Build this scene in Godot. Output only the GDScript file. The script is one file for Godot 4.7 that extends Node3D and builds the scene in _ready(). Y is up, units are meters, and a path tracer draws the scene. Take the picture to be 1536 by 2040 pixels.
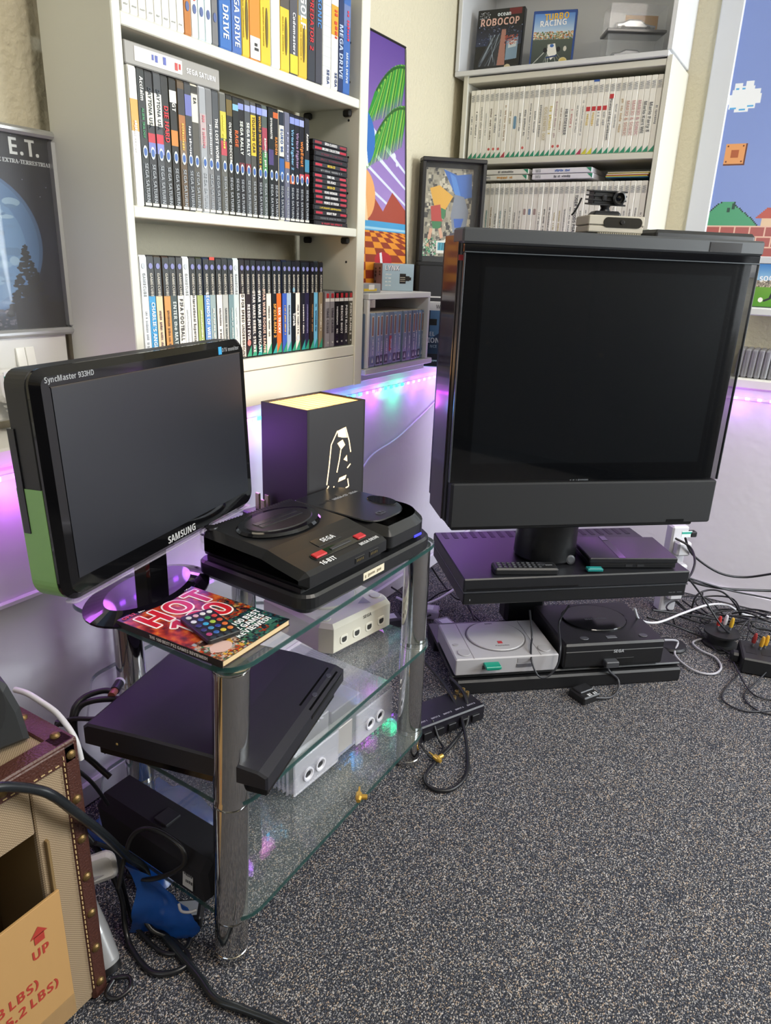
extends Node3D
# A corner of a games room: shelves of cased games, a big tube television, and a glass console stand.

var mats := {}
var meshes := {}
var rng := RandomNumberGenerator.new()
var sans: Font
var serif: Font
var mono: Font
const ORD := ["first", "second", "third", "fourth", "fifth", "sixth", "seventh", "eighth", "ninth", "tenth", "eleventh", "twelfth", "thirteenth", "fourteenth", "fifteenth", "sixteenth", "seventeenth", "eighteenth", "nineteenth", "twentieth"]

func _ready() -> void:
	rng.seed = 4711
	view_and_light()
	var f := SystemFont.new(); f.font_names = PackedStringArray(["Droid Sans"]); f.font_weight = 700; sans = f
	f = SystemFont.new(); f.font_names = PackedStringArray(["Droid Serif"]); f.font_weight = 700; serif = f
	f = SystemFont.new(); f.font_names = PackedStringArray(["Droid Sans Mono"]); mono = f
	build_room()
	build_near_bookcase()
	build_far_bookcase()
	build_television()
	build_stand()
	build_trunk()
	build_corner_shelf()
	near_rows()
	far_rows()
	wall_things()
	top_of_stand()
	under_stand()
	television_things()
	floor_things()
	strips()

func view_and_light() -> void:
	var cam := Camera3D.new(); cam.name = "camera"; add_child(cam)
	cam.position = Vector3(0, 1.03, 0)
	cam.rotation = Vector3(deg_to_rad(-19.2168), deg_to_rad(30.6252), deg_to_rad(2.2567))
	cam.fov = 71.13; cam.near = 0.02; cam.far = 30.0; cam.current = true
	var env := Environment.new()
	var sky := Sky.new()
	var sm := ProceduralSkyMaterial.new()
	sm.sky_top_color = Color(0.62, 0.74, 0.9); sm.sky_horizon_color = Color(0.86, 0.9, 0.95)
	sm.ground_bottom_color = Color(0.4, 0.4, 0.38); sm.ground_horizon_color = Color(0.7, 0.7, 0.68)
	sky.sky_material = sm
	env.background_mode = Environment.BG_SKY; env.sky = sky
	env.background_energy_multiplier = 1.5
	env.tonemap_mode = Environment.TONE_MAPPER_LINEAR
	env.tonemap_exposure = 1.1
	env.sdfgi_enabled = true; env.ssao_enabled = true; env.ssil_enabled = true
	var we := WorldEnvironment.new(); we.name = "world_environment"; we.environment = env; add_child(we)
	# daylight through the window in the side wall and the glazed door beside it, in the far corner
	area("window_daylight", Vector3(1.86, 1.42, -1.97), Vector2(1.0, 1.3), Vector3(-1, -0.1, 0.05), Color(0.95, 0.98, 1.0), 6.0)
	area("window_daylight", Vector3(1.5, 1.35, -2.53), Vector2(0.55, 1.4), Vector3(-0.1, -0.1, 1), Color(0.95, 0.98, 1.0), 2.2)
	# daylight through the window behind the camera
	area("window_daylight", Vector3(-0.3, 1.5, 1.86), Vector2(1.3, 1.2), Vector3(0.1, -0.15, -1), Color(0.97, 0.98, 1.0), 0.45)
	# unseen ceiling panel lamp, added as fill light
	area("ceiling_fill_light", Vector3(0.8, 2.36, -0.75), Vector2(0.6, 0.6), Vector3(0, -1, 0), Color(1.0, 0.965, 0.92), 3.6)

func area(n: String, at: Vector3, size: Vector2, towards: Vector3, c: Color, e: float) -> void:
	var l := AreaLight3D.new(); l.name = n
	l.area_size = size; l.light_color = c; l.light_energy = e; l.area_range = 12.0; l.area_attenuation = 2.0; l.shadow_enabled = true
	add_child(l, true)
	l.position = at
	l.basis = Basis.looking_at(towards.normalized(), Vector3.UP if absf(towards.normalized().y) < 0.9 else Vector3.RIGHT)

func omni(n: String, at: Vector3, c: Color, e: float, size: float, parent: Node = null) -> void:
	var l := OmniLight3D.new(); l.name = n
	l.light_color = c; l.light_energy = e; l.light_size = size; l.omni_range = 8.0; l.omni_attenuation = 2.0; l.shadow_enabled = true
	(parent if parent else self).add_child(l, true)
	l.position = at

# ---------------------------------------------------------------- materials
func M(hex: String, rough := 0.5, metal := 0.0) -> StandardMaterial3D:
	var k := "%s/%.2f/%.2f" % [hex, rough, metal]
	if not mats.has(k):
		var m := StandardMaterial3D.new()
		m.albedo_color = Color.html(hex); m.roughness = rough; m.metallic = metal
		mats[k] = m
	return mats[k]

func glow(hex: String, e: float) -> StandardMaterial3D:
	var k := "glow%s/%.2f" % [hex, e]
	if not mats.has(k):
		var m := StandardMaterial3D.new()
		m.albedo_color = Color.html(hex); m.roughness = 0.6
		m.emission_enabled = true; m.emission = Color.html(hex); m.emission_energy_multiplier = e
		mats[k] = m
	return mats[k]

func clear(hex: String, alpha: float, rough := 0.03) -> StandardMaterial3D:
	var k := "clear%s/%.2f/%.2f" % [hex, alpha, rough]
	if not mats.has(k):
		var m := StandardMaterial3D.new()
		var c := Color.html(hex); c.a = alpha
		m.albedo_color = c; m.roughness = rough; m.transparency = BaseMaterial3D.TRANSPARENCY_ALPHA
		mats[k] = m
	return mats[k]

func pane(spec := 0.3) -> StandardMaterial3D:   # coated picture glass
	var k := "pane%.2f" % spec
	if not mats.has(k):
		var m: StandardMaterial3D = clear("ffffff", 0.02, 0.02).duplicate()
		m.metallic_specular = spec
		mats[k] = m
	return mats[k]

func printed(rough := 0.35) -> StandardMaterial3D:   # flat print: the colours are in the mesh
	var k := "print%.2f" % rough
	if not mats.has(k):
		var m := StandardMaterial3D.new()
		m.vertex_color_use_as_albedo = true; m.roughness = rough
		mats[k] = m
	return mats[k]

func noise_tex(freq: float, octaves: int, sd: int, normal := false, strength := 4.0) -> NoiseTexture2D:
	var n := FastNoiseLite.new(); n.seed = sd; n.frequency = freq; n.fractal_octaves = octaves
	n.noise_type = FastNoiseLite.TYPE_SIMPLEX_SMOOTH
	var t := NoiseTexture2D.new(); t.width = 512; t.height = 512; t.seamless = true; t.noise = n
	t.as_normal_map = normal; t.bump_strength = strength
	return t

func bumpy(hex: String, rough: float, freq: float, sd: int, height: float, scale: float, octaves := 3) -> StandardMaterial3D:
	var m := StandardMaterial3D.new()
	m.albedo_color = Color.html(hex); m.roughness = rough
	m.heightmap_enabled = true; m.heightmap_texture = noise_tex(freq, octaves, sd); m.heightmap_scale = height
	m.uv1_triplanar = true; m.uv1_world_triplanar = true; m.uv1_scale = Vector3(scale, scale, scale)
	return m

func textured(im: Image, rough := 0.4) -> StandardMaterial3D:
	var m := StandardMaterial3D.new()
	m.albedo_texture = ImageTexture.create_from_image(im); m.roughness = rough
	m.texture_repeat = false
	return m

# ---------------------------------------------------------------- mesh helpers
func begin() -> SurfaceTool:
	var st := SurfaceTool.new(); st.begin(Mesh.PRIMITIVE_TRIANGLES)
	return st

func tri(st: SurfaceTool, a: Vector3, b: Vector3, c: Vector3, out: Vector3, col := Color.WHITE) -> void:
	var n := (b - a).cross(c - a)
	if n.length_squared() < 1e-16: return
	n = n.normalized()
	if n.dot(out) < 0.0: n = -n
	else:
		var t := b; b = c; c = t
	for p in [a, b, c]:
		st.set_color(col); st.set_normal(n); st.set_uv(Vector2(p.x, p.z)); st.add_vertex(p)

func quad(st: SurfaceTool, a: Vector3, b: Vector3, c: Vector3, d: Vector3, out: Vector3, col := Color.WHITE) -> void:
	tri(st, a, b, c, out, col); tri(st, a, c, d, out, col)

# chamfered box round a centre
func cbox(st: SurfaceTool, c: Vector3, s: Vector3, bev := 0.0, col := Color.WHITE, xf := Transform3D()) -> void:
	var h := s * 0.5
	bev = minf(bev, minf(h.x, minf(h.y, h.z)) * 0.9)
	var at := func(sx: float, sy: float, sz: float, axis: int) -> Vector3:
		var v := Vector3(sx * h.x, sy * h.y, sz * h.z)
		if axis != 0: v.x -= sx * bev
		if axis != 1: v.y -= sy * bev
		if axis != 2: v.z -= sz * bev
		return xf * (c + v)
	var B := xf.basis
	for s1 in [-1.0, 1.0]:
		quad(st, at.call(s1, -1, -1, 0), at.call(s1, 1, -1, 0), at.call(s1, 1, 1, 0), at.call(s1, -1, 1, 0), B * Vector3(s1, 0, 0), col)
		quad(st, at.call(-1, s1, -1, 1), at.call(1, s1, -1, 1), at.call(1, s1, 1, 1), at.call(-1, s1, 1, 1), B * Vector3(0, s1, 0), col)
		quad(st, at.call(-1, -1, s1, 2), at.call(1, -1, s1, 2), at.call(1, 1, s1, 2), at.call(-1, 1, s1, 2), B * Vector3(0, 0, s1), col)
		if bev <= 0.0: continue
		for s2 in [-1.0, 1.0]:
			quad(st, at.call(-1, s1, s2, 1), at.call(1, s1, s2, 1), at.call(1, s1, s2, 2), at.call(-1, s1, s2, 2), B * Vector3(0, s1, s2), col)
			quad(st, at.call(s1, -1, s2, 0), at.call(s1, 1, s2, 0), at.call(s1, 1, s2, 2), at.call(s1, -1, s2, 2), B * Vector3(s1, 0, s2), col)
			quad(st, at.call(s1, s2, -1, 0), at.call(s1, s2, 1, 0), at.call(s1, s2, 1, 1), at.call(s1, s2, -1, 1), B * Vector3(s1, s2, 0), col)
			for s3 in [-1.0, 1.0]:
				tri(st, at.call(s1, s2, s3, 0), at.call(s1, s2, s3, 1), at.call(s1, s2, s3, 2), B * Vector3(s1, s2, s3), col)

func box_mesh(s: Vector3, bev := 0.0, c := Vector3.ZERO) -> ArrayMesh:
	var k := "box%s/%s/%.4f" % [s, c, bev]
	if not meshes.has(k):
		var st := begin(); cbox(st, c, s, bev); meshes[k] = st.commit()
	return meshes[k]

# upright slab from a flat outline (x, z), chamfered along both rims; top inset may differ from the bottom's
func slab(st: SurfaceTool, pts: PackedVector2Array, y0: float, y1: float, bev := 0.0, bev_low := -1.0, col := Color.WHITE, in_low := -1.0, in_top := -1.0) -> void:
	if bev_low < 0.0: bev_low = bev
	if in_low < 0.0: in_low = bev_low
	if in_top < 0.0: in_top = bev
	var area2 := 0.0
	for i in pts.size():
		var q := pts[(i + 1) % pts.size()]
		area2 += pts[i].x * q.y - q.x * pts[i].y
	if area2 < 0.0: pts.reverse()
	var lo := shrink(pts, in_low); var hi := shrink(pts, in_top)
	var rings := [[lo, y0], [pts, y0 + bev_low], [pts, y1 - bev], [hi, y1]]
	for r in 3:
		var A: PackedVector2Array = rings[r][0]; var B: PackedVector2Array = rings[r + 1][0]
		var ya: float = rings[r][1]; var yb: float = rings[r + 1][1]
		if absf(ya - yb) < 1e-6 and r != 1 and (bev if r == 2 else bev_low) <= 0.0: continue
		for i in A.size():
			var j := (i + 1) % A.size()
			var e := pts[j] - pts[i]
			var out := Vector3(e.y, [-0.3, 0.0, 0.3][r] * e.length(), -e.x)
			quad(st, Vector3(A[i].x, ya, A[i].y), Vector3(A[j].x, ya, A[j].y), Vector3(B[j].x, yb, B[j].y), Vector3(B[i].x, yb, B[i].y), out, col)
	for cap in [[lo, y0, -1.0], [hi, y1, 1.0]]:
		var P: PackedVector2Array = cap[0]
		var idx := Geometry2D.triangulate_polygon(P)
		for i in range(0, idx.size(), 3):
			tri(st, Vector3(P[idx[i]].x, cap[1], P[idx[i]].y), Vector3(P[idx[i + 1]].x, cap[1], P[idx[i + 1]].y), Vector3(P[idx[i + 2]].x, cap[1], P[idx[i + 2]].y), Vector3(0, cap[2], 0), col)

func shrink(pts: PackedVector2Array, d: float) -> PackedVector2Array:
	var o := PackedVector2Array()
	var n := pts.size()
	for i in n:
		var a := (pts[i] - pts[(i + n - 1) % n]).normalized(); var b := (pts[(i + 1) % n] - pts[i]).normalized()
		var na := Vector2(-a.y, a.x); var nb := Vector2(-b.y, b.x)
		var m := (na + nb).normalized()
		o.append(pts[i] + m * (d / maxf(0.35, m.dot(na))))
	return o

func slab_mesh(pts: PackedVector2Array, y0: float, y1: float, bev := 0.0, bev_low := -1.0) -> ArrayMesh:
	var st := begin(); slab(st, pts, y0, y1, bev, bev_low)
	return st.commit()

# rectangle outline with rounded corners; radii of (-x-z, +x-z, +x+z, -x+z)
func rrect(w: float, d: float, r: Array, seg := 5, c := Vector2.ZERO) -> PackedVector2Array:
	var o := PackedVector2Array()
	var cs := [Vector2(-1, -1), Vector2(1, -1), Vector2(1, 1), Vector2(-1, 1)]
	for k in 4:
		var rad: float = r[k]
		var cc: Vector2 = Vector2(cs[k].x * (w / 2 - rad), cs[k].y * (d / 2 - rad))
		if rad <= 0.0:
			o.append(c + cc); continue
		for i in seg + 1:
			var a := PI + k * PI / 2 + i * PI / 2 / seg
			o.append(c + cc + Vector2(cos(a), sin(a)) * rad)
	return o

func oval(rx: float, rz: float, seg := 28, c := Vector2.ZERO) -> PackedVector2Array:
	var o := PackedVector2Array()
	for i in seg: o.append(c + Vector2(cos(TAU * i / seg) * rx, sin(TAU * i / seg) * rz))
	return o

# turned shape round y: profile of (radius, height), bottom to top
func lathe(st: SurfaceTool, prof: Array, seg := 24, c := Vector3.ZERO, xf := Transform3D()) -> void:
	for k in prof.size() - 1:
		var p: Vector2 = prof[k]; var q: Vector2 = prof[k + 1]
		var n2 := Vector2(q.y - p.y, p.x - q.x).normalized()
		for i in seg:
			var a := TAU * i / seg; var b := TAU * (i + 1) / seg
			var da := Vector3(cos(a), 0, sin(a)); var db := Vector3(cos(b), 0, sin(b))
			var v := [da * p.x + Vector3(0, p.y, 0), db * p.x + Vector3(0, p.y, 0), db * q.x + Vector3(0, q.y, 0), da * q.x + Vector3(0, q.y, 0)]
			var nn := [da * n2.x + Vector3(0, n2.y, 0), db * n2.x + Vector3(0, n2.y, 0)]
			for t in [[0, 1, 2], [0, 2, 3]]:
				var A: Vector3 = v[t[0]]; var B: Vector3 = v[t[1]]; var C: Vector3 = v[t[2]]
				if (B - A).cross(C - A).length_squared() < 1e-18: continue
				var order: Array = t
				if (B - A).cross(C - A).dot(nn[0] + nn[1]) > 0.0: order = [t[0], t[2], t[1]]
				for x in order:
					st.set_color(Color.WHITE); st.set_normal((xf.basis * nn[1 if x == 1 or x == 2 else 0]).normalized()); st.set_uv(Vector2(a, v[x].y)); st.add_vertex(xf * (c + v[x]))

func lathe_mesh(prof: Array, seg := 24) -> ArrayMesh:
	var st := begin(); lathe(st, prof, seg)
	return st.commit()

# round cord through points (smoothed)
func cord(st: SurfaceTool, pts: Array, r: float, sides := 8, step := 6) -> void:
	var P := PackedVector3Array()
	for i in pts.size() - 1:
		var p0: Vector3 = pts[maxi(i - 1, 0)]; var p1: Vector3 = pts[i]; var p2: Vector3 = pts[i + 1]; var p3: Vector3 = pts[mini(i + 2, pts.size() - 1)]
		for k in step: P.append(p1.cubic_interpolate(p2, p0, p3, float(k) / step))
	P.append(pts[-1])
	var rings := []
	var side := Vector3.ZERO
	for i in P.size():
		var t := (P[mini(i + 1, P.size() - 1)] - P[maxi(i - 1, 0)]).normalized()
		if i == 0: side = t.cross(Vector3.UP if absf(t.y) < 0.9 else Vector3.RIGHT).normalized()
		else: side = (side - t * side.dot(t)).normalized()
		var up := side.cross(t)
		var ring := []
		for k in sides: ring.append(side * cos(TAU * k / sides) + up * sin(TAU * k / sides))
		rings.append(ring)
	for i in P.size() - 1:
		for k in sides:
			var j := (k + 1) % sides
			var q := [[P[i], rings[i][k]], [P[i], rings[i][j]], [P[i + 1], rings[i + 1][j]], [P[i + 1], rings[i + 1][k]]]
			var A: Vector3 = q[0][0] + q[0][1] * r; var B: Vector3 = q[1][0] + q[1][1] * r; var C: Vector3 = q[2][0] + q[2][1] * r
			var flip := (B - A).cross(C - A).dot(q[0][1]) > 0.0
			for x in ([0, 2, 1, 0, 3, 2] if flip else [0, 1, 2, 0, 2, 3]):
				st.set_color(Color.WHITE); st.set_normal(q[x][1]); st.set_uv(Vector2(k, i)); st.add_vertex(q[x][0] + q[x][1] * r)
	for e in [0, P.size() - 1]:
		var t := (P[1] - P[0]) * -1.0 if e == 0 else P[-1] - P[-2]
		for k in range(1, sides - 1): tri(st, P[e] + rings[e][0] * r, P[e] + rings[e][k] * r, P[e] + rings[e][k + 1] * r, t)

func cord_mesh(pts: Array, r: float, sides := 8, step := 6) -> ArrayMesh:
	var st := begin(); cord(st, pts, r, sides, step)
	return st.commit()

func words(s: String, h: float, font: Font = null, depth := 0.0003) -> TextMesh:
	var k := "text%s/%.4f/%s" % [s, h, "" if font == null else font.get_instance_id()]
	if not meshes.has(k):
		var t := TextMesh.new()
		t.text = s; t.font = font if font else sans; t.font_size = 16; t.pixel_size = h / 11.5; t.depth = depth; t.curve_step = 2.0
		meshes[k] = t
	return meshes[k]

# a flat picture facing +z with texture coordinates, with a little thickness
func picture(w: float, h: float, t := 0.0012) -> ArrayMesh:
	var st := begin()
	var c := [Vector3(-w / 2, -h / 2, 0), Vector3(-w / 2, h / 2, 0), Vector3(w / 2, h / 2, 0), Vector3(w / 2, -h / 2, 0)]
	var u := [Vector2(0, 1), Vector2(0, 0), Vector2(1, 0), Vector2(1, 1)]
	for i in [0, 1, 2, 0, 2, 3]:
		st.set_normal(Vector3.BACK); st.set_uv(u[i]); st.add_vertex(c[i])
	for i in [0, 2, 1, 0, 3, 2]:
		st.set_normal(Vector3.FORWARD); st.set_uv(u[i]); st.add_vertex(c[i] - Vector3(0, 0, t))
	for i in 4:
		var j := (i + 1) % 4
		var n: Vector3 = (c[i] + c[j]).normalized()
		for p in [c[i], c[j], c[j] - Vector3(0, 0, t), c[i], c[j] - Vector3(0, 0, t), c[i] - Vector3(0, 0, t)]:
			st.set_normal(n); st.set_uv(Vector2(0.01, 0.01)); st.add_vertex(p)
	return st.commit()

# ---------------------------------------------------------------- naming
var taken := {}
func numbered(n: String) -> String:
	if not taken.has(n):
		taken[n] = 0
		return n
	taken[n] += 1
	return "%s_%03d" % [n, taken[n]]

func meta(o: Node, label: String, category: String, group := "", kind := "") -> void:
	if label: o.set_meta("label", label)
	if category: o.set_meta("category", category)
	if group: o.set_meta("group", group)
	if kind: o.set_meta("kind", kind)

func thing(n: String, label: String, category: String, at := Vector3.ZERO, turn := 0.0, group := "") -> Node3D:
	var o := Node3D.new(); o.name = numbered(n); add_child(o)
	o.position = at; o.rotation.y = deg_to_rad(turn)
	meta(o, label, category, group)
	return o

func part(p: Node, n: String, mesh: Mesh, m: Material, at := Vector3.ZERO, rot := Vector3.ZERO) -> MeshInstance3D:
	var o := MeshInstance3D.new(); o.name = n; o.mesh = mesh; o.material_override = m
	p.add_child(o, true)
	o.position = at; o.rotation_degrees = rot
	return o

func single(n: String, label: String, category: String, mesh: Mesh, m: Material, at := Vector3.ZERO, turn := 0.0, group := "") -> MeshInstance3D:
	var o := MeshInstance3D.new(); o.name = numbered(n); o.mesh = mesh; o.material_override = m
	add_child(o); o.position = at; o.rotation.y = deg_to_rad(turn)
	meta(o, label, category, group)
	return o

func struct(n: String, mesh: Mesh, m: Material, at := Vector3.ZERO) -> MeshInstance3D:
	var o := MeshInstance3D.new(); o.name = n; o.mesh = mesh; o.material_override = m
	add_child(o); o.position = at; o.set_meta("kind", "structure")
	return o

func bx(p: Node, n: String, c: Vector3, s: Vector3, m: Material, bev := 0.0015) -> MeshInstance3D:
	return part(p, n, box_mesh(s, bev), m, c)

# ---------------------------------------------------------------- the room
func carpet() -> StandardMaterial3D:
	var n := 1024
	var im := Image.create(n, n, false, Image.FORMAT_RGB8); im.fill(Color.html("2e3036"))
	var hm := Image.create(n, n, false, Image.FORMAT_RGB8); hm.fill(Color(0.1, 0.1, 0.1))
	var tones := ["3c3e46", "4a4c54", "5e5f64", "757578", "919092", "aaa49e", "ad9a88", "857a72", "454955", "66676e", "b9b4b2", "4e4f55"]
	var cols := []
	for t in tones: cols.append(Color.html(t))
	var y := 0
	while y < n:
		var x := (rng.randi() % 4)
		while x < n:
			var c: Color = cols[rng.randi() % cols.size()]
			var px := x + rng.randi_range(-1, 1); var py := y + rng.randi_range(-2, 2)
			var w := rng.randi_range(3, 5); var h := rng.randi_range(3, 6)
			im.fill_rect(Rect2i(px, py + 1, w, h - 1), c)
			im.fill_rect(Rect2i(px + 1, py, w - 2, h + 1), c)
			var g := 0.55 + rng.randf() * 0.25
			hm.fill_rect(Rect2i(px, py + 1, w, h - 1), Color(g, g, g))
			hm.fill_rect(Rect2i(px + 1, py + 1, w - 2, h - 2), Color(g + 0.2, g + 0.2, g + 0.2))
			x += 5
		y += 5
	var m := StandardMaterial3D.new()
	m.albedo_texture = ImageTexture.create_from_image(im); m.roughness = 0.95; m.metallic_specular = 0.2
	m.heightmap_enabled = true; m.heightmap_texture = ImageTexture.create_from_image(hm); m.heightmap_scale = 0.16
	m.uv1_triplanar = true; m.uv1_world_triplanar = true; m.uv1_scale = Vector3(2.0, 2.0, 2.0)
	return m

func wall_with_hole(n: String, m: Material, a: Vector3, u: Vector3, length: float, thick: Vector3, h0: float, h1: float, s0: float, s1: float, top: float) -> void:
	# a wall along u from a, with an opening from s0 to s1 and h0 to h1
	var st := begin()
	for r in [[0.0, s0, 0.0, top], [s1, length, 0.0, top], [s0, s1, 0.0, h0], [s0, s1, h1, top]]:
		var c: Vector3 = a + u * ((r[0] + r[1]) / 2) + Vector3(0, (r[2] + r[3]) / 2, 0) + thick / 2
		cbox(st, c, (u * (r[1] - r[0])).abs() + thick.abs() + Vector3(0, r[3] - r[2], 0))
	struct(n, st.commit(), m)

func build_room() -> void:
	var plaster := bumpy("d3cbb2", 0.62, 0.03, 5, 0.16, 4.0, 3)
	var white := M("dddcd4", 0.5)
	struct("floor", box_mesh(Vector3(3.3, 0.1, 4.7)), carpet(), Vector3(0.4, -0.05, -0.3))
	struct("wall_left", box_mesh(Vector3(0.12, 2.42, 4.72)), plaster, Vector3(-1.25, 1.21, -0.34))
	wall_with_hole("wall_right", plaster, Vector3(-1.19, 0, -2.57), Vector3(1, 0, 0), 3.21, Vector3(0, 0, -0.12), 0.65, 2.05, 2.415, 2.965, 2.42)
	wall_with_hole("wall_window_side", plaster, Vector3(1.9, 0, 2.0), Vector3(0, 0, -1), 4.7, Vector3(0.12, 0, 0), 0.75, 2.1, 3.47, 4.47, 2.42)
	wall_with_hole("wall_back", plaster, Vector3(-1.31, 0, 1.9), Vector3(1, 0, 0), 3.33, Vector3(0, 0, 0.12), 0.9, 2.1, 0.36, 1.66, 2.42)
	struct("ceiling", box_mesh(Vector3(3.4, 0.12, 4.9)), M("e6e4dc", 0.8), Vector3(0.36, 2.48, -0.34))
	var gl := clear("ffffff", 0.06)
	struct("window_1", box_mesh(Vector3(0.006, 1.35, 1.0)), gl, Vector3(1.97, 1.425, -1.97))
	struct("door_1", box_mesh(Vector3(0.55, 1.4, 0.006)), gl, Vector3(1.5, 1.35, -2.64))
	struct("window_2", box_mesh(Vector3(1.3, 1.2, 0.006)), gl, Vector3(-0.3, 1.5, 1.97))
	# lower walls: glossy painted boxing, its cap a shelf all round
	var lilac := bumpy("dedae2", 0.2, 0.02, 9, 0.045, 2.5, 2)
	struct("wall_left_lower", box_mesh(Vector3(0.12, 0.705, 4.3)), lilac, Vector3(-1.13, 0.3525, -0.42))
	struct("wall_right_lower", box_mesh(Vector3(2.96, 0.705, 0.11)), lilac, Vector3(0.41, 0.3525, -2.515))
	struct("trim_1", box_mesh(Vector3(0.132, 0.03, 4.46), 0.004), white, Vector3(-1.124, 0.72, -0.34))
	struct("trim_2", box_mesh(Vector3(2.93, 0.03, 0.118), 0.004), white, Vector3(0.43, 0.72, -2.511))
	struct("trim_3", box_mesh(Vector3(0.008, 0.012, 1.05), 0.003), lilac, Vector3(-1.066, 0.476, -0.16))
	struct("baseboard_left", box_mesh(Vector3(0.012, 0.05, 4.2), 0.004), lilac, Vector3(-1.064, 0.025, -0.35))
	struct("baseboard_right", box_mesh(Vector3(2.9, 0.05, 0.012), 0.004), lilac, Vector3(0.41, 0.025, -2.454))
	# unseen dark cabinet, added to darken what the television screen reflects
	var sb := thing("added_sideboard", "long dark cabinet added out of view for the television to reflect", "added_sideboard", Vector3(1.7, 0, -0.08))
	var dk := M("1d1715", 0.5)
	bx(sb, "carcass", Vector3(0, 0.585, 0), Vector3(0.36, 1.05, 2.62), dk, 0.004)
	bx(sb, "top_board", Vector3(-0.01, 1.12, 0), Vector3(0.4, 0.03, 2.66), dk, 0.004)
	for i in 4:
		var dr := bx(sb, "door", Vector3(-0.185, 0.585, -0.975 + i * 0.65), Vector3(0.018, 1.0, 0.63), M("241c19", 0.45), 0.004)
		bx(dr, "door_knob", Vector3(-0.018, 0.05, 0.24), Vector3(0.02, 0.02, 0.02), M("6a5a40", 0.3, 0.8), 0.006)
	for i in 4: bx(sb, "leg", Vector3([-0.14, 0.14][i % 2], 0.03, [-1.15, 1.15][i / 2]), Vector3(0.04, 0.06, 0.04), dk, 0.002)
	var cp := thing("added_ceiling_lamp", "unseen square white ceiling panel lamp added for fill light", "lamp", Vector3(0.8, 2.37, -0.75))  # casing and glowing face of the added fill lamp, out of view
	bx(cp, "casing", Vector3(0, 0.025, 0), Vector3(0.66, 0.05, 0.66), M("e8e8e4", 0.4), 0.004)
	bx(cp, "diffuser", Vector3(0, -0.003, 0), Vector3(0.6, 0.006, 0.6), glow("fff0da", 1.2), 0.0)

# ---------------------------------------------------------------- bookcases
func build_near_bookcase() -> void:
	var w := M("d9d9cc", 0.42); var dark := M("1b1b1c", 0.5)
	var b := thing("bookcase", "shallow white bookcase on the ledge with black cases on its middle shelf", "bookcase", Vector3(-1.075, 0.737, -1.178))
	# local axes are the room's; x front at +0.085
	bx(b, "side_panel", Vector3(0, 0.47, 0.338), Vector3(0.17, 0.94, 0.017), w)
	bx(b, "side_panel", Vector3(0, 0.47, -0.332), Vector3(0.17, 0.94, 0.033), w)
	bx(b, "plinth", Vector3(0.077, 0.037, 0.006), Vector3(0.012, 0.072, 0.642), w, 0.001)
	for s in [[0.0865, 0.024], [0.355, 0.018], [0.621, 0.018], [0.931, 0.018]]:
		bx(b, "shelf", Vector3(-0.001, s[0], 0.006), Vector3(0.166, s[1], 0.645), w)
	for y in [0.337, 0.603]:
		for x in [0.055, -0.055]:
			bx(b, "shelf_clip", Vector3(x, y, -0.309), Vector3(0.02, 0.014, 0.012), dark, 0.003)
	var st := begin()
	for i in 9:
		for x in [0.055]:
			var xf := Transform3D(Basis(Vector3.RIGHT, PI / 2), Vector3(x, 0.14 + i * 0.075, -0.3152))
			lathe(st, [Vector2(0, 0), Vector2(0.0028, 0), Vector2(0.0028, 0.0004), Vector2(0, 0.0004)], 8, Vector3.ZERO, xf)
	part(b, "shelf_pin_hole", st.commit(), dark).set_meta("kind", "stuff")

const FX := 0.971   # the far bookcase was measured on a plane a little too deep
func fx(x: float) -> float: return x * FX
func fy(y: float) -> float: return 1.03 + (y - 1.03) * FX

func build_far_bookcase() -> void:
	var w := M("d3d1c5", 0.42)
	var b := thing("bookcase", "white bookcase behind the television holding rows of white cases", "bookcase", Vector3(fx(-0.863), 0.737, -2.45))
	bx(b, "side_panel", Vector3(-0.308, 0.43, 0), Vector3(0.016, 0.86, 0.24), w)
	bx(b, "side_panel", Vector3(0.308, 0.43, 0), Vector3(0.016, 0.86, 0.24), w)
	for y in [0.06, fy(1.087) - 0.737 - 0.009, fy(1.366) - 0.737 - 0.009, fy(1.606) - 0.737 - 0.009]:
		bx(b, "shelf", Vector3(0, y, 0), Vector3(0.6, 0.017, 0.238), w)
	bx(b, "back_panel", Vector3(0, 0.43, -0.116), Vector3(0.6, 0.86, 0.006), w, 0.0)
	# white open cube standing on top
	var c := thing("display_cube", "open white display cube on top of far bookcase holding two boxed games", "shelf", Vector3(fx(-0.863), fy(1.606) + 0.003, -2.45))
	var cw := M("d5d7da", 0.35)
	bx(c, "base_board", Vector3(-0.02, 0.007, 0.004), Vector3(0.65, 0.014, 0.25), cw)
	bx(c, "side_board", Vector3(-0.338, 0.17, 0.004), Vector3(0.014, 0.312, 0.25), cw)
	bx(c, "side_board", Vector3(0.306, 0.17, 0.004), Vector3(0.014, 0.312, 0.25), cw)
	bx(c, "top_board", Vector3(-0.016, 0.333, 0.004), Vector3(0.658, 0.014, 0.25), cw)
	bx(c, "back_board", Vector3(-0.016, 0.17, -0.117), Vector3(0.63, 0.312, 0.006), cw, 0.0)

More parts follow.
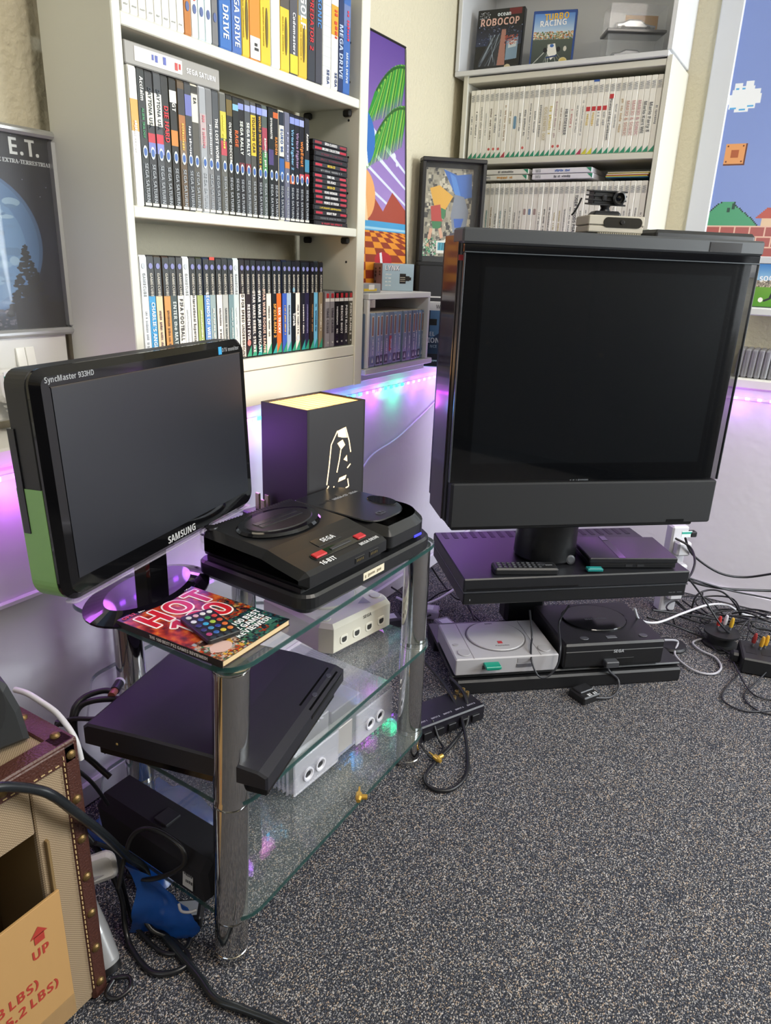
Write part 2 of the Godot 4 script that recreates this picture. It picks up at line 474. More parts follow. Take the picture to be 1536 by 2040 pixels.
func build_corner_shelf() -> void:
	var w := M("dadcdc", 0.4)
	var b := thing("corner_shelf", "small white two-tier shelf beside the near bookcase holding slim blue boxes", "shelf", Vector3(-1.08, 0.737, -1.715))
	bx(b, "top_board", Vector3(0.0, 0.211, 0.0), Vector3(0.18, 0.0145, 0.325), w)
	bx(b, "base_board", Vector3(0.0, 0.026, -0.01), Vector3(0.18, 0.015, 0.36), w)
	bx(b, "foot_rail", Vector3(0.06, 0.009, -0.01), Vector3(0.02, 0.018, 0.34), w)
	bx(b, "foot_rail", Vector3(-0.06, 0.009, -0.01), Vector3(0.02, 0.018, 0.34), w)
	bx(b, "upright", Vector3(0.0, 0.119, -0.157), Vector3(0.178, 0.17, 0.011), w)
	bx(b, "upright", Vector3(-0.08, 0.119, 0.02), Vector3(0.014, 0.17, 0.016), w)
	for k in [-0.08, 0.08]: bx(b, "upright", Vector3(k, 0.119, 0.157), Vector3(0.014, 0.17, 0.011), w)

# ---------------------------------------------------------------- cased games
# one upright case: local z is the spine's outward side, origin under the middle of the spine
func strip_mesh(w: float, h: float, segs: Array, t := 0.0006) -> ArrayMesh:
	# segs: [from, to, colour] as shares of the height
	var st := begin()
	for k in segs.size():
		var s: Array = segs[k]
		var tk := t + k * 0.00018
		var y0: float = s[0] * h; var y1: float = s[1] * h
		var c := Color.html(s[2]).srgb_to_linear()
		cbox(st, Vector3(0, (y0 + y1) / 2, tk / 2), Vector3(w, y1 - y0, tk), 0.0, c)
	return st.commit()

func case_body(w: float, h: float, d: float) -> ArrayMesh:
	var k := "case%.4f/%.4f/%.4f" % [w, h, d]
	if not meshes.has(k):
		var st := begin()
		cbox(st, Vector3(0, h / 2, -d / 2), Vector3(w, h, d), 0.0014)
		meshes[k] = st.commit()
	return meshes[k]

func bars_mesh(length: float, thick: float, sd: int) -> ArrayMesh:   # lettering too small to read: a row of tiny strokes along x
	var k := "bars%d/%.3f/%.4f" % [sd, length, thick]
	if not meshes.has(k):
		var r := RandomNumberGenerator.new(); r.seed = sd
		var st := begin()
		var x := -length / 2
		while x < length / 2:
			var w := thick * r.randf_range(0.25, 0.6)
			if r.randf() < 0.86: cbox(st, Vector3(x + w / 2, r.randf_range(-0.1, 0.1) * thick, 0.0002), Vector3(w, thick * r.randf_range(0.6, 1.0), 0.0004))
			x += w + thick * 0.22
		meshes[k] = st.commit()
	return meshes[k]

const Z := 0.0016
func down(p: Node, n: String, s: String, y: float, h: float, hex: String, x := 0.0, font: Font = null) -> void:   # a line that reads downwards
	part(p, n, words(s, h, font), M(hex, 0.4), Vector3(x, y, Z), Vector3(0, 0, -90))

func count_from(i: int, n: int, near_end: String, far_end: String) -> String:
	if i * 2 < n: return "%s from %s" % [ORD[i], near_end]
	return "%s from %s" % [ORD[n - 1 - i], far_end]

func spine_case(n: String, at: Vector3, turn: float, w: float, h: float, d: float, body: String, rough: float, segs: Array, label: String, group: String, cat := "game case") -> Node3D:
	var t := thing(n, label, cat, at, turn, group)
	part(t, "case_shell", case_body(w, h, d), M(body, rough))
	if segs: part(t, "spine_sleeve", strip_mesh(w - 0.0018, h - 0.006, segs), printed(0.3), Vector3(0, 0.003, 0))
	return t

func near_rows() -> void:
	var X := -1.0
	# middle shelf: tall disc cases, black plastic
	var sat := [
		["e8e6df", [[0.0, 1.0, "e4e4e2"], [0.55, 0.78, "d9a04a"]], "", "ffffff", 0.5, 0.006, "white case with an orange patch"],
		["101214", [[0.0, 1.0, "14181c"]], "ALIEN TRILOGY", "3f9a63", 0.62, 0.0042, "black case with green dotted lettering"],
		["15161a", [[0.0, 1.0, "17181d"], [0.62, 0.86, "e6e3d3"], [0.49, 0.56, "b8283a"], [0.41, 0.49, "6d76b8"]], "DAYTONA USA", "23303a", 0.74, 0.0062, "black case with cream title block and red car"],
		["3c3d42", [[0.0, 1.0, "3a3b40"], [0.62, 0.86, "eceadf"], [0.49, 0.56, "c92c40"], [0.41, 0.49, "7d86c8"]], "DAYTONA USA", "23303a", 0.74, 0.0062, "glossy grey case with cream title block and red car"],
		["191a1c", [[0.0, 1.0, "1d1e20"]], "DIE HARD", "d8222e", 0.65, 0.0085, "black case with large red lettering"],
		["16150f", [[0.0, 1.0, "191917"], [0.5, 0.62, "c88032"], [0.83, 0.92, "e8e6dd"]], "GT", "f0eee6", 0.79, 0.007, "black case with orange square and white initials"],
		["4a3c2c", [[0.0, 1.0, "5a4733"], [0.75, 0.95, "34333a"], [0.55, 0.75, "a5693a"], [0.38, 0.55, "7d6a55"]], "", "e0b04a", 0.6, 0.006, "brown case with painted orange artwork"],
		["2b2d35", [[0.0, 1.0, "33353d"], [0.76, 0.92, "6b72b2"]], "", "d0d0d6", 0.55, 0.004, "dark grey case with violet patch and tick marks"],
		["d2cdbd", [[0.0, 1.0, "2b2b29"], [0.0, 0.95, "514f47"], [0.72, 0.94, "d8d5c8"]], "EA", "2b2b2b", 0.88, 0.006, "worn cream and charcoal case"],
		["b9bcc2", [[0.0, 1.0, "9ea2a8"], [0.55, 0.8, "b7a7a8"]], "", "c0707a", 0.66, 0.005, "pale silver case with faded pink lettering"],
		["8d8f92", [[0.0, 1.0, "77797b"]], "", "c9ccd0", 0.62, 0.0056, "mid grey case with tall silver lettering"],
		["44474c", [[0.0, 1.0, "4b4e53"]], "THE LOST WORLD", "f2f2ee", 0.6, 0.0066, "slate grey case with bold white lettering"],
		["8a8a84", [[0.0, 1.0, "63645f"], [0.64, 0.86, "c9bf4a"], [0.5, 0.62, "b84a58"]], "", "e9d94d", 0.7, 0.006, "grey case with yellow and pink blocks"],
		["1e1d1b", [[0.0, 1.0, "24231f"], [0.84, 0.97, "6b5a2e"]], "OLYMPIC SOCCER", "eceae2", 0.62, 0.0056, "dark case with gold badge and white lettering"],
		["18191c", [[0.0, 1.0, "1c1d21"], [0.9, 0.95, "7fb6cf"]], "RAGE", "e2682c", 0.66, 0.008, "black case with flame orange lettering"],
		["101216", [[0.0, 1.0, "12141a"], [0.92, 0.97, "8793d2"], [0.4, 0.47, "6a2733"]], "SEGA RALLY", "e9f0e4", 0.68, 0.0072, "black case with green edged white lettering"],
		["54565b", [[0.0, 1.0, "4d5054"], [0.92, 0.97, "9aa4dc"], [0.4, 0.47, "7a2b36"]], "SEGA RALLY", "eef2ea", 0.68, 0.0072, "scuffed grey case with green edged white lettering"],
		["55544b", [[0.0, 1.0, "4d4c48"], [0.55, 0.9, "e0bd3a"], [0.92, 0.98, "9aa4dc"]], "TOURING CAR", "3b3323", 0.73, 0.0066, "case with broad yellow title block"],
		["17181a", [[0.0, 1.0, "1b1c1d"], [0.92, 0.98, "8793d2"]], "WORLD WIDE SOCCER 97", "d6a93c", 0.67, 0.0056, "black case with gold lettering"],
		["5d6662", [[0.0, 1.0, "505a56"], [0.62, 0.82, "a04453"], [0.42, 0.6, "4f8a57"], [0.92, 0.98, "98a4dc"]], "", "e8e4da", 0.6, 0.005, "grey case with red and green bands"],
		["121316", [[0.0, 1.0, "15161b"], [0.5, 0.64, "4a3f72"]], "DYNAMITE", "eceae4", 0.82, 0.0052, "black case with violet artwork block"],
		["131316", [[0.0, 1.0, "17161a"], [0.93, 0.98, "c9622c"]], "RAIDEN", "d78a35", 0.68, 0.0062, "black case with amber lettering"],
		["d9d6c8", [[0.0, 1.0, "1e2736"], [0.6, 0.88, "dcd9cb"], [0.42, 0.58, "2f5c9c"]], "EURO 96", "2a4f8c", 0.74, 0.0074, "case with cream block over blue chequers"],
		["74778a", [[0.0, 1.0, "676a7d"], [0.5, 0.56, "c27a3a"]], "", "a9aecb", 0.7, 0.006, "steel blue case with small orange mark"],
		["10131c", [[0.0, 1.0, "121622"], [0.92, 0.98, "8793d2"], [0.36, 0.44, "c9663a"]], "Virtua Fighter 2", "7fb4d8", 0.68, 0.007, "navy case with pale blue script lettering"],
		["111117", [[0.0, 1.0, "14141c"], [0.92, 0.98, "8793d2"]], "Virtua Fighter", "a58bb2", 0.68, 0.007, "black case with mauve script lettering"],
		["101114", [[0.0, 1.0, "131418"], [0.92, 0.98, "9aa4dc"], [0.42, 0.47, "c05a64"]], "wipEout", "e0822e", 0.66, 0.0085, "black case with orange rounded lettering"],
		["1a1a1b", [[0.0, 1.0, "1d1e20"], [0.5, 0.62, "3f7fa0"], [0.4, 0.48, "b02c36"]], "Acclaim", "f0eee8", 0.78, 0.006, "black case with blue and red blocks"],
	]
	var z := -0.863
	for i in sat.size():
		var r: Array = sat[i]
		var w := 0.0162
		var lab := "%s, %s, middle shelf" % [r[6], count_from(i, 28, "outer end", "stacked end")]
		var o := spine_case("game_case", Vector3(X - rng.randf() * 0.003, 1.1002, z - w / 2), 90, w, 0.2015 - rng.randf() * 0.001, 0.14, r[0], 0.22, r[1], lab, "tall disc cases on the middle shelf")
		if r[2]: down(o, "title_lettering", r[2], 0.2 * r[4], r[5], r[3])
		else: part(o, "title_lettering", bars_mesh(0.05, 0.0055, i), M(r[3], 0.4), Vector3(0, 0.2 * r[4], Z), Vector3(0, 0, -90))
		if i == 1: down(o, "publisher_lettering", "Acclaim", 0.172, 0.0065, "f1f1ec")
		if i > 0:
			down(o, "console_lettering", "SEGA SATURN", 0.037, 0.0065, "9aa0a6")
			var em := part(o, "round_emblem", slab_mesh(oval(0.0045, 0.0095, 12), 0, 0.0004), M("c9d2d8", 0.3), Vector3(0, 0.083, 0.0013), Vector3(90, 0, 0))
			part(em, "emblem_centre", slab_mesh(oval(0.0033, 0.006, 10), 0, 0.0004), M("3d63a8", 0.3), Vector3(0, 0.0004, 0))
			bx(o, "bottom_tab", Vector3(0, 0.0055, 0.0012), Vector3(w * 0.8, 0.004, 0.0006), M("d8d6cc", 0.5), 0.0)
		z -= 0.01639
	# grey box lying on the row
	var fb := thing("long_box", "flat silver grey box lying across the tall cases", "game box", Vector3(-1.004, 1.3025, -0.965), 90)
	bx(fb, "carton", Vector3(0, 0.0165, -0.07), Vector3(0.205, 0.032, 0.14), M("9c9a96", 0.35))
	bx(fb, "white_label", Vector3(-0.035, 0.0175, 0.0004), Vector3(0.098, 0.02, 0.0008), M("e8e6df", 0.4), 0.0)
	part(fb, "console_lettering", words("SEGA SATURN", 0.0075), M("e6e6ea", 0.4), Vector3(0.058, 0.016, 0.0006))
	part(fb, "blue_print", bars_mesh(0.03, 0.012, 77), M("5a66b0", 0.4), Vector3(-0.035, 0.018, 0.001))
	part(fb, "red_print", bars_mesh(0.012, 0.011, 78), M("c04a48", 0.4), Vector3(0.004, 0.017, 0.001))
	# lying stack of thin jewel cases at the corner end
	var st_txt := ["", "", "NIGHT TRAP", "", "PRINCE OF PERSIA", "ROAD AVENGER", "ROAD AVENGER", "MEGA-CD", "SOL-FEACE", "TIME GAL", "", "MEGA-CD", "", "", "ARCADE COLLECTION", "SEGA CLASSICS"]
	var st_col := ["b23a48", "77787a", "b5283c", "c9b03a", "a8303f", "b5283c", "b5283c", "b5283c", "a8303f", "c23345", "8a8b8d", "b5283c", "6a3040", "6a3040", "b5283c", "8d2b34"]
	for i in 16:
		var y := 1.1003 + i * 0.01055
		var c := thing("jewel_case", "thin black jewel case lying flat, %s in the stack beside tall cases" % [("%s from bottom" % ORD[i]) if i < 8 else ("%s from top" % ORD[15 - i])], "game case", Vector3(-1.002 - rng.randf() * 0.004, y, -1.405 + rng.randf_range(-0.002, 0.002)), 90, "stacked jewel cases on the middle shelf")
		part(c, "case_shell", box_mesh(Vector3(0.127, 0.0102, 0.14), 0.001), M("232426", 0.25), Vector3(0, 0.0051, -0.07))
		bx(c, "spine_card", Vector3(0, 0.0051, 0.0003), Vector3(0.118, 0.0066, 0.0006), M(["1d1d20", "2a2a2e"][i % 2], 0.4), 0.0)
		if st_txt[i]: 
			for s in [-1.0, 1.0]: bx(c, "colour_bar", Vector3(s * 0.046, 0.0051, 0.0007), Vector3(0.024, 0.0046, 0.0003), M(st_col[i], 0.4), 0.0)
			part(c, "title_lettering", words(st_txt[i], 0.0046), M("e9c93e" if st_txt[i] == "MEGA-CD" else "f0eeee", 0.4), Vector3(0, 0.0051, 0.0009))
		else:
			part(c, "title_lettering", bars_mesh(0.08, 0.004, 100 + i), M(st_col[i], 0.4), Vector3(0, 0.0051, 0.0007))
	# bottom shelf: slim disc cases with black head and coloured title block
	var gc := [
		["dfe3e6", "e3e7ea", "dfe3e6", "", "9aa0a6", "frosted white case"],
		["1c1d22", "26272c", "2f93c8", "CHARLIE'S ANGELS", "e6f0f5", "case with bright blue title block"],
		["3a3026", "26272c", "dcc6a0", "", "5b3a4c", "case with cream title block and brown emblem"],
		["3a2a22", "26272c", "c98f4a", "", "5b3524", "case with orange tan title block"],
		["14171a", "26272c", "3a4a4c", "ENTER the MATRIX", "cfd8d6", "dark green grey case with wide serif lettering"],
		["2a2a2e", "2b2c31", "e4e2d8", "FIFA FOOTBALL 2003", "3a3a3e", "case with white block and small round badge"],
		["e2e5e6", "e4e6e6", "e1e4e4", "", "c4c8ca", "plain white case"],
		["2a2a2e", "26272c", "e8e6dc", "International Superstar Soccer", "35353a", "case with cream block and narrow black lettering"],
		["2c3320", "26272c", "9aaa62", "", "e6e4d2", "case with leaf green title block"],
		["1e2a48", "26272c", "5d8fd0", "LEGENDS OF WRESTLING", "e8eef4", "case with sky blue block and tall white lettering"],
		["22262a", "26272c", "8fa3a6", "", "e8e6dc", "case with grey green hill scene"],
		["26262a", "26272c", "e6e3dc", "", "3a383c", "case with off-white block and fine black lettering"],
		["3a3c3e", "2e2f34", "aeb2b0", "", "43474a", "case with brushed grey block"],
		["2f3a3e", "2e3035", "6f8c92", "", "c6d2d4", "case with teal grey block"],
		["c9d2d4", "ccd6d8", "bfccd0", "", "e8eeee", "pale silver blue case"],
		["26262a", "2a2528", "e8e4da", "NEED FOR SPEED UNDERGROUND", "2c2a2c", "case with ivory block and spaced black lettering"],
		["1c181c", "26242a", "2a2026", "RESIDENT EVIL", "eceaea", "near black case with small white lettering"],
		["1f1f22", "26272c", "303036", "STAR WARS REBEL STRIKE", "e3e0dc", "black case with white lettering and pale foot"],
		["101216", "1d2028", "15181d", "STAR WARS JEDI OUTCAST", "eef0ee", "black case with tall silver white lettering"],
		["17181b", "26272c", "25262c", "STAR WARS ROGUE LEADER", "d8b8a8", "black case with salmon lettering"],
		["1c1d1f", "26272c", "dedbcf", "", "3a3a3c", "case with white block fading to charcoal"],
		["17181c", "202228", "1c1e24", "SPIDER-MAN 2", "e0a046", "black case with gold lettering"],
		["2a2320", "26272c", "e0692e", "SSX TRICKY", "f4eee4", "case with bright orange block"],
		["1d2540", "26272c", "3d5cb4", "", "e8b83e", "case with royal blue block over pale sky"],
		["26282c", "26272c", "9db4cc", "", "2a2a34", "case with pale sky block"],
		["151619", "1e1e24", "1c1d22", "Turok", "eceef0", "black case with small cyan spot"],
		["26262a", "26242a", "e6e3da", "", "35353a", "case with cream block ending in a slant"],
		["1a1b20", "202228", "25262e", "", "eceae8", "charcoal case with white capitals"],
		["17171d", "202028", "2c2a44", "", "8b86b2", "black case with violet artwork"],
		["141416", "1a1a1e", "2e2620", "", "a07850", "black case with dim brown artwork"],
		["2a3338", "26272c", "6fb4d8", "", "1e3a66", "case with light blue water block"],
		["35302a", "26242a", "8f7f66", "", "eceae2", "case with tan block and white lettering"],
	]
	z = -0.858
	for i in gc.size():
		var r: Array = gc[i]
		var w := 0.0159
		var white_case: bool = r[0].begins_with("d") or r[0].begins_with("e") or r[0].begins_with("c")
		var segs := [[0.0, 1.0, r[2]], [0.66, 1.0, r[1]]]
		if i >= 15 and i not in [16, 17]: pass
		var lab := "%s, %s, bottom shelf" % [r[5], count_from(i, 32, "outer end", "short-case end")]
		var o := spine_case("game_case", Vector3(X - rng.randf() * 0.003, 0.8358, z - w / 2), 90, w, 0.190 + rng.randf() * 0.001, 0.135, r[0], 0.2, segs, lab, "slim disc cases on the bottom shelf")
		if r[3]: 
			var n: int = r[3].length()
			down(o, "title_lettering", r[3], 0.07, minf(0.0072, 0.165 / n), r[4])
		else: part(o, "title_lettering", bars_mesh(0.06, 0.004, 200 + i), M(r[4], 0.4), Vector3(0, 0.07, Z), Vector3(0, 0, -90))
		down(o, "console_lettering", "GAMECUBE", 0.143, 0.0052, "8e9498" if white_case else "c3bfb4")
		part(o, "round_emblem", slab_mesh(oval(0.0042, 0.0048, 12), 0, 0.0004), M("b9c0c8" if white_case else "7d80b4", 0.3), Vector3(0, 0.1735, 0.0013), Vector3(90, 0, 0))
		if i == 10: bx(o, "red_tab", Vector3(0, 0.1885, 0.0013), Vector3(w * 0.8, 0.005, 0.0006), M("d8402e", 0.4), 0.0)
		if i == 25: part(o, "cyan_spot", slab_mesh(oval(0.004, 0.005, 12), 0, 0.0004), M("2f9ac8", 0.3), Vector3(0, 0.131, 0.0012), Vector3(90, 0, 0))
		if i == 16 or i == 26: part(o, "round_rating", slab_mesh(oval(0.0052, 0.006, 12), 0, 0.0004), M("d8807c" if i == 16 else "cdd6da", 0.3), Vector3(0, 0.03, 0.0012), Vector3(90, 0, 0))
		if i > 15:
			var ts := begin(); var hw := w / 2 - 0.001
			tri(ts, Vector3(-hw, 0, 0), Vector3(hw, 0, 0), Vector3(hw, 0.022, 0), Vector3.BACK)
			part(o, "corner_triangle", ts.commit(), M("2f8f72" if i % 3 else "2a9490", 0.4), Vector3(0, 0.0032, 0.0013))
		z -= 0.01608
	var ps := [["8f8d92", "TIME CRISIS", "4c4a52"], ["86848a", "TIME CRISIS", "44424a"], ["1a1a1c", "", "e2e2e2"], ["17171a", "RESCUE SHOT", "eceaea"], ["2b2b2d", "POINT BLANK", "eceaea"], ["4a4742", "POINT BLANK 2", "e6e4e0"]]
	for i in 6:
		var w := 0.0185
		var r: Array = ps[i]
		var o := spine_case("short_case", Vector3(-1.0, 0.8358, -1.3815 - i * 0.0189 - w / 2), 90, w, 0.126, 0.13, "3a3a3d" if i > 1 else "77757b", 0.2, [[0.0, 1.0, r[0]], [0.84, 0.9, "d8d6d4"]],
			"short %s disc case, %s, bottom shelf" % [["silver", "pewter", "matt black", "jet black", "charcoal", "brown grey"][i], count_from(i, 6, "tall-case end", "corner end")], "game case group", "game case")
		o.set_meta("group", "short disc cases on the bottom shelf")
		if r[1]: down(o, "title_lettering", r[1], 0.062, 0.0072, r[2])
		else: part(o, "title_lettering", bars_mesh(0.06, 0.006, 290), M(r[2], 0.4), Vector3(0, 0.062, Z), Vector3(0, 0, -90))
		bx(o, "emblem_block", Vector3(0, 0.117, 0.0013), Vector3(0.009, 0.01, 0.0006), M("b02f36", 0.4), 0.0)
		part(o, "foot_lettering", bars_mesh(0.009, 0.004, 291), M("d0d0d0", 0.4), Vector3(0, 0.012, Z))
	# top shelf: white slim cases, then large boxed cartridges
	var X3 := -1.0
	z = -0.859
	var wt := [["e9e8e2", ""], ["ebeae4", ""], ["e8e6df", ""], ["ecebe6", ""], ["eae9e3", ""], ["e8e8e3", ""], ["ebeae5", ""], ["e7e6df", ""], ["b8763c", ""], ["e6e4dd", ""], ["cfe0e4", "LIGHTNING STORM"], ["d6e4e6", "LIGHTNING STORM"], ["77787a", ""]]
	var wd := ["plain white case", "plain white case", "plain white case", "plain white case", "plain white case", "plain white case", "plain white case", "plain white case", "tan and orange case", "white case with red spot", "pale blue case with slanted black lettering", "ice blue case with slanted black lettering", "dark grey case with silver outline emblem"]
	for i in 13:
		var w := 0.0152
		var o := spine_case("game_case", Vector3(X3, 1.3682, z - w / 2), 90, w, 0.188, 0.135, wt[i][0], 0.3, [[0.0, 1.0, wt[i][0]]], "%s, %s, top shelf" % [wd[i], count_from(i, 26, "outer end", "x")], "slim cases on the top shelf")
		if wt[i][1]: down(o, "title_lettering", wt[i][1], 0.12, 0.0075, "2a3a44")
		elif i < 8: part(o, "foot_lettering", bars_mesh(0.008, 0.0025, 300 + i), M("a9aaa6", 0.4), Vector3(0, 0.012, Z))
		if i == 9: part(o, "round_rating", slab_mesh(oval(0.005, 0.009, 12), 0, 0.0004), M("c8544a", 0.3), Vector3(0, 0.062, 0.0012), Vector3(90, 0, 0))
		if i >= 8: part(o, "round_emblem", slab_mesh(oval(0.004, 0.007, 12), 0, 0.0004), M("5a6a9a", 0.3), Vector3(0, 0.042, 0.0012), Vector3(90, 0, 0))
		z -= 0.01575
	var md := [
		[0.030, "3f6fb8", [[0.0, 1.0, "3f70b6"]], "MEGA DRIVE", "dfe8f4", 0.07, 0.013, "large blue box with pale wide lettering"],
		[0.026, "5a78b4", [[0.0, 1.0, "4d6fb2"], [0.62, 1.0, "b0a8a4"]], "MEGA DRIVE", "dfe8f4", 0.06, 0.012, "blue box with patterned head"],
		[0.020, "d8b93e", [[0.0, 0.62, "e0c044"], [0.62, 1.0, "c8553c"]], "", "8a6a1a", 0.3, 0.006, "yellow box with red head"],
		[0.029, "dd8a3c", [[0.0, 0.6, "e08e3e"], [0.6, 1.0, "4a4440"], [0.0, 0.2, "e6e4de"]], "", "5a3018", 0.3, 0.006, "orange box with white barcode foot"],
		[0.029, "e0c040", [[0.0, 0.62, "e2c242"], [0.62, 1.0, "4a4038"]], "", "8a6a1a", 0.3, 0.006, "yellow box with brown head"],
		[0.027, "d9dfe2", [[0.0, 1.0, "d6dde0"]], "95", "3a5a9a", 0.15, 0.016, "pale grey box with blue year lettering"],
		[0.028, "e0c040", [[0.0, 0.58, "e2c444"], [0.58, 1.0, "5a5650"]], "", "8a6a1a", 0.3, 0.006, "yellow box with gold ringed charcoal head"],
		[0.026, "4a4a4e", [[0.0, 1.0, "55555c"], [0.0, 0.18, "dccb3e"]], "Codemasters", "e6e6ea", 0.07, 0.008, "grey box with short yellow foot"],
		[0.029, "e0b83c", [[0.0, 0.58, "deb840"], [0.58, 1.0, "8d9296"]], "TOUR GOLF", "f2f2f2", 0.145, 0.016, "gold box with large white lettering on grey"],
		[0.026, "33343a", [[0.0, 1.0, "3a3b40"]], "PREDATOR 2", "c8323a", 0.1, 0.011, "charcoal box with red lettering"],
		[0.024, "3c3d42", [[0.0, 1.0, "45464c"]], "SONIC", "4a86c8", 0.125, 0.012, "dark grey box with blue lettering"],
		[0.029, "e2e4e2", [[0.0, 1.0, "dfe1df"]], "SEGA", "3a4a7a", 0.02, 0.008, "white gridded box with small navy lettering"],
		[0.026, "e3e2dc", [[0.0, 1.0, "e0dfd9"], [0.55, 0.85, "d8a03a"]], "SEGA", "3a4a7a", 0.02, 0.008, "white box with orange and red title"],
		[0.017, "28324e", [[0.0, 1.0, "2c3a5e"]], "MEGA DRIVE", "b9c6e0", 0.075, 0.012, "slim navy box with pale lettering"],
		[0.027, "3a5c9a", [[0.0, 1.0, "3f66a8"], [0.7, 0.92, "6a7aa8"]], "MEGA DRIVE", "c9d4e8", 0.05, 0.007, "mid blue box with red speckled title"],
	]
	z = -1.066
	for i in md.size():
		var r: Array = md[i]
		var w: float = r[0]
		var o := spine_case("cartridge_box", Vector3(X3, 1.3682, z - w / 2), 90, w - 0.0006, 0.182, 0.13, r[1], 0.35, r[2], "%s, %s" % [r[7], count_from(i, 15, "the slim white cases", "corner end") + " of top shelf"], "cartridge boxes on the top shelf", "game box")
		if r[3]: down(o, "title_lettering", r[3], r[5], r[6], r[4], 0.004 if r[3] == "SEGA" else 0.0)
		if i in [2, 4, 6, 8]:
			part(o, "side_emblem", slab_mesh(oval(0.0035, 0.032, 14), 0, 0.0004), M("6a5a2a", 0.4), Vector3(0.003, 0.06, 0.0012), Vector3(90, 0, 0))
			part(o, "small_lettering", bars_mesh(0.06, 0.002, 400 + i), M("8a6a1a", 0.4), Vector3(-0.006, 0.06, 0.0012), Vector3(0, 0, -90))
		if i == 3: part(o, "barcode", bars_mesh(0.02, 0.012, 44), M("3a3a3a", 0.4), Vector3(0.002, 0.02, 0.0014), Vector3(0, 0, 90))
		if i == 12: part(o, "title_lettering", bars_mesh(0.05, 0.012, 45), M("c8482e", 0.4), Vector3(0.003, 0.12, 0.0014), Vector3(0, 0, -90))
		if i == 14: part(o, "title_lettering", bars_mesh(0.05, 0.008, 46), M("c83a52", 0.4), Vector3(0.003, 0.13, 0.0014), Vector3(0, 0, -90))
		if i == 11:
			for k in 9: bx(o, "grid_line", Vector3(0, 0.02 + k * 0.018, 0.0007), Vector3(0.026, 0.0006, 0.0002), M("aab2ae", 0.4), 0.0)
		z -= w + 0.0004

func faded(hex: String) -> String: return Color.html(hex).lerp(Color.html("dcdad2"), 0.3).to_html(false)

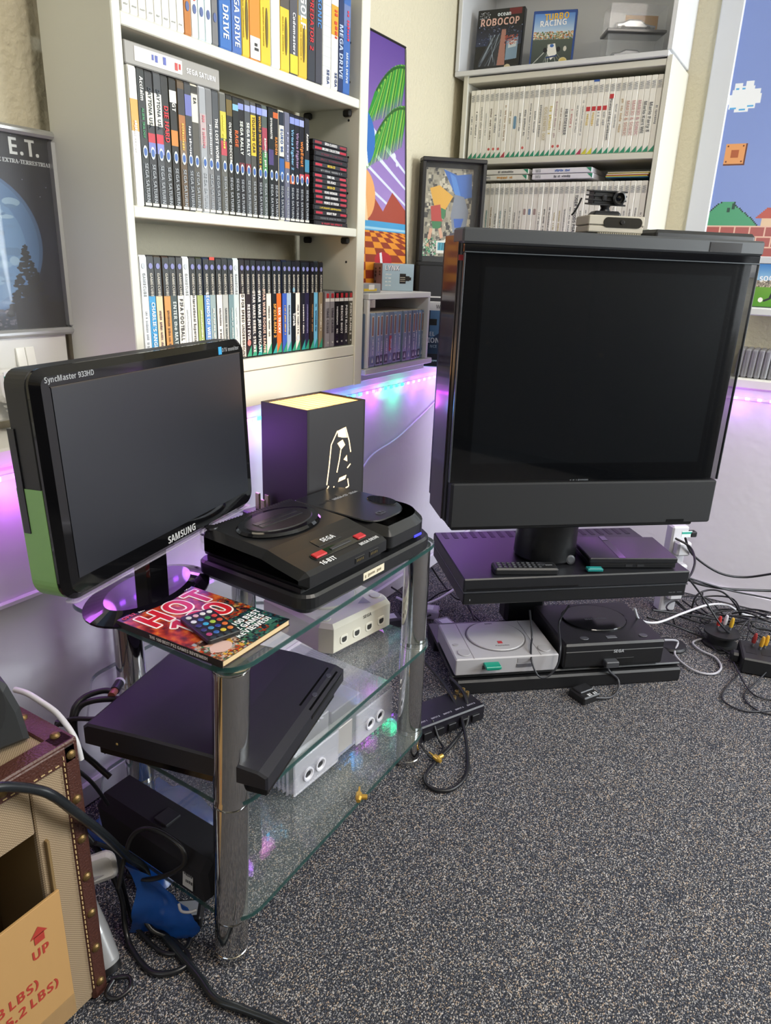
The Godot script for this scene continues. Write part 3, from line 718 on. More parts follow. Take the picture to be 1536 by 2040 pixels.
func far_rows() -> void:
	# upper row, named by what is on the spine
	var up := [["bars", "44505a"], ["bars", "3a3a3a"], ["bars", "8a8a86"], ["bars", "9aa09a"], ["bars", "4a3a2a"], ["bars", "6a6c74"], ["bars", "6a6c74"], ["bars", "8a6a4a"], ["bars", "8a7a4a"], ["blue", "3f76a0"], ["bars", "3a3e42"], ["bars", "5a5e62"], ["bars", "43474c"], ["bars", "5a5e62"], ["bars", "6a6e70"], ["GOLDENEYE 007", "c0ae84"], ["gold", "c8b04a"], ["bars", "a88a90"], ["bars", "7a5a3a"], ["HEATSEEKER", "3a3c44"], ["bars", "b8686a"], ["bars", "6a6c6e"], ["bars", "8a8e92"], ["lego", "c8a43a"], ["lego", "d0a83a"], ["lego", "8a8c90"], ["lego", "8a8c90"], ["Pirates of the Caribbean", "3a3c42"], ["bars", "8a8c90"], ["bars", "a8885a"], ["MARIO & SONIC", "c08a7a"], ["MARIO & SONIC", "c8908a"], ["MARIO & SONIC", "c48a92"], ["Mario Kart Wii", "4a4c50"], ["Mario Party 8", "4a4c50"], ["bars", "6a6c72"]]
	var descs := {"bars": "white case with small grey lettering", "blue": "white case with blue oblong logo", "gold": "white case with mustard title", "lego": "white case with small red square"}
	var n := up.size()
	var x := fx(-1.161)
	var pitch := (fx(-0.556) - x) / n
	for i in n:
		var w := pitch - 0.0004
		var d: String = descs.get(up[i][0], "white case with bold title lettering")
		var t := spine_case("game_case", Vector3(x + pitch * (i + 0.5), 1.0305 + (1.366 - 1.03) * FX, -2.335 - rng.randf() * 0.002), 0, w, 0.1955 - 0.0, 0.135, ["e9e7df", "edebe3", "e5e2d8"][i % 3], 0.3, [], "%s, %s, upper row" % [d, count_from(i, n, "wall end", "television camera end")], "white cases in the upper far row")
		down(t, "console_lettering", "Wii", 0.172, 0.0095, "a9aaaa")
		match up[i][0]:
			"bars": part(t, "title_lettering", bars_mesh(0.05 + (i * 7 % 5) * 0.012, 0.0038 + (i % 3) * 0.0012, 500 + i), M(faded(up[i][1]), 0.4), Vector3(0, 0.098, 0.0002), Vector3(0, 0, -90))
			"blue": part(t, "title_lettering", slab_mesh(rrect(0.009, 0.036, [0.004, 0.004, 0.004, 0.004]), 0, 0.0004), M(faded(up[i][1]), 0.4), Vector3(0, 0.098, 0), Vector3(90, 0, 0))
			"gold": part(t, "title_lettering", bars_mesh(0.075, 0.009, 600 + i), M(faded(up[i][1]), 0.4), Vector3(0, 0.098, 0.0002), Vector3(0, 0, -90))
			"lego":
				bx(t, "red_square", Vector3(0, 0.121, 0.0003), Vector3(0.0115, 0.0115, 0.0005), M("c0383c", 0.4), 0.0)
				part(t, "title_lettering", bars_mesh(0.034, 0.007, 600 + i), M(faded(up[i][1]), 0.4), Vector3(0, 0.094, 0.0002), Vector3(0, 0, -90))
			_: down(t, "title_lettering", up[i][0], 0.09, minf(0.0085, 0.16 / up[i][0].length()), faded(up[i][1]))
		if up[i][0] == "Pirates of the Caribbean": bx(t, "red_square", Vector3(0, 0.15, 0.0003), Vector3(0.0115, 0.0115, 0.0005), M("c0383c", 0.4), 0.0)
		var hw := w / 2 - 0.0006
		var ts := begin(); tri(ts, Vector3(-hw, 0, 0), Vector3(hw, 0, 0), Vector3(hw, 0.017, 0), Vector3.BACK)
		part(t, "corner_triangle", ts.commit(), M({7: "a83a48", 22: "b03a5a", 23: "c9c23e", 24: "d0cc3e"}.get(i, "2f8a6a"), 0.4), Vector3(0, 0.001, 0.0004))
		if i in [4, 5, 6, 11, 17, 18]: part(t, "round_rating", slab_mesh(oval(0.004, 0.004, 12), 0, 0.0004), M("c8605a", 0.3), Vector3(0, 0.026, 0.0), Vector3(90, 0, 0))
		if i == 24: bx(t, "blue_tab", Vector3(0, 0.193, 0.0003), Vector3(w, 0.005, 0.0005), M("2f58a8", 0.4), 0.0)
	# lower row
	var low := ["", "", "", "", "", "", "", "", "", "", "", "", "", "", "", "", "", "", "", "", "TIGER WOODS PGA TOUR", "", "", "TELLY", "", "", "", "", "", "", "", "", ""]
	var lc := ["8a5a3a", "2a5a8a", "2f7a7a", "8a6a3a", "4a4a4a", "4a7a8a", "5a5a5a", "6a6a6a", "5a5a5a", "6a6a6a", "8a6a6a", "4a6a9a", "8a6a6a", "5a5a5e", "3a3a3e", "2a2a2e", "a08a4a", "a8964a", "5a5a5e", "5a5a5e", "4a4a4e", "6a6a6e", "6a6a6e", "3a3a3e", "5a5a5e", "5a5a5e", "5a5a5e", "5a5a5e", "5a5a5e", "5a5a5e", "5a5a5e", "5a5a5e", "5a5a5e"]
	n = 33
	x = fx(-1.118); pitch = (fx(-0.558) - x) / n
	for i in n:
		var w := pitch - 0.0004
		var d := "white case with small dark title"
		if i in [0, 3]: d = "white case with brown artwork"
		elif i in [1, 2]: d = "white case with blue and teal print"
		elif i in [10, 11, 12]: d = "white case with small oval logo"
		elif low[i]: d = "white case with bold black title"
		elif i in [16, 17]: d = "white case with gold title"
		var t := spine_case("game_case", Vector3(x + pitch * (i + 0.5), fy(1.087) + 0.0005, -2.335 - rng.randf() * 0.002), 0, w, 0.1965, 0.135, ["e5e2da", "e9e7df", "e1ded6"][i % 3], 0.3, [], "%s, %s, lower row" % [d, count_from(i, n, "picture-frame end", "television camera end")], "white cases in the lower far row")
		down(t, "console_lettering", "Wii", 0.174, 0.0095, "a2a3a3")
		if low[i]: down(t, "title_lettering", low[i], 0.09, minf(0.0095, 0.17 / low[i].length()), lc[i])
		elif i in [10, 11, 12]: part(t, "title_lettering", slab_mesh(rrect(0.008, 0.018, [0.003, 0.003, 0.003, 0.003]), 0, 0.0004), M(faded(lc[i]), 0.4), Vector3(0, 0.112, 0), Vector3(90, 0, 0))
		else: part(t, "title_lettering", bars_mesh(0.05 + (i * 5 % 4) * 0.01, 0.0045, 700 + i), M(faded(lc[i]), 0.4), Vector3(0, 0.085, 0.0002), Vector3(0, 0, -90))
	# cases lying on the lower row
	var fl := [[-1.02, 1.3065, 0.158, "white case lying under another at the picture-frame end", "d9d6cc", "Wii", "c08a3a"], [-1.018, 1.3235, 0.16, "white case lying on top at the picture-frame end", "d8d6d0", "", "6a6a6a"], [-0.826, 1.3065, 0.198, "white case lying under another in the middle of row", "dcdae2", "Wii", "5a5a66"], [-0.829, 1.3235, 0.194, "white case with blue title lying on top in mid row", "dddbe4", "Wii", "3f66b0"]]
	for r in fl:
		var t := thing("game_case", r[3], "game case", Vector3(fx(r[0]), fy(r[1] - 0.0105) + 0.0025, -2.335), 0, "white cases lying on the lower far row")
		part(t, "case_shell", box_mesh(Vector3(r[2] * FX, 0.0148, 0.135), 0.0014), M(r[4], 0.3), Vector3(0, 0.0078, -0.0675))
		var hx: float = r[2] * FX / 2
		if r[5]: part(t, "console_lettering", words("Wii", 0.0085), M("8d8f95", 0.4), Vector3(-hx + 0.02, 0.0078, 0.0003))
		part(t, "title_lettering", bars_mesh(0.05, 0.0065, 800 + int(r[2] * 1000)), M(r[6], 0.4), Vector3(0.0, 0.0078, 0.0003))
		var ts := begin(); tri(ts, Vector3(hx - 0.018, 0.0145, 0), Vector3(hx - 0.002, 0.0145, 0), Vector3(hx - 0.002, 0.002, 0), Vector3.BACK)
		part(t, "corner_triangle", ts.commit(), M("2f8a6a", 0.4), Vector3(0, 0, 0.0004))
	# thin booklets lying at the end
	var bc := ["c9c2a4", "b8a23a", "d8d2c4", "b0483a", "c8c03a", "3a6a8a"]
	for i in 6:
		single("booklet", "thin %s booklet lying on the lower row, %s from bottom" % [["cream", "olive", "ivory", "red", "yellow", "blue"][i], ORD[i]], "booklet", box_mesh(Vector3(0.122, 0.0024, 0.12), 0.0004), M(bc[5 - i], 0.5), Vector3(fx(-0.622) + rng.randf_range(-0.003, 0.003), fy(1.2965) + 0.004 + i * 0.0026, -2.4 + rng.randf() * 0.004), rng.randf_range(-1.5, 1.5), "booklets lying on the lower far row")
	# boxes in the cube
	var cy := fy(1.606) + 0.018
	var rb := thing("game_box", "upright dark game box with red capitals beside blue racing box", "game box", Vector3(fx(-1.1), cy, -2.375), 6)
	rb.rotation_degrees.x = -5.0
	bx(rb, "carton", Vector3(0, 0.088, -0.012), Vector3(0.15, 0.176, 0.022), M("1d2026", 0.3))
	part(rb, "cover_print", picture(0.146, 0.172), textured(night_cover(), 0.25), Vector3(0, 0.088, 0.0004))
	part(rb, "title_lettering", words("ROBOCOP", 0.019), M("dcb2a6", 0.4), Vector3(0.0, 0.139, 0.0012))
	part(rb, "publisher_lettering", words("ocean", 0.011), M("dfe6ea", 0.4), Vector3(0.012, 0.16, 0.0012))
	var tb := thing("game_box", "upright blue bordered racing game box with yellow capitals", "game box", Vector3(fx(-0.915), cy, -2.37), 14)
	tb.rotation_degrees.x = -6.0
	bx(tb, "carton", Vector3(0, 0.075, -0.0125), Vector3(0.128, 0.15, 0.024), M("2c4a8c", 0.3))
	part(tb, "cover_print", picture(0.118, 0.138), textured(race_cover(), 0.25), Vector3(0, 0.072, 0.0004))
	part(tb, "title_lettering", words("TURBO", 0.016), M("e3b02c", 0.4), Vector3(0.006, 0.132, 0.0012), Vector3(0, 0, 3))
	part(tb, "title_lettering", words("RACING", 0.015), M("e8e8ea", 0.4), Vector3(-0.002, 0.115, 0.0012), Vector3(0, 0, 3))
	# clear model-car cases, one on the other
	for k in 2:
		var mc := thing("display_case", ["clear display case holding a grey model car, lower of two", "clear display case holding a model car, stacked on another"][k], "display case", Vector3(fx(-0.69), cy + k * 0.072 - (0.003 if k == 0 else 0.0), -2.44), 30, "clear model car cases")
		bx(mc, "base_plate", Vector3(0, 0.004, 0), Vector3(0.17, 0.008, 0.085), M("77777a", 0.3))
		var cm: StandardMaterial3D = clear("dfe4ea", 0.12).duplicate()
		cm.metallic_specular = 0.12
		bx(mc, "cover_pane", Vector3(0, 0.038, 0.04), Vector3(0.16, 0.06, 0.002), cm, 0.0)
		bx(mc, "cover_pane", Vector3(0, 0.038, -0.04), Vector3(0.16, 0.06, 0.002), cm, 0.0)
		bx(mc, "cover_pane", Vector3(0.079, 0.038, 0), Vector3(0.002, 0.06, 0.078), cm, 0.0)
		bx(mc, "cover_pane", Vector3(-0.079, 0.038, 0), Vector3(0.002, 0.06, 0.078), cm, 0.0)
		bx(mc, "cover_lid", Vector3(0, 0.069, 0), Vector3(0.16, 0.002, 0.082), cm, 0.0)
		if k == 1: bx(mc, "backing_card", Vector3(0.03, 0.036, -0.037), Vector3(0.095, 0.054, 0.001), M("c08a2a", 0.4), 0.0)
		var car := thing("model_car", ["small grey model car inside lower display case", "small silver model car inside upper display case"][k], "model car", mc.position + Vector3(0, 0.0085, 0), 30)
		var prof := PackedVector2Array([Vector2(-0.055, 0.006), Vector2(0.056, 0.006), Vector2(0.058, 0.014), Vector2(0.03, 0.018), Vector2(0.014, 0.028), Vector2(-0.02, 0.029), Vector2(-0.038, 0.021), Vector2(-0.057, 0.019)])
		var st := begin(); slab(st, prof, -0.021, 0.021, 0.004)
		part(car, "car_body", st.commit(), M(["6c6e72", "a2a4a8"][k], 0.25, 0.4), Vector3.ZERO, Vector3(-90, 0, 0))
		for s in [[-0.036, 1], [0.036, 1], [-0.036, -1], [0.036, -1]]:
			part(car, "wheel", lathe_mesh([Vector2(0, -0.003), Vector2(0.0065, -0.003), Vector2(0.0068, 0), Vector2(0.0065, 0.003), Vector2(0, 0.003)], 14), M("18181a", 0.6), Vector3(s[0], 0.0068, s[1] * 0.019), Vector3(90, 0, 0))

# ---------------------------------------------------------------- pictures computed for flat prints
func canvas(w: int, h: int, hex: String) -> Image:
	var im := Image.create(w, h, false, Image.FORMAT_RGB8); im.fill(Color.html(hex))
	return im

func poly(im: Image, pts: Array, c: Color) -> void:
	var y0 := 1e9; var y1 := -1e9
	for p in pts: y0 = minf(y0, p.y); y1 = maxf(y1, p.y)
	for y in range(maxi(0, int(y0)), mini(im.get_height(), int(y1) + 1)):
		var xs := []
		for i in pts.size():
			var a: Vector2 = pts[i]; var b: Vector2 = pts[(i + 1) % pts.size()]
			if (a.y <= y + 0.5) != (b.y <= y + 0.5): xs.append(a.x + (y + 0.5 - a.y) / (b.y - a.y) * (b.x - a.x))
		xs.sort()
		for k in range(0, xs.size() - 1, 2):
			var xa := int(round(xs[k])); var xb := int(round(xs[k + 1]))
			if xb > xa: im.fill_rect(Rect2i(xa, y, xb - xa, 1), c)

func disc(im: Image, cx: float, cy: float, rx: float, ry: float, c: Color) -> void:
	for y in range(maxi(0, int(cy - ry)), mini(im.get_height(), int(cy + ry) + 1)):
		var q := 1.0 - pow((y + 0.5 - cy) / ry, 2)
		if q > 0.0:
			var w := rx * sqrt(q)
			im.fill_rect(Rect2i(int(cx - w), y, int(2 * w), 1), c)

func stroke(im: Image, a: Vector2, b: Vector2, w: float, c: Color, w2 := -1.0) -> void:
	var n := (b - a).orthogonal().normalized()
	if w2 < 0.0: w2 = w
	poly(im, [a + n * w / 2, b + n * w2 / 2, b - n * w2 / 2, a - n * w / 2], c)

func bands(im: Image, y0: int, y1: int, a: String, b: String) -> void:
	var ca := Color.html(a); var cb := Color.html(b)
	for y in range(y0, y1): im.fill_rect(Rect2i(0, y, im.get_width(), 1), ca.lerp(cb, float(y - y0) / (y1 - y0)))

func specks(im: Image, n: int, r: Rect2i, cols: Array, smin: int, smax: int) -> void:
	for i in n:
		var s := rng.randi_range(smin, smax)
		im.fill_rect(Rect2i(r.position.x + rng.randi() % r.size.x, r.position.y + rng.randi() % r.size.y, s, maxi(1, s - rng.randi() % 2)), Color.html(cols[rng.randi() % cols.size()]))

func night_cover() -> Image:   # a plain night street in the box's colours
	var im := canvas(220, 260, "15171c")
	bands(im, 70, 150, "1a1c26", "2a3350")
	specks(im, 260, Rect2i(0, 60, 220, 90), ["3a4a7a", "6a7aa8", "20263a", "9aa8c8"], 1, 4)
	poly(im, [Vector2(20, 215), Vector2(70, 120), Vector2(120, 110), Vector2(120, 235), Vector2(20, 240)], Color.html("2c3038"))
	for i in 14: stroke(im, Vector2(20 + rng.randi() % 90, 235), Vector2(50 + rng.randi() % 90, 105), 3, Color.html(["55606e", "8a98a8", "3a424e", "1c2028"][i % 4]))
	poly(im, [Vector2(112, 235), Vector2(122, 85), Vector2(142, 85), Vector2(150, 235)], Color.html("a8786c"))
	poly(im, [Vector2(150, 130), Vector2(205, 120), Vector2(205, 210), Vector2(150, 215)], Color.html("7f9ab4"))
	poly(im, [Vector2(160, 138), Vector2(198, 132), Vector2(198, 160), Vector2(160, 165)], Color.html("c8d2da"))
	specks(im, 120, Rect2i(140, 110, 60, 40), ["b0483a", "d0705a", "5a2a28"], 2, 5)
	bands(im, 236, 260, "20242a", "101216")
	disc(im, 165, 244, 16, 12, Color.html("c9bd9a"))
	im.fill_rect(Rect2i(150, 0, 60, 26), Color.html("6a2026"))
	specks(im, 60, Rect2i(8, 6, 50, 30), ["b9bcc2", "8a8d92"], 2, 4)
	return im

func race_cover() -> Image:
	var im := canvas(236, 276, "87a2b8")
	bands(im, 0, 120, "5a86c8", "c9d6dc")
	specks(im, 500, Rect2i(0, 95, 236, 45), ["55704a", "8a7a4a", "b0603a", "c9a070", "3f5a3a", "d8ccb0"], 3, 8)
	bands(im, 138, 276, "4d564e", "3a4240")
	for i in 12: stroke(im, Vector2(110 + rng.randi_range(-20, 20), 165), Vector2(rng.randi_range(-30, 240), 276), 2, Color.html(["c9ccc8", "7c827c"][i % 2]))
	poly(im, [Vector2(95, 165), Vector2(135, 160), Vector2(150, 215), Vector2(118, 250), Vector2(92, 210)], Color.html("e0dfd8"))
	disc(im, 80, 195, 12, 14, Color.html("202326")); disc(im, 158, 192, 12, 14, Color.html("202326"))
	disc(im, 118, 172, 12, 9, Color.html("3f66a8"))
	stroke(im, Vector2(88, 236), Vector2(152, 226), 8, Color.html("2b3f6a"))
	disc(im, 196, 190, 10, 14, Color.html("c8c4b8"))
	disc(im, 190, 254, 24, 18, Color.html("d9c98f")); disc(im, 190, 254, 18, 13, Color.html("c9b36a"))
	return im

func landscape_poster() -> Image:   # tall picture: violet sky, palm leaf, chequered ground and two beach balls
	var W := 420; var Hh := 590
	var im := canvas(W, Hh, "7a5aa8")
	bands(im, 0, 420, "5f4590", "a58cc4")
	for k in 4: stroke(im, Vector2(120, 150 + k * 52), Vector2(430, 300 + k * 40), [26, 16, 9, 8][k], Color.html("d2d8ee"), 6)
	var tip := Vector2(425, 45)
	for s in 2:
		var base := tip + Vector2(0, s * 95)
		for i in 26:
			var t := i / 25.0
			var root := base + Vector2(-150 * t, -6 + 78 * t * t + 12 * t)
			var end := root + Vector2(-26 - 38 * t, 70 + 52 * (1.0 - absf(t - 0.4)))
			stroke(im, root, end, 13, Color.html(["2f8a34", "6aa83a", "256a2c", "8cb84a", "3a9044"][i % 5]), 2)
		for i in 14: stroke(im, base + Vector2(-150 * (i / 14.0), 80 * pow(i / 14.0, 2)), base + Vector2(-150 * ((i + 1) / 14.0), 80 * pow((i + 1) / 14.0, 2)), 6, Color.html("2a5a26"))
	poly(im, [Vector2(200, 425), Vector2(260, 370), Vector2(300, 400), Vector2(350, 350), Vector2(420, 390), Vector2(420, 440), Vector2(200, 440)], Color.html("a04a3a"))
	im.fill_rect(Rect2i(0, 425, W, 24), Color.html("4a9ac8")); im.fill_rect(Rect2i(0, 440, W, 6), Color.html("9ac8dc"))
	for r in 9:
		var y0 := 449.0 + 141.0 * pow(r / 9.0, 1.5); var y1 := 449.0 + 141.0 * pow((r + 1) / 9.0, 1.5)
		for q in range(-12, 14):
			var f0 := 0.35 + 1.3 * (y0 - 449) / 141.0; var f1 := 0.35 + 1.3 * (y1 - 449) / 141.0
			var c := Color.html("e0912e" if (q + r) % 2 == 0 else "8f3a26")
			poly(im, [Vector2(210 + q * 62 * f0, y0), Vector2(210 + (q + 1) * 62 * f0, y0), Vector2(210 + (q + 1) * 62 * f1, y1), Vector2(210 + q * 62 * f1, y1)], c)
	disc(im, 205, 235, 62, 66, Color.html("2f6ab4")); poly(im, [Vector2(196, 170), Vector2(214, 170), Vector2(232, 300), Vector2(186, 300)], Color.html("e6e8ee"))
	disc(im, 200, 365, 64, 62, Color.html("e0a468")); poly(im, [Vector2(192, 304), Vector2(210, 304), Vector2(226, 426), Vector2(182, 426)], Color.html("efc898"))
	disc(im, 300, 520, 44, 20, Color.html("b02c34")); stroke(im, Vector2(286, 502), Vector2(292, 540), 12, Color.html("dfe2e6"))
	disc(im, 362, 262, 9, 9, Color.html("d5dae8")); disc(im, 376, 278, 6, 7, Color.html("d5dae8"))
	return im

func comic_print() -> Image:   # abstract comic page: blocks of city grey, blue, yellow, red and green
	var im := canvas(300, 420, "a39c88")
	specks(im, 500, Rect2i(0, 0, 300, 420), ["55544e", "c9c2ac", "7d7868", "3a3a38", "8f8a78"], 6, 26)
	poly(im, [Vector2(110, 5), Vector2(200, 30), Vector2(290, 20), Vector2(300, 130), Vector2(240, 140), Vector2(190, 120)], Color.html("2f66b8"))
	poly(im, [Vector2(150, 20), Vector2(190, 40), Vector2(230, 130), Vector2(190, 120)], Color.html("4a86d0"))
	poly(im, [Vector2(190, 120), Vector2(250, 130), Vector2(285, 200), Vector2(270, 300), Vector2(190, 300), Vector2(170, 220)], Color.html("7c8492"))
	poly(im, [Vector2(190, 235), Vector2(255, 232), Vector2(240, 275), Vector2(200, 278)], Color.html("2f5cb0"))
	poly(im, [Vector2(30, 95), Vector2(90, 80), Vector2(180, 130), Vector2(130, 200), Vector2(70, 200)], Color.html("e0a93a"))
	poly(im, [Vector2(40, 180), Vector2(100, 170), Vector2(120, 250), Vector2(50, 255)], Color.html("b83a34"))
	poly(im, [Vector2(50, 250), Vector2(115, 250), Vector2(105, 285), Vector2(60, 285)], Color.html("2f7a4a"))
	poly(im, [Vector2(105, 185), Vector2(140, 195), Vector2(130, 240), Vector2(112, 235)], Color.html("2f7a4a"))
	stroke(im, Vector2(50, 285), Vector2(25, 400), 20, Color.html("d8a88a")); stroke(im, Vector2(105, 282), Vector2(120, 330), 20, Color.html("d8a88a"))
	poly(im, [Vector2(85, 345), Vector2(135, 340), Vector2(160, 325), Vector2(200, 340), Vector2(285, 335), Vector2(280, 400), Vector2(90, 405)], Color.html("e6e4da"))
	im.fill_rect(Rect2i(98, 352, 174, 38), Color.html("3a9ab0"))
	for i in 9: stroke(im, Vector2(112 + i * 19, 354), Vector2(108 + i * 19, 388), 5, Color.html("1f5a70"))
	specks(im, 120, Rect2i(0, 330, 80, 90), ["3f9a6a", "2a2c2e", "c9ccc0"], 4, 12)
	return im

func moon_poster() -> Image:
	var W := 400; var Hh := 560
	var im := canvas(W, Hh, "1b2034")
	bands(im, 0, 300, "10131e", "182036")
	bands(im, 300, Hh, "182036", "14171e")
	specks(im, 160, Rect2i(0, 0, W, 330), ["6a7290", "a8b0c4", "3a4260"], 1, 2)
	disc(im, 224, 305, 138, 200, Color.html("3f5c80"))
	disc(im, 222, 307, 132, 194, Color.html("4a6c92"))
	disc(im, 214, 318, 112, 166, Color.html("587ca0"))
	for i in 60: disc(im, 120 + rng.randi() % 190, 190 + rng.randi() % 260, 6 + rng.randi() % 18, 4 + rng.randi() % 12, Color.html(["6f90ac", "56789a", "7d9ab0", "4f7090"][i % 4]))
	bands(im, 500, Hh, "3a4254", "1e2128")
	specks(im, 300, Rect2i(0, 492, W, 66), ["565560", "3a3c46", "6a6468", "2a2c32"], 3, 9)
	var x0 := 322.0
	for k in 26:
		var t := k / 25.0
		var half := 3 + 44 * t
		for i in 9:
			var xx := x0 + rng.randf_range(-half, half)
			disc(im, xx, 318 + 190 * t + rng.randf_range(-6, 6), 4 + 5 * t, 3 + 3 * t, Color.html(["0e1112", "141819", "0a0c0d"][i % 3]))
	stroke(im, Vector2(x0, 306), Vector2(x0, 350), 3, Color.html("161a1c"))
	im.fill_rect(Rect2i(285, 475, 115, 85), Color.html("0e1012"))
	return im

func pixel_poster() -> Image:   # plain pixel landscape: blue sky, cloud, square block, hill, paving
	var s := 4
	var im := canvas(128, 189, "8093cc")
	for r in [[4, 78, 12, 2], [2, 80, 18, 3], [0, 83, 21, 6], [3, 76, 5, 4], [10, 75, 5, 4], [1, 89, 17, 3], [5, 92, 9, 2]]: im.fill_rect(Rect2i(r[0], r[1], r[2], r[3]), Color.html("e8eaee"))
	for r in [[2, 91, 4, 1], [8, 92, 4, 1], [13, 90, 4, 1], [8, 79, 2, 1], [4, 79, 2, 1]]: im.fill_rect(Rect2i(r[0], r[1], r[2], r[3]), Color.html("5aa8dc"))
	im.fill_rect(Rect2i(4, 114, 14, 14), Color.html("6a3c2a")); im.fill_rect(Rect2i(4, 114, 13, 13), Color.html("dd9a62"))
	for p in [[5, 115], [15, 115], [5, 125], [15, 125]]: im.fill_rect(Rect2i(p[0], p[1], 1, 1), Color.html("6a3c2a"))
	im.fill_rect(Rect2i(8, 118, 5, 5), Color.html("a85a36"))
	for k in 16:
		var half := 4 + k * 1.15
		im.fill_rect(Rect2i(int(12 - half) - 1, 152 + k, int(2 * half) + 2, 1), Color.html("2a3a34"))
		im.fill_rect(Rect2i(int(12 - half), 152 + k, int(2 * half), 1), Color.html("4f9a72"))
	im.fill_rect(Rect2i(12, 156, 2, 3), Color.html("2a4a3c")); im.fill_rect(Rect2i(15, 153, 2, 4), Color.html("2a4a3c"))
	im.fill_rect(Rect2i(0, 168, 128, 21), Color.html("e0b8a4"))
	for r in 3:
		for q in range(-1, 14): im.fill_rect(Rect2i(q * 10 + (r % 2) * 5, 169 + r * 7, 9, 6), Color.html("a85a54"))
	for k in 7: im.fill_rect(Rect2i(38 - k, 156 + k, 10 + 2 * k, 1), Color.html("b8584a"))
	im.fill_rect(Rect2i(36, 163, 14, 5), Color.html("e0c0a0"))
	im.resize(128 * s, 189 * s, Image.INTERPOLATE_NEAREST)
	return im

func book_cover() -> Image:   # paperback: fiery ground under big red figures
	var W := 364; var Hh := 512
	var im := canvas(W, Hh, "a8441f")
	var n := FastNoiseLite.new(); n.seed = 3; n.frequency = 0.018; n.fractal_octaves = 4
	var ramp := [Color.html("2a0e08"), Color.html("6a1c10"), Color.html("a83418"), Color.html("cc6a24"), Color.html("e0a048")]
	for y in range(0, Hh, 2):
		for x in range(0, W, 2):
			var v := clampf(n.get_noise_2d(x, y) * 2.2 + 1.9, 0.0, 3.99)
			var d := int(v)
			im.fill_rect(Rect2i(x, y, 2, 2), ramp[d].lerp(ramp[d + 1], v - d))
	im.fill_rect(Rect2i(0, 0, W, 32), Color.html("1d1512"))
	specks(im, 300, Rect2i(230, 180, 134, 200), ["20303a", "3a3a34", "b08a4a", "5a4a3a", "6a3a2a", "14181c"], 4, 14)
	specks(im, 700, Rect2i(120, 330, 244, 182), ["16303a", "1f4a4c", "2a5a4a", "12242a", "3a6a5a", "14181c"], 6, 20)
	specks(im, 380, Rect2i(0, 350, 150, 162), ["b0907a", "6a4a3a", "c8b0a4", "8f9aa0", "5a3228", "c8983a", "3a6a4a"], 4, 16)
	disc(im, 70, 440, 44, 34, Color.html("d0b0a8")); disc(im, 54, 392, 20, 20, Color.html("c89a82")); disc(im, 54, 380, 24, 14, Color.html("3a241c"))
	return im

func soccer_print() -> Image:
	var im := canvas(160, 190, "6aa0cc")
	bands(im, 0, 70, "3f78b8", "9ac0dc")
	im.fill_rect(Rect2i(0, 72, 160, 30), Color.html("8a7f74"))
	specks(im, 220, Rect2i(0, 72, 160, 32), ["b0a08c", "55504a", "d8ccb8"], 2, 6)
	bands(im, 102, 190, "6a9a3c", "4f8a2c")
	stroke(im, Vector2(95, 95), Vector2(80, 150), 18, Color.html("26282e")); stroke(im, Vector2(80, 150), Vector2(50, 165), 9, Color.html("2e3036"))
	stroke(im, Vector2(125, 100), Vector2(120, 160), 16, Color.html("c9ccd0"))
	disc(im, 38, 160, 11, 11, Color.html("e6e4dc"))
	return im

func screened(p: Node, s: String, at: Vector3, h: float, fill: String, edge: String, n := "title_lettering", rot := Vector3.ZERO) -> void:   # outlined capitals
	var e := part(p, n, words(s, h, null, 0.0003), M(fill, 0.35), at, rot)
	for d in [Vector3(0.045, 0, 0), Vector3(-0.045, 0, 0), Vector3(0, 0.045, 0), Vector3(0, -0.045, 0), Vector3(0.033, 0.033, 0), Vector3(-0.033, -0.033, 0), Vector3(-0.033, 0.033, 0), Vector3(0.033, -0.033, 0)]:
		part(e, "letter_outline", words(s, h, null, 0.0003), M(edge, 0.35), d * h * 1.4 + Vector3(0, 0, -0.0004))

# ---------------------------------------------------------------- television in the corner
const TVX := Vector3(0.7547, 0, -0.6561)
const TVN := Vector3(0.6561, 0, 0.7547)
func tv(u: float, c: float, y: float) -> Vector3: return TVX * u + TVN * c + Vector3(0, y, 0)   # along the front, towards the viewer, up
const TURN := 41.0

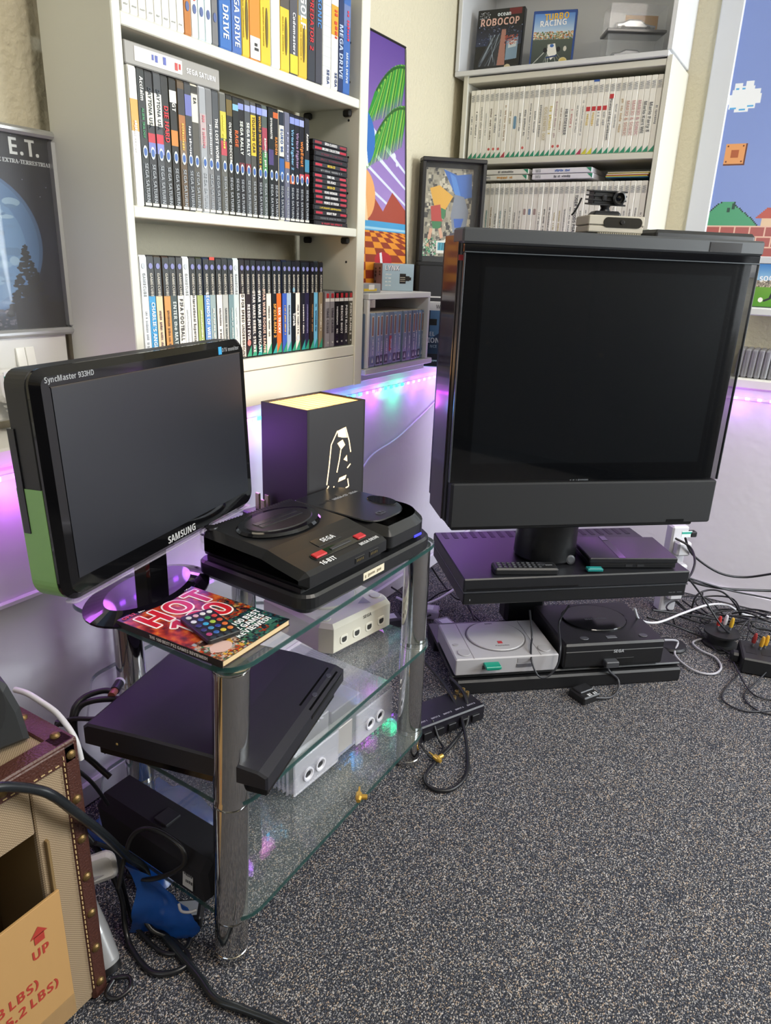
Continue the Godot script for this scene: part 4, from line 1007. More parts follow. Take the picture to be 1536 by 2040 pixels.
func build_television() -> void:
	var shell := M("2b2d30", 0.32); var matt := M("1c1d1f", 0.55); var side := M("3a3638", 0.12, 0.35)
	var t := thing("television", "large dark tube television with tall glass screen on a corner stand", "television", tv(0.7475, -1.5, 0.445), TURN)
	# cabinet: front box and tapering back
	bx(t, "cabinet", Vector3(0, 0.335, -0.075), Vector3(0.667, 0.63, 0.11), shell, 0.004)
	var st := begin()
	slab(st, PackedVector2Array([Vector2(-0.325, -0.13), Vector2(0.325, -0.13), Vector2(0.325, -0.20), Vector2(0.2, -0.40), Vector2(-0.2, -0.40), Vector2(-0.325, -0.20)]), 0.03, 0.635, 0.004)
	part(t, "tube_housing", st.commit(), matt)
	for s in [-1.0, 1.0]: bx(t, "side_panel", Vector3(s * 0.3355, 0.335, -0.082), Vector3(0.004, 0.62, 0.115), side, 0.001)
	bx(t, "top_bezel", Vector3(0, 0.643, -0.03), Vector3(0.677, 0.03, 0.075), M("35383b", 0.45), 0.004)
	bx(t, "sensor_window", Vector3(0.245, 0.642, 0.0082), Vector3(0.075, 0.019, 0.0012), M("2a2b2e", 0.2), 0.0)
	bx(t, "gloss_strip", Vector3(0.002, 0.619, -0.006), Vector3(0.668, 0.019, 0.02), M("0c0d10", 0.06), 0.002)
	bx(t, "red_badge", Vector3(-0.333, 0.6, -0.0145), Vector3(0.011, 0.011, 0.002), M("8a2a2e", 0.3), 0.0)
	bx(t, "screen_surround", Vector3(0.003, 0.365, -0.02), Vector3(0.655, 0.49, 0.012), M("08090a", 0.4), 0.001)
	# bulging tube face
	var bs := begin(); var N := 12
	var P := func(i: int, j: int) -> Vector3:
		var a := i / float(N) * 2 - 1; var b := j / float(N) * 2 - 1
		return Vector3(0.003 + a * 0.283, 0.372 + b * 0.212, -0.0135 + 0.005 * (1 - a * a) * (1 - b * b))
	for i in N:
		for j in N: quad(bs, P.call(i, j), P.call(i + 1, j), P.call(i + 1, j + 1), P.call(i, j + 1), Vector3.BACK)
	part(t, "picture_tube", bs.commit(), M("34383c", 0.35))
	var tv_pane := clear("0b0d10", 0.42, 0.02)
	bx(t, "glass_screen", Vector3(0.003, 0.3655, 0.0015), Vector3(0.668, 0.489, 0.004), tv_pane, 0.0)
	for s in [-1.0, 1.0]: bx(t, "glass_edge", Vector3(0.003 + s * 0.333, 0.3655, 0.0), Vector3(0.003, 0.489, 0.008), M("43474c", 0.25), 0.001)
	bx(t, "glass_edge", Vector3(0.003, 0.6115, 0.0015), Vector3(0.668, 0.0025, 0.006), M("4b5156", 0.25), 0.0008)
	var sp := PackedVector2Array([Vector2(-0.326, -0.05), Vector2(0.335, -0.05), Vector2(0.335, 0.004), Vector2(0.33, 0.009), Vector2(-0.32, 0.009), Vector2(-0.326, 0.003)])
	part(t, "speaker_panel", slab_mesh(sp, 0.013, 0.119, 0.003), M("1a1b1d", 0.8))
	part(t, "lower_lip", slab_mesh(rrect(0.615, 0.1, [0.004, 0.004, 0.004, 0.004], 3, Vector2(-0.008, -0.06)), 0.0, 0.0135, 0.003), M("191a1c", 0.5))
	bx(t, "sensor_slot", Vector3(0.24, 0.02, 0.0093), Vector3(0.045, 0.006, 0.002), M("0c0c0d", 0.2), 0.0)
	part(t, "maker_lettering", bars_mesh(0.045, 0.004, 901), M("5d6165", 0.4), Vector3(-0.02, 0.1245, 0.0045))
	# stand: floor plate, plinth bar, column, swivel neck
	var s := thing("television_stand", "low black television stand with floor bar, plate and swivel column", "stand", tv(0.7475, -1.5, 0.0), TURN)
	var blk := M("17181a", 0.35)
	bx(s, "floor_bar", Vector3(0.036, 0.0205, -0.03), Vector3(0.62, 0.041, 0.06), M("141416", 0.5), 0.005)
	bx(s, "floor_plate", Vector3(0.03, 0.0485, -0.15), Vector3(0.63, 0.008, 0.28), blk, 0.003)
	for k in [-1.0, 1.0]: bx(s, "plate_foot", Vector3(k * 0.25, 0.0222, -0.26), Vector3(0.06, 0.0444, 0.08), blk, 0.003)
	bx(s, "column", Vector3(0.0, 0.147, -0.3), Vector3(0.12, 0.19, 0.06), blk, 0.01)
	bx(s, "tray", Vector3(0.0, 0.2475, -0.19), Vector3(0.5, 0.009, 0.3), blk, 0.003)
	var ns := begin(); lathe(ns, [Vector2(0, 0.3235), Vector2(0.076, 0.3235), Vector2(0.08, 0.33), Vector2(0.079, 0.36), Vector2(0.078, 0.385), Vector2(0.078, 0.4448), Vector2(0, 0.4448)], 36)
	part(s, "swivel_neck", ns.commit(), M("0f1012", 0.35), Vector3(-0.02, 0, -0.14))
	# wide black player in the stand
	var v := thing("media_player", "wide flat black media player carried on the television stand tray", "player", tv(0.768, -1.5, 0.2525), TURN)
	bx(v, "lower_body", Vector3(0, 0.0165, -0.16), Vector3(0.588, 0.033, 0.312), M("161719", 0.4), 0.003)
	bx(v, "upper_body", Vector3(0, 0.053, -0.16), Vector3(0.592, 0.034, 0.316), M("1b1c1f", 0.38), 0.003)
	bx(v, "trim_line", Vector3(0, 0.0345, -0.159), Vector3(0.589, 0.003, 0.315), M("3c3e42", 0.2), 0.0)
	bx(v, "tray_slot", Vector3(-0.145, 0.0425, -0.0015), Vector3(0.285, 0.0035, 0.001), M("08080a", 0.3), 0.0)
	for i in 20: bx(v, "vent_slot", Vector3(-0.27 + i * 0.0265 + (0.1 if i > 9 else 0.0) * 0.3, 0.0702, -0.29), Vector3(0.012, 0.0008, 0.045), M("0a0a0c", 0.5), 0.0)
	part(v, "front_lettering", bars_mesh(0.014, 0.005, 902), M("8b8d90", 0.4), Vector3(-0.275, 0.014, -0.0032))
	part(v, "front_lettering", bars_mesh(0.035, 0.0025, 900), M("5d6064", 0.4), Vector3(0.265, 0.012, -0.0036))

# ---------------------------------------------------------------- chrome and glass console stand
func build_stand() -> void:
	var chrome := M("c9c9c8", 0.07, 1.0)
	var s := thing("console_stand", "three-tier clear glass console stand on four chrome posts", "stand", Vector3(-0.78, 0, -0.885))
	var o := Vector3(0.78, 0, 0.885)
	var top := PackedVector2Array([Vector2(-0.568, -0.588), Vector2(-0.568, -1.183), Vector2(-0.89, -1.165), Vector2(-1.02, -1.06), Vector2(-1.02, -0.70), Vector2(-0.90, -0.597)])
	var rr := rounded(top, [0.05, 0.05, 0.06, 0.05, 0.05, 0.05])
	for k in 3:
		var y: float = [0.085, 0.297, 0.515][k]
		var st := begin()
		var loc := PackedVector2Array()
		for p in rr: loc.append(p + Vector2(0.78, 0.885))
		slab(st, loc, y, y + 0.008, 0.0)
		var g := part(s, "glass_shelf", st.commit(), clear("cfe4de", 0.05, 0.02))
		# polished edge of the sheet
		var es := begin()
		var big := shrink(loc, -0.0004); var small := shrink(loc, 0.0012)
		if Geometry2D.is_polygon_clockwise(loc): pass
		for i in big.size():
			var j := (i + 1) % big.size()
			var n := Vector3((big[j] - big[i]).y, 0, -(big[j] - big[i]).x)
			if n.dot(Vector3(big[i].x, 0, big[i].y)) < 0.0: n = -n
			quad(es, Vector3(big[i].x, y + 0.0005, big[i].y), Vector3(big[j].x, y + 0.0005, big[j].y), Vector3(big[j].x, y + 0.0075, big[j].y), Vector3(big[i].x, y + 0.0075, big[i].y), n)
			quad(es, Vector3(small[i].x, y + 0.0005, small[i].y), Vector3(small[j].x, y + 0.0005, small[j].y), Vector3(small[j].x, y + 0.0075, small[j].y), Vector3(small[i].x, y + 0.0075, small[i].y), -n)
		part(g, "polished_edge", es.commit(), clear("1a4744", 0.72, 0.15))
	# posts in three lengths each, with rings at the sheets
	for p in [[Vector2(-0.594, -0.615), Vector2(-0.607, -0.605)], [Vector2(-0.605, -1.150), Vector2(-0.604, -1.156)], [Vector2(-0.955, -0.736), Vector2(-0.955, -0.736)], [Vector2(-0.955, -1.035), Vector2(-0.955, -1.035)]]:
		var prof := []
		prof.append_array([Vector2(0, 0), Vector2(0.0245, 0), Vector2(0.0255, 0.001), Vector2(0.0255, 0.017), Vector2(0.0245, 0.018)])
		for span in [[0.018, 0.085], [0.093, 0.297], [0.305, 0.515]]:
			prof.append_array([Vector2(0.0243, span[0]), Vector2(0.0255, span[0] + 0.0012), Vector2(0.0255, span[1] - 0.004), Vector2(0.0238, span[1] - 0.0035), Vector2(0.0238, span[1] - 0.0015), Vector2(0.0255, span[1] - 0.001), Vector2(0.0255, span[1])])
		prof.append(Vector2(0, 0.515))
		var po := part(s, "post", lathe_mesh(prof, 40), chrome)
		var low := Vector3(p[1].x, 0, p[1].y) + o; var hi := Vector3(p[0].x, 0.515, p[0].y) + o
		var up := (hi - low).normalized(); var xa := up.cross(Vector3.BACK).normalized()
		po.transform = Transform3D(Basis(xa, up, xa.cross(up)), low)

func rounded(pts: PackedVector2Array, r: Array, seg := 8) -> PackedVector2Array:
	var o := PackedVector2Array()
	var n := pts.size()
	for i in n:
		var p := pts[i]; var a := (pts[(i + n - 1) % n] - p).normalized(); var b := (pts[(i + 1) % n] - p).normalized()
		var half := acos(clampf(a.dot(b), -1, 1)) / 2
		var d: float = r[i] / tan(half)
		var s := p + a * d; var e := p + b * d
		for k in seg + 1:
			var t := k / float(seg)
			o.append(s.lerp(p, t).lerp(p.lerp(e, t), t))
	return o

# ---------------------------------------------------------------- trunk with a carton in it
func fabric() -> StandardMaterial3D:
	var im := Image.create(128, 128, false, Image.FORMAT_RGB8)
	for y in 128:
		for x in 128:
			var warp := (x / 4 + y / 4) % 2
			var c := Color.html("b9a283") if warp == 0 else Color.html("8c775c")
			if x % 4 == 0 or y % 4 == 0: c = c.darkened(0.25)
			im.set_pixel(x, y, c)
	var m := StandardMaterial3D.new(); m.albedo_texture = ImageTexture.create_from_image(im); m.roughness = 0.9
	m.uv1_triplanar = true; m.uv1_scale = Vector3(17, 17, 17)
	return m

func build_trunk() -> void:
	var leather := bumpy("4a2a22", 0.4, 0.05, 21, 0.08, 9.0, 3); var cloth := fabric(); var brass := M("7d6640", 0.45, 0.8)
	var t := thing("trunk", "open-fronted fabric trunk with brown leather edges and brass studs", "trunk", Vector3(-0.86, 0, -0.2))
	# local: front at x +0.14, right end at z -0.26, y to 0.442
	var x1 := 0.14; var zr := -0.26; var hh := 0.442
	bx(t, "top_panel", Vector3(0, hh - 0.008, 0.0), Vector3(0.274, 0.012, 0.512), cloth, 0.002)
	bx(t, "base_panel", Vector3(0, 0.012, 0.0), Vector3(0.274, 0.016, 0.512), cloth, 0.002)
	bx(t, "end_panel", Vector3(0, hh / 2, zr + 0.009), Vector3(0.272, hh - 0.01, 0.012), cloth, 0.002)
	bx(t, "end_panel", Vector3(0, hh / 2, -zr - 0.009), Vector3(0.272, hh - 0.01, 0.012), cloth, 0.002)
	bx(t, "back_panel", Vector3(-0.133, hh / 2, 0), Vector3(0.01, hh - 0.01, 0.51), cloth, 0.002)
	# front frame of cloth round the opening
	bx(t, "front_stile", Vector3(x1 - 0.006, 0.217, zr + 0.042), Vector3(0.01, 0.404, 0.047), cloth, 0.002)
	bx(t, "front_rail", Vector3(x1 - 0.006, 0.378, 0.032), Vector3(0.01, 0.075, 0.45), cloth, 0.002)
	# leather edging
	bx(t, "leather_edge", Vector3(x1 - 0.003, hh / 2, zr + 0.01), Vector3(0.012, hh, 0.022), leather, 0.004)
	bx(t, "leather_edge", Vector3(x1 - 0.003, hh - 0.015, 0), Vector3(0.012, 0.03, 0.52), leather, 0.004)
	bx(t, "leather_edge", Vector3(x1 - 0.012, hh - 0.001, 0), Vector3(0.028, 0.006, 0.52), leather, 0.002)
	bx(t, "leather_edge", Vector3(0, hh - 0.001, zr + 0.012), Vector3(0.28, 0.006, 0.03), leather, 0.002)
	bx(t, "leather_edge", Vector3(0, hh - 0.012, zr + 0.001), Vector3(0.28, 0.024, 0.008), leather, 0.002)
	bx(t, "leather_edge", Vector3(x1 - 0.014, hh / 2, zr + 0.001), Vector3(0.03, hh, 0.008), leather, 0.002)
	var stud := lathe_mesh([Vector2(0.0065, 0), Vector2(0.006, 0.002), Vector2(0.0035, 0.0042), Vector2(0, 0.005)], 14)
	for y in [0.03, 0.095, 0.16, 0.225, 0.29, 0.355, 0.425]: part(t, "brass_stud", stud, brass, Vector3(x1 + 0.003, y, zr + 0.0095), Vector3(0, 0, -90))
	for k in 4: part(t, "brass_stud", stud, brass, Vector3(x1 + 0.003, hh - 0.012, zr + 0.1 + k * 0.09), Vector3(0, 0, -90))
	for p in [[0.118, -0.248], [0.05, -0.248], [-0.03, -0.248], [0.128, -0.16], [0.128, -0.07]]: part(t, "brass_stud", stud, brass, Vector3(p[0], hh + 0.002, p[1]))
	var ss := begin()
	for i in 46: cbox(ss, Vector3(x1 + 0.0034, 0.03 + i * 0.0088, zr + 0.0205), Vector3(0.0012, 0.005, 0.0012))
	for i in 50: cbox(ss, Vector3(x1 + 0.0034, hh - 0.0225, zr + 0.03 + i * 0.0098), Vector3(0.0012, 0.0012, 0.005))
	part(t, "stitching", ss.commit(), M("c2a878", 0.8)).set_meta("kind", "stuff")
	# the carton
	var card := M("b58d58", 0.8); var inner := M("7d6540", 0.85)
	var c := thing("cardboard_box", "open brown cardboard box with red printing inside the trunk", "box", Vector3(-0.79, 0.0205, -0.214))
	# front at x +0.07, right side at z -0.19
	bx(c, "front_wall", Vector3(0.0765, 0.112, 0.0), Vector3(0.004, 0.222, 0.386), card, 0.0005)
	bx(c, "side_wall", Vector3(0.0, 0.152, -0.19), Vector3(0.15, 0.302, 0.004), inner, 0.0005)
	bx(c, "side_wall", Vector3(0.0, 0.112, 0.19), Vector3(0.15, 0.222, 0.004), inner, 0.0005)
	bx(c, "back_wall", Vector3(-0.074, 0.132, 0.0), Vector3(0.004, 0.262, 0.386), inner, 0.0005)
	bx(c, "bottom", Vector3(0.0, 0.002, 0.0), Vector3(0.15, 0.004, 0.386), inner, 0.0005)
	var rot := Vector3(0, 90, 0)
	var red := M("a8382c", 0.6)
	var ar := begin()
	var ap := PackedVector2Array([Vector2(-0.011, -0.013), Vector2(-0.006, -0.010), Vector2(-0.006, 0.012), Vector2(0.006, 0.012), Vector2(0.006, -0.010), Vector2(0.011, -0.013)])
	tri(ar, Vector3(-0.012, 0.004, 0), Vector3(0.012, 0.004, 0), Vector3(0, 0.018, 0), Vector3.BACK)
	quad(ar, Vector3(-0.007, -0.008, 0), Vector3(0.007, -0.008, 0), Vector3(0.007, 0.005, 0), Vector3(-0.007, 0.005, 0), Vector3.BACK)
	part(c, "arrow_print", ar.commit(), red, Vector3(0.0792, 0.176, -0.158), rot)
	part(c, "red_lettering", words("UP", 0.014), red, Vector3(0.0789, 0.152, -0.158), rot)
	part(c, "red_lettering", words("(33 LBS)", 0.0145), red, Vector3(0.0789, 0.107, -0.11), rot)
	part(c, "red_lettering", words("7) (35.2 LBS)", 0.0145), red, Vector3(0.0789, 0.082, -0.116), rot)
	bx(c, "packing_tape", Vector3(0.0788, 0.02, -0.158), Vector3(0.0006, 0.036, 0.07), clear("c9a878", 0.35, 0.2), 0.0)
	# black rounded thing on top
	var k := thing("speaker", "rounded black desktop speaker standing on the trunk top", "speaker", Vector3(-0.805, 0.445, -0.372), 75)
	var sp := PackedVector2Array([Vector2(-0.07, 0), Vector2(0.064, 0), Vector2(0.058, 0.05), Vector2(0.048, 0.085), Vector2(0.03, 0.108), Vector2(0.0, 0.12), Vector2(-0.03, 0.118), Vector2(-0.052, 0.1), Vector2(-0.064, 0.06)])
	var ks := begin(); slab(ks, sp, -0.035, 0.035, 0.008)
	part(k, "cabinet", ks.commit(), M("262829", 0.6), Vector3.ZERO, Vector3(-90, 0, 0))
	part(k, "grille", slab_mesh(oval(0.042, 0.052, 28), 0, 0.003, 0.001), M("1b1c1d", 0.8), Vector3(0, 0.068, 0.0345), Vector3(90, 0, 0))

# ---------------------------------------------------------------- on the walls and ledges
func frame_of(p: Node, w: float, h: float, bar: float, d: float, m: Material, bev := 0.002) -> void:
	bx(p, "frame_bar", Vector3(0, h / 2 - bar / 2, d / 2), Vector3(w, bar, d), m, bev)
	bx(p, "frame_bar", Vector3(0, -h / 2 + bar / 2, d / 2), Vector3(w, bar, d), m, bev)
	bx(p, "frame_bar", Vector3(-w / 2 + bar / 2, 0, d / 2), Vector3(bar, h - 2 * bar, d), m, bev)
	bx(p, "frame_bar", Vector3(w / 2 - bar / 2, 0, d / 2), Vector3(bar, h - 2 * bar, d), m, bev)

func wall_things() -> void:
	# silver framed film poster
	var e := thing("framed_poster", "silver framed dark blue moon poster under glass on the wall", "poster", Vector3(-1.172, 1.05, -0.665), 90)
	e.rotation_degrees.x = 0.0
	frame_of(e, 0.348, 0.322, 0.012, 0.022, M("c3c4c4", 0.28, 0.7), 0.004)
	part(e, "poster_print", picture(0.33, 0.304), textured(moon_poster(), 0.5), Vector3(0, 0, 0.008))
	part(e, "title_lettering", words("E.T.", 0.0235), M("d9dedd", 0.5), Vector3(0.119, 0.131, 0.0085))
	part(e, "title_lettering", words("THE EXTRA-TERRESTRIAL", 0.0056, serif), M("d2d8da", 0.5), Vector3(0.113, 0.11, 0.0085))
	bx(e, "glass_pane", Vector3(0, 0, 0.014), Vector3(0.326, 0.3, 0.002), pane(), 0.0)
	# double socket below it
	var k := thing("wall_socket", "white double wall socket with two rocker switches below moon poster", "socket", Vector3(-1.19, 0.822, -0.73), 90)
	var pl := M("dcdcd8", 0.3)
	bx(k, "back_box", Vector3(0, 0, 0.012), Vector3(0.18, 0.135, 0.024), pl, 0.006)
	bx(k, "face_plate", Vector3(0, 0, 0.027), Vector3(0.184, 0.138, 0.007), pl, 0.003)
	for i in 2: part(k, "rocker_switch", box_mesh(Vector3(0.0165, 0.031, 0.006), 0.001), M("eae9e0", 0.15), Vector3(0.0 + i * 0.0172, 0.034, 0.032), Vector3(-8, 0, 0))
	var pg := thing("mains_plug", "white moulded mains plug with green safety sticker in the socket", "plug", Vector3(-1.156, 0.815, -0.70), 90)
	part(pg, "plug_body", slab_mesh(rrect(0.062, 0.055, [0.012, 0.012, 0.02, 0.02]), 0, 0.03, 0.006), M("dad9d4", 0.4), Vector3(-0.005, 0, 0), Vector3(90, 0, 0))
	bx(pg, "safety_sticker", Vector3(0.0, 0.004, 0.0304), Vector3(0.048, 0.042, 0.0008), M("e6e8e6", 0.5), 0.0)
	bx(pg, "green_stripe", Vector3(0.0, 0.014, 0.0309), Vector3(0.048, 0.008, 0.0006), M("2aa08c", 0.5), 0.0)
	part(pg, "sticker_lettering", words("PASSED", 0.006), M("2aa08c", 0.5), Vector3(0.003, 0.0212, 0.0308))
	part(pg, "sticker_lettering", words("ELECTRICAL SAFETY", 0.0028), M("e4efec", 0.5), Vector3(0, 0.0138, 0.0314))
	part(pg, "handwriting", words("2 - 117", 0.006, serif), M("4a5a6a", 0.5), Vector3(0.006, 0.0, 0.0308), Vector3(0, 0, 6))
	for i in 5: bx(pg, "cord_grip", Vector3(-0.004 + i * 0.002, -0.034 - i * 0.008, 0.015), Vector3(0.026 - i * 0.002, 0.0055, 0.02), M("cfcec8", 0.5), 0.002)
	# tall picture behind the corner shelf, leaning on the wall
	var s := thing("framed_poster", "tall black framed picture with palm leaf and orange chequered ground", "poster", Vector3(-1.165, 1.277, -1.766), 90)
	s.rotation_degrees = Vector3(-3.2, 90, 0)
	frame_of(s, 0.456, 0.645, 0.006, 0.012, M("1a191a", 0.35), 0.002)
	part(s, "poster_print", picture(0.446, 0.635), textured(landscape_poster(), 0.3), Vector3(0, 0, 0.009))
	# deep black frame in the corner
	var bt := 40.0
	var bp := Vector3(-1.105, 1.18, -2.185)
	var b := thing("shadow_frame", "deep black shadow frame holding a comic print in the corner", "frame", bp, bt)
	var fm := M("1d1d20", 0.38)
	frame_of(b, 0.2, 0.31, 0.012, 0.05, fm, 0.002)
	bx(b, "back_board", Vector3(0, 0, 0.004), Vector3(0.194, 0.3, 0.006), M("101012", 0.6), 0.0)
	part(b, "comic_print", picture(0.15, 0.256), textured(comic_print(), 0.4), Vector3(-0.006, 0.002, 0.0085))
	bx(b, "glass_pane", Vector3(0, 0, 0.036), Vector3(0.176, 0.286, 0.002), pane(0.2), 0.0)
	var bb := thing("black_box", "plain black box standing on the ledge under the shadow frame", "box", Vector3(-1.105, 0.737, -2.185), bt)
	bx(bb, "carton", Vector3(0, 0.1445, 0.024), Vector3(0.2, 0.289, 0.1), M("141416", 0.6), 0.002)
	bx(bb, "pale_edge", Vector3(0, 0.195, 0.0744), Vector3(0.19, 0.004, 0.001), M("c9c8c0", 0.6), 0.0)
	# slim boxes on the corner shelf
	var zs := [-1.551, -1.579, -1.604, -1.629, -1.648, -1.672, -1.696, -1.717, -1.746, -1.769, -1.793, -1.819, -1.836, -1.855, -1.866]
	var ti := ["", "", "", "HYDRA", "RAMPART", "", "", "", "", "", "", "", "", ""]
	var tn := ["6f8098", "86a0be", "78889e", "889cb4", "8193aa"]
	for i in 14:
		var w: float = zs[i] - zs[i + 1] - 0.0008
		var t := spine_case("slim_box", Vector3(-1.0 - rng.randf() * 0.005, 0.771, (zs[i] + zs[i + 1]) / 2), 90, w, 0.136, 0.115, tn[i % 5], 0.4, [[0.0, 1.0, tn[(i * 3) % 5]]], "slim blue grey box, %s, on corner shelf" % count_from(i, 14, "bookcase side", "camouflage game side").replace("camouflage game", "upright"), "slim blue boxes on the corner shelf", "game box")
		bx(t, "brand_panel", Vector3(-0.001, 0.103, 0.0008), Vector3(minf(w * 0.5, 0.0085), 0.05, 0.0005), M("e3d8c6", 0.5), 0.0)
		bx(t, "brand_band", Vector3(-0.001, 0.103, 0.0011), Vector3(minf(w * 0.34, 0.006), 0.046, 0.0005), M("8a5a44", 0.5), 0.0)
		if ti[i]: down(t, "title_lettering", ti[i], 0.05, minf(0.006, w * 0.36), "e8ecf0")
		else: part(t, "title_lettering", bars_mesh(0.03 + (i % 4) * 0.006, minf(0.0055, w * 0.3), 960 + i), M("e8ecf0", 0.4), Vector3(0, 0.052, Z), Vector3(0, 0, -90))
		if i == 5: bx(t, "red_title_block", Vector3(-0.002, 0.055, 0.0007), Vector3(w * 0.5, 0.04, 0.0004), M("c8402e", 0.5), 0.0)
		bx(t, "carton_top", Vector3(0, 0.1364, -0.057), Vector3(w * 0.94, 0.0008, 0.112), M("cdc3ae", 0.7), 0.0)
		bx(t, "foot_block", Vector3(0, 0.017, 0.0007), Vector3(w * 0.72, 0.022, 0.0004), M("1f2836" if i % 4 != 1 else "6a7fa8", 0.5), 0.0)
		var ar := begin(); tri(ar, Vector3(-0.0045, -0.006, 0), Vector3(0.0045, -0.006, 0), Vector3(0, 0.008, 0), Vector3.BACK)
		part(t, "foot_emblem", ar.commit(), M("d6dae0", 0.5), Vector3(0, 0.0175, 0.0012))
	# accessory carton and flat box on top of the shelf
	var lx := thing("accessory_box", "pale blue carton showing a car adapter plug, on corner shelf", "box", Vector3(-1.09, 0.9555, -1.83), 52)
	bx(lx, "carton", Vector3(0, 0.036, 0), Vector3(0.094, 0.072, 0.082), M("9fb4c0", 0.5), 0.001)
	bx(lx, "side_print", Vector3(-0.0472, 0.036, 0), Vector3(0.0006, 0.07, 0.08), M("8d8088", 0.5), 0.0)
	part(lx, "side_lettering", bars_mesh(0.05, 0.012, 910), M("3a343a", 0.5), Vector3(-0.0476, 0.036, -0.012), Vector3(0, -90, 90))
	part(lx, "side_lettering", bars_mesh(0.024, 0.014, 911), M("3a343a", 0.5), Vector3(-0.0476, 0.052, 0.022), Vector3(0, -90, 90))
	part(lx, "title_lettering", words("LYNX", 0.012), M("d8d4d8", 0.5), Vector3(-0.018, 0.06, 0.0413))
	part(lx, "title_lettering", words("LYNX", 0.012), M("3a3238", 0.5), Vector3(-0.0168, 0.0588, 0.0411))
	for i in 4: part(lx, "small_lettering", bars_mesh(0.016, 0.004, 912 + i), M("e0e4e2", 0.5), Vector3(-0.03, 0.043 - i * 0.0095, 0.0412))
	var pv := begin()
	cbox(pv, Vector3(0.014, 0.033, 0.0415), Vector3(0.018, 0.026, 0.0006)); cbox(pv, Vector3(0.027, 0.0335, 0.0415), Vector3(0.014, 0.013, 0.0006)); cbox(pv, Vector3(0.036, 0.033, 0.0415), Vector3(0.006, 0.008, 0.0006))
	part(lx, "plug_picture", pv.commit(), M("26221e", 0.4))
	for i in 3: bx(lx, "plug_highlight", Vector3(0.0135, 0.026 + i * 0.005, 0.0419), Vector3(0.015, 0.0012, 0.0002), M("d8cdb8", 0.4), 0.0)
	var fb := thing("flat_box", "flat grey box with yellow band and white label on corner shelf", "box", Vector3(-1.06, 0.9555, -1.588), 90)
	bx(fb, "carton", Vector3(0, 0.0115, 0), Vector3(0.1, 0.022, 0.1), M("9a9ca0", 0.45), 0.001)
	bx(fb, "yellow_band", Vector3(0.0, 0.0075, 0.0503), Vector3(0.06, 0.006, 0.0005), M("d8b83a", 0.5), 0.0)
	bx(fb, "white_label", Vector3(0.005, 0.014, 0.0506), Vector3(0.026, 0.012, 0.0005), M("e8e6e0", 0.5), 0.0)
	# upright game case beside the shelf
	var sc := thing("game_case", "upright blue game case with dark figureless cover beside corner shelf", "game case", Vector3(-1.0, 0.7365, -1.943), 28)
	sc.set_meta("label", "upright dark blue game case leaning at corner shelf's outer end")
	bx(sc, "case_shell", Vector3(-0.045, 0.095, -0.008), Vector3(0.135, 0.19, 0.0145), M("e2e4e6", 0.3), 0.0014)
	bx(sc, "cover_print", Vector3(-0.045, 0.084, -0.0003), Vector3(0.13, 0.162, 0.0006), M("1f3a5e", 0.3), 0.0)
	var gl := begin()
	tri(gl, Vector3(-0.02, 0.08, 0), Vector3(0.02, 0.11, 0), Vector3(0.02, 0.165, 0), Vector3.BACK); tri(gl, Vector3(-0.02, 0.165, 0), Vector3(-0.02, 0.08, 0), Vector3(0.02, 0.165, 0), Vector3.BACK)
	part(sc, "cover_pale_area", gl.commit(), M("4f7ca8", 0.3), Vector3(0, 0, 0.0004))  # paler blue area of the cover
	bx(sc, "cover_dark_band", Vector3(-0.02, 0.132, 0.0006), Vector3(0.04, 0.018, 0.0004), M("10161e", 0.3), 0.0)  # dark band across the cover
	bx(sc, "cover_foot", Vector3(-0.045, 0.022, 0.0004), Vector3(0.129, 0.036, 0.0004), M("14181f", 0.3), 0.0)
	for l in [["SPLINTER CELL", 0.103, 0.012], ["DOUBLE AGENT ON", 0.085, 0.012], ["CONFIDENCE", 0.066, 0.008]]:
		pass
	part(sc, "title_lettering", words("EL", 0.011), M("c9d6e2", 0.4), Vector3(-0.012, 0.098, 0.0008))
	part(sc, "title_lettering", words("ION", 0.014), M("d5e0ea", 0.4), Vector3(-0.006, 0.079, 0.0008))
	part(sc, "title_lettering", words("NCE", 0.008), M("8fa8c4", 0.4), Vector3(-0.006, 0.062, 0.0008))
	part(sc, "console_lettering", words("Wii", 0.01), M("7d8084", 0.4), Vector3(0.006, 0.176, 0.0003))
	part(sc, "foot_lettering", bars_mesh(0.02, 0.006, 930), M("c9ccd0", 0.4), Vector3(-0.004, 0.02, 0.0008))
	# right-hand wall: pixel landscape poster, shelf, sports game, row of grey boxes
	var p := thing("framed_poster", "white framed pixel art landscape poster with cloud and orange block", "poster", Vector3(-0.13, 1.482, -2.566), 0)
	frame_of(p, 0.655, 0.91, 0.062, 0.02, M("c9cbd0", 0.4), 0.003)
	part(p, "poster_print", picture(0.535, 0.79), textured(pixel_poster(), 0.22), Vector3(0, 0, 0.01))
	var ws := single("wall_shelf", "narrow white wall shelf below the pixel art poster", "shelf", box_mesh(Vector3(0.56, 0.022, 0.13), 0.003), M("d6d8d8", 0.4), Vector3(0.055, 0.933, -2.505))
	var g := thing("game_box", "upright football game box with grass and players on wall shelf", "game box", Vector3(-0.175, 0.9445, -2.49), 4)
	bx(g, "carton", Vector3(0, 0.062, -0.012), Vector3(0.102, 0.124, 0.02), M("3a3f4a", 0.35), 0.001)
	part(g, "cover_print", picture(0.1, 0.12), textured(soccer_print(), 0.3), Vector3(0, 0.062, -0.0012))
	part(g, "title_lettering", words("EAST", 0.011), M("e6e6ea", 0.4), Vector3(0.006, 0.098, -0.0008), Vector3(0, 0, 6))
	part(g, "title_lettering", words("SOCCER", 0.014), M("eeeef2", 0.4), Vector3(-0.004, 0.083, -0.0008), Vector3(0, 0, 6))
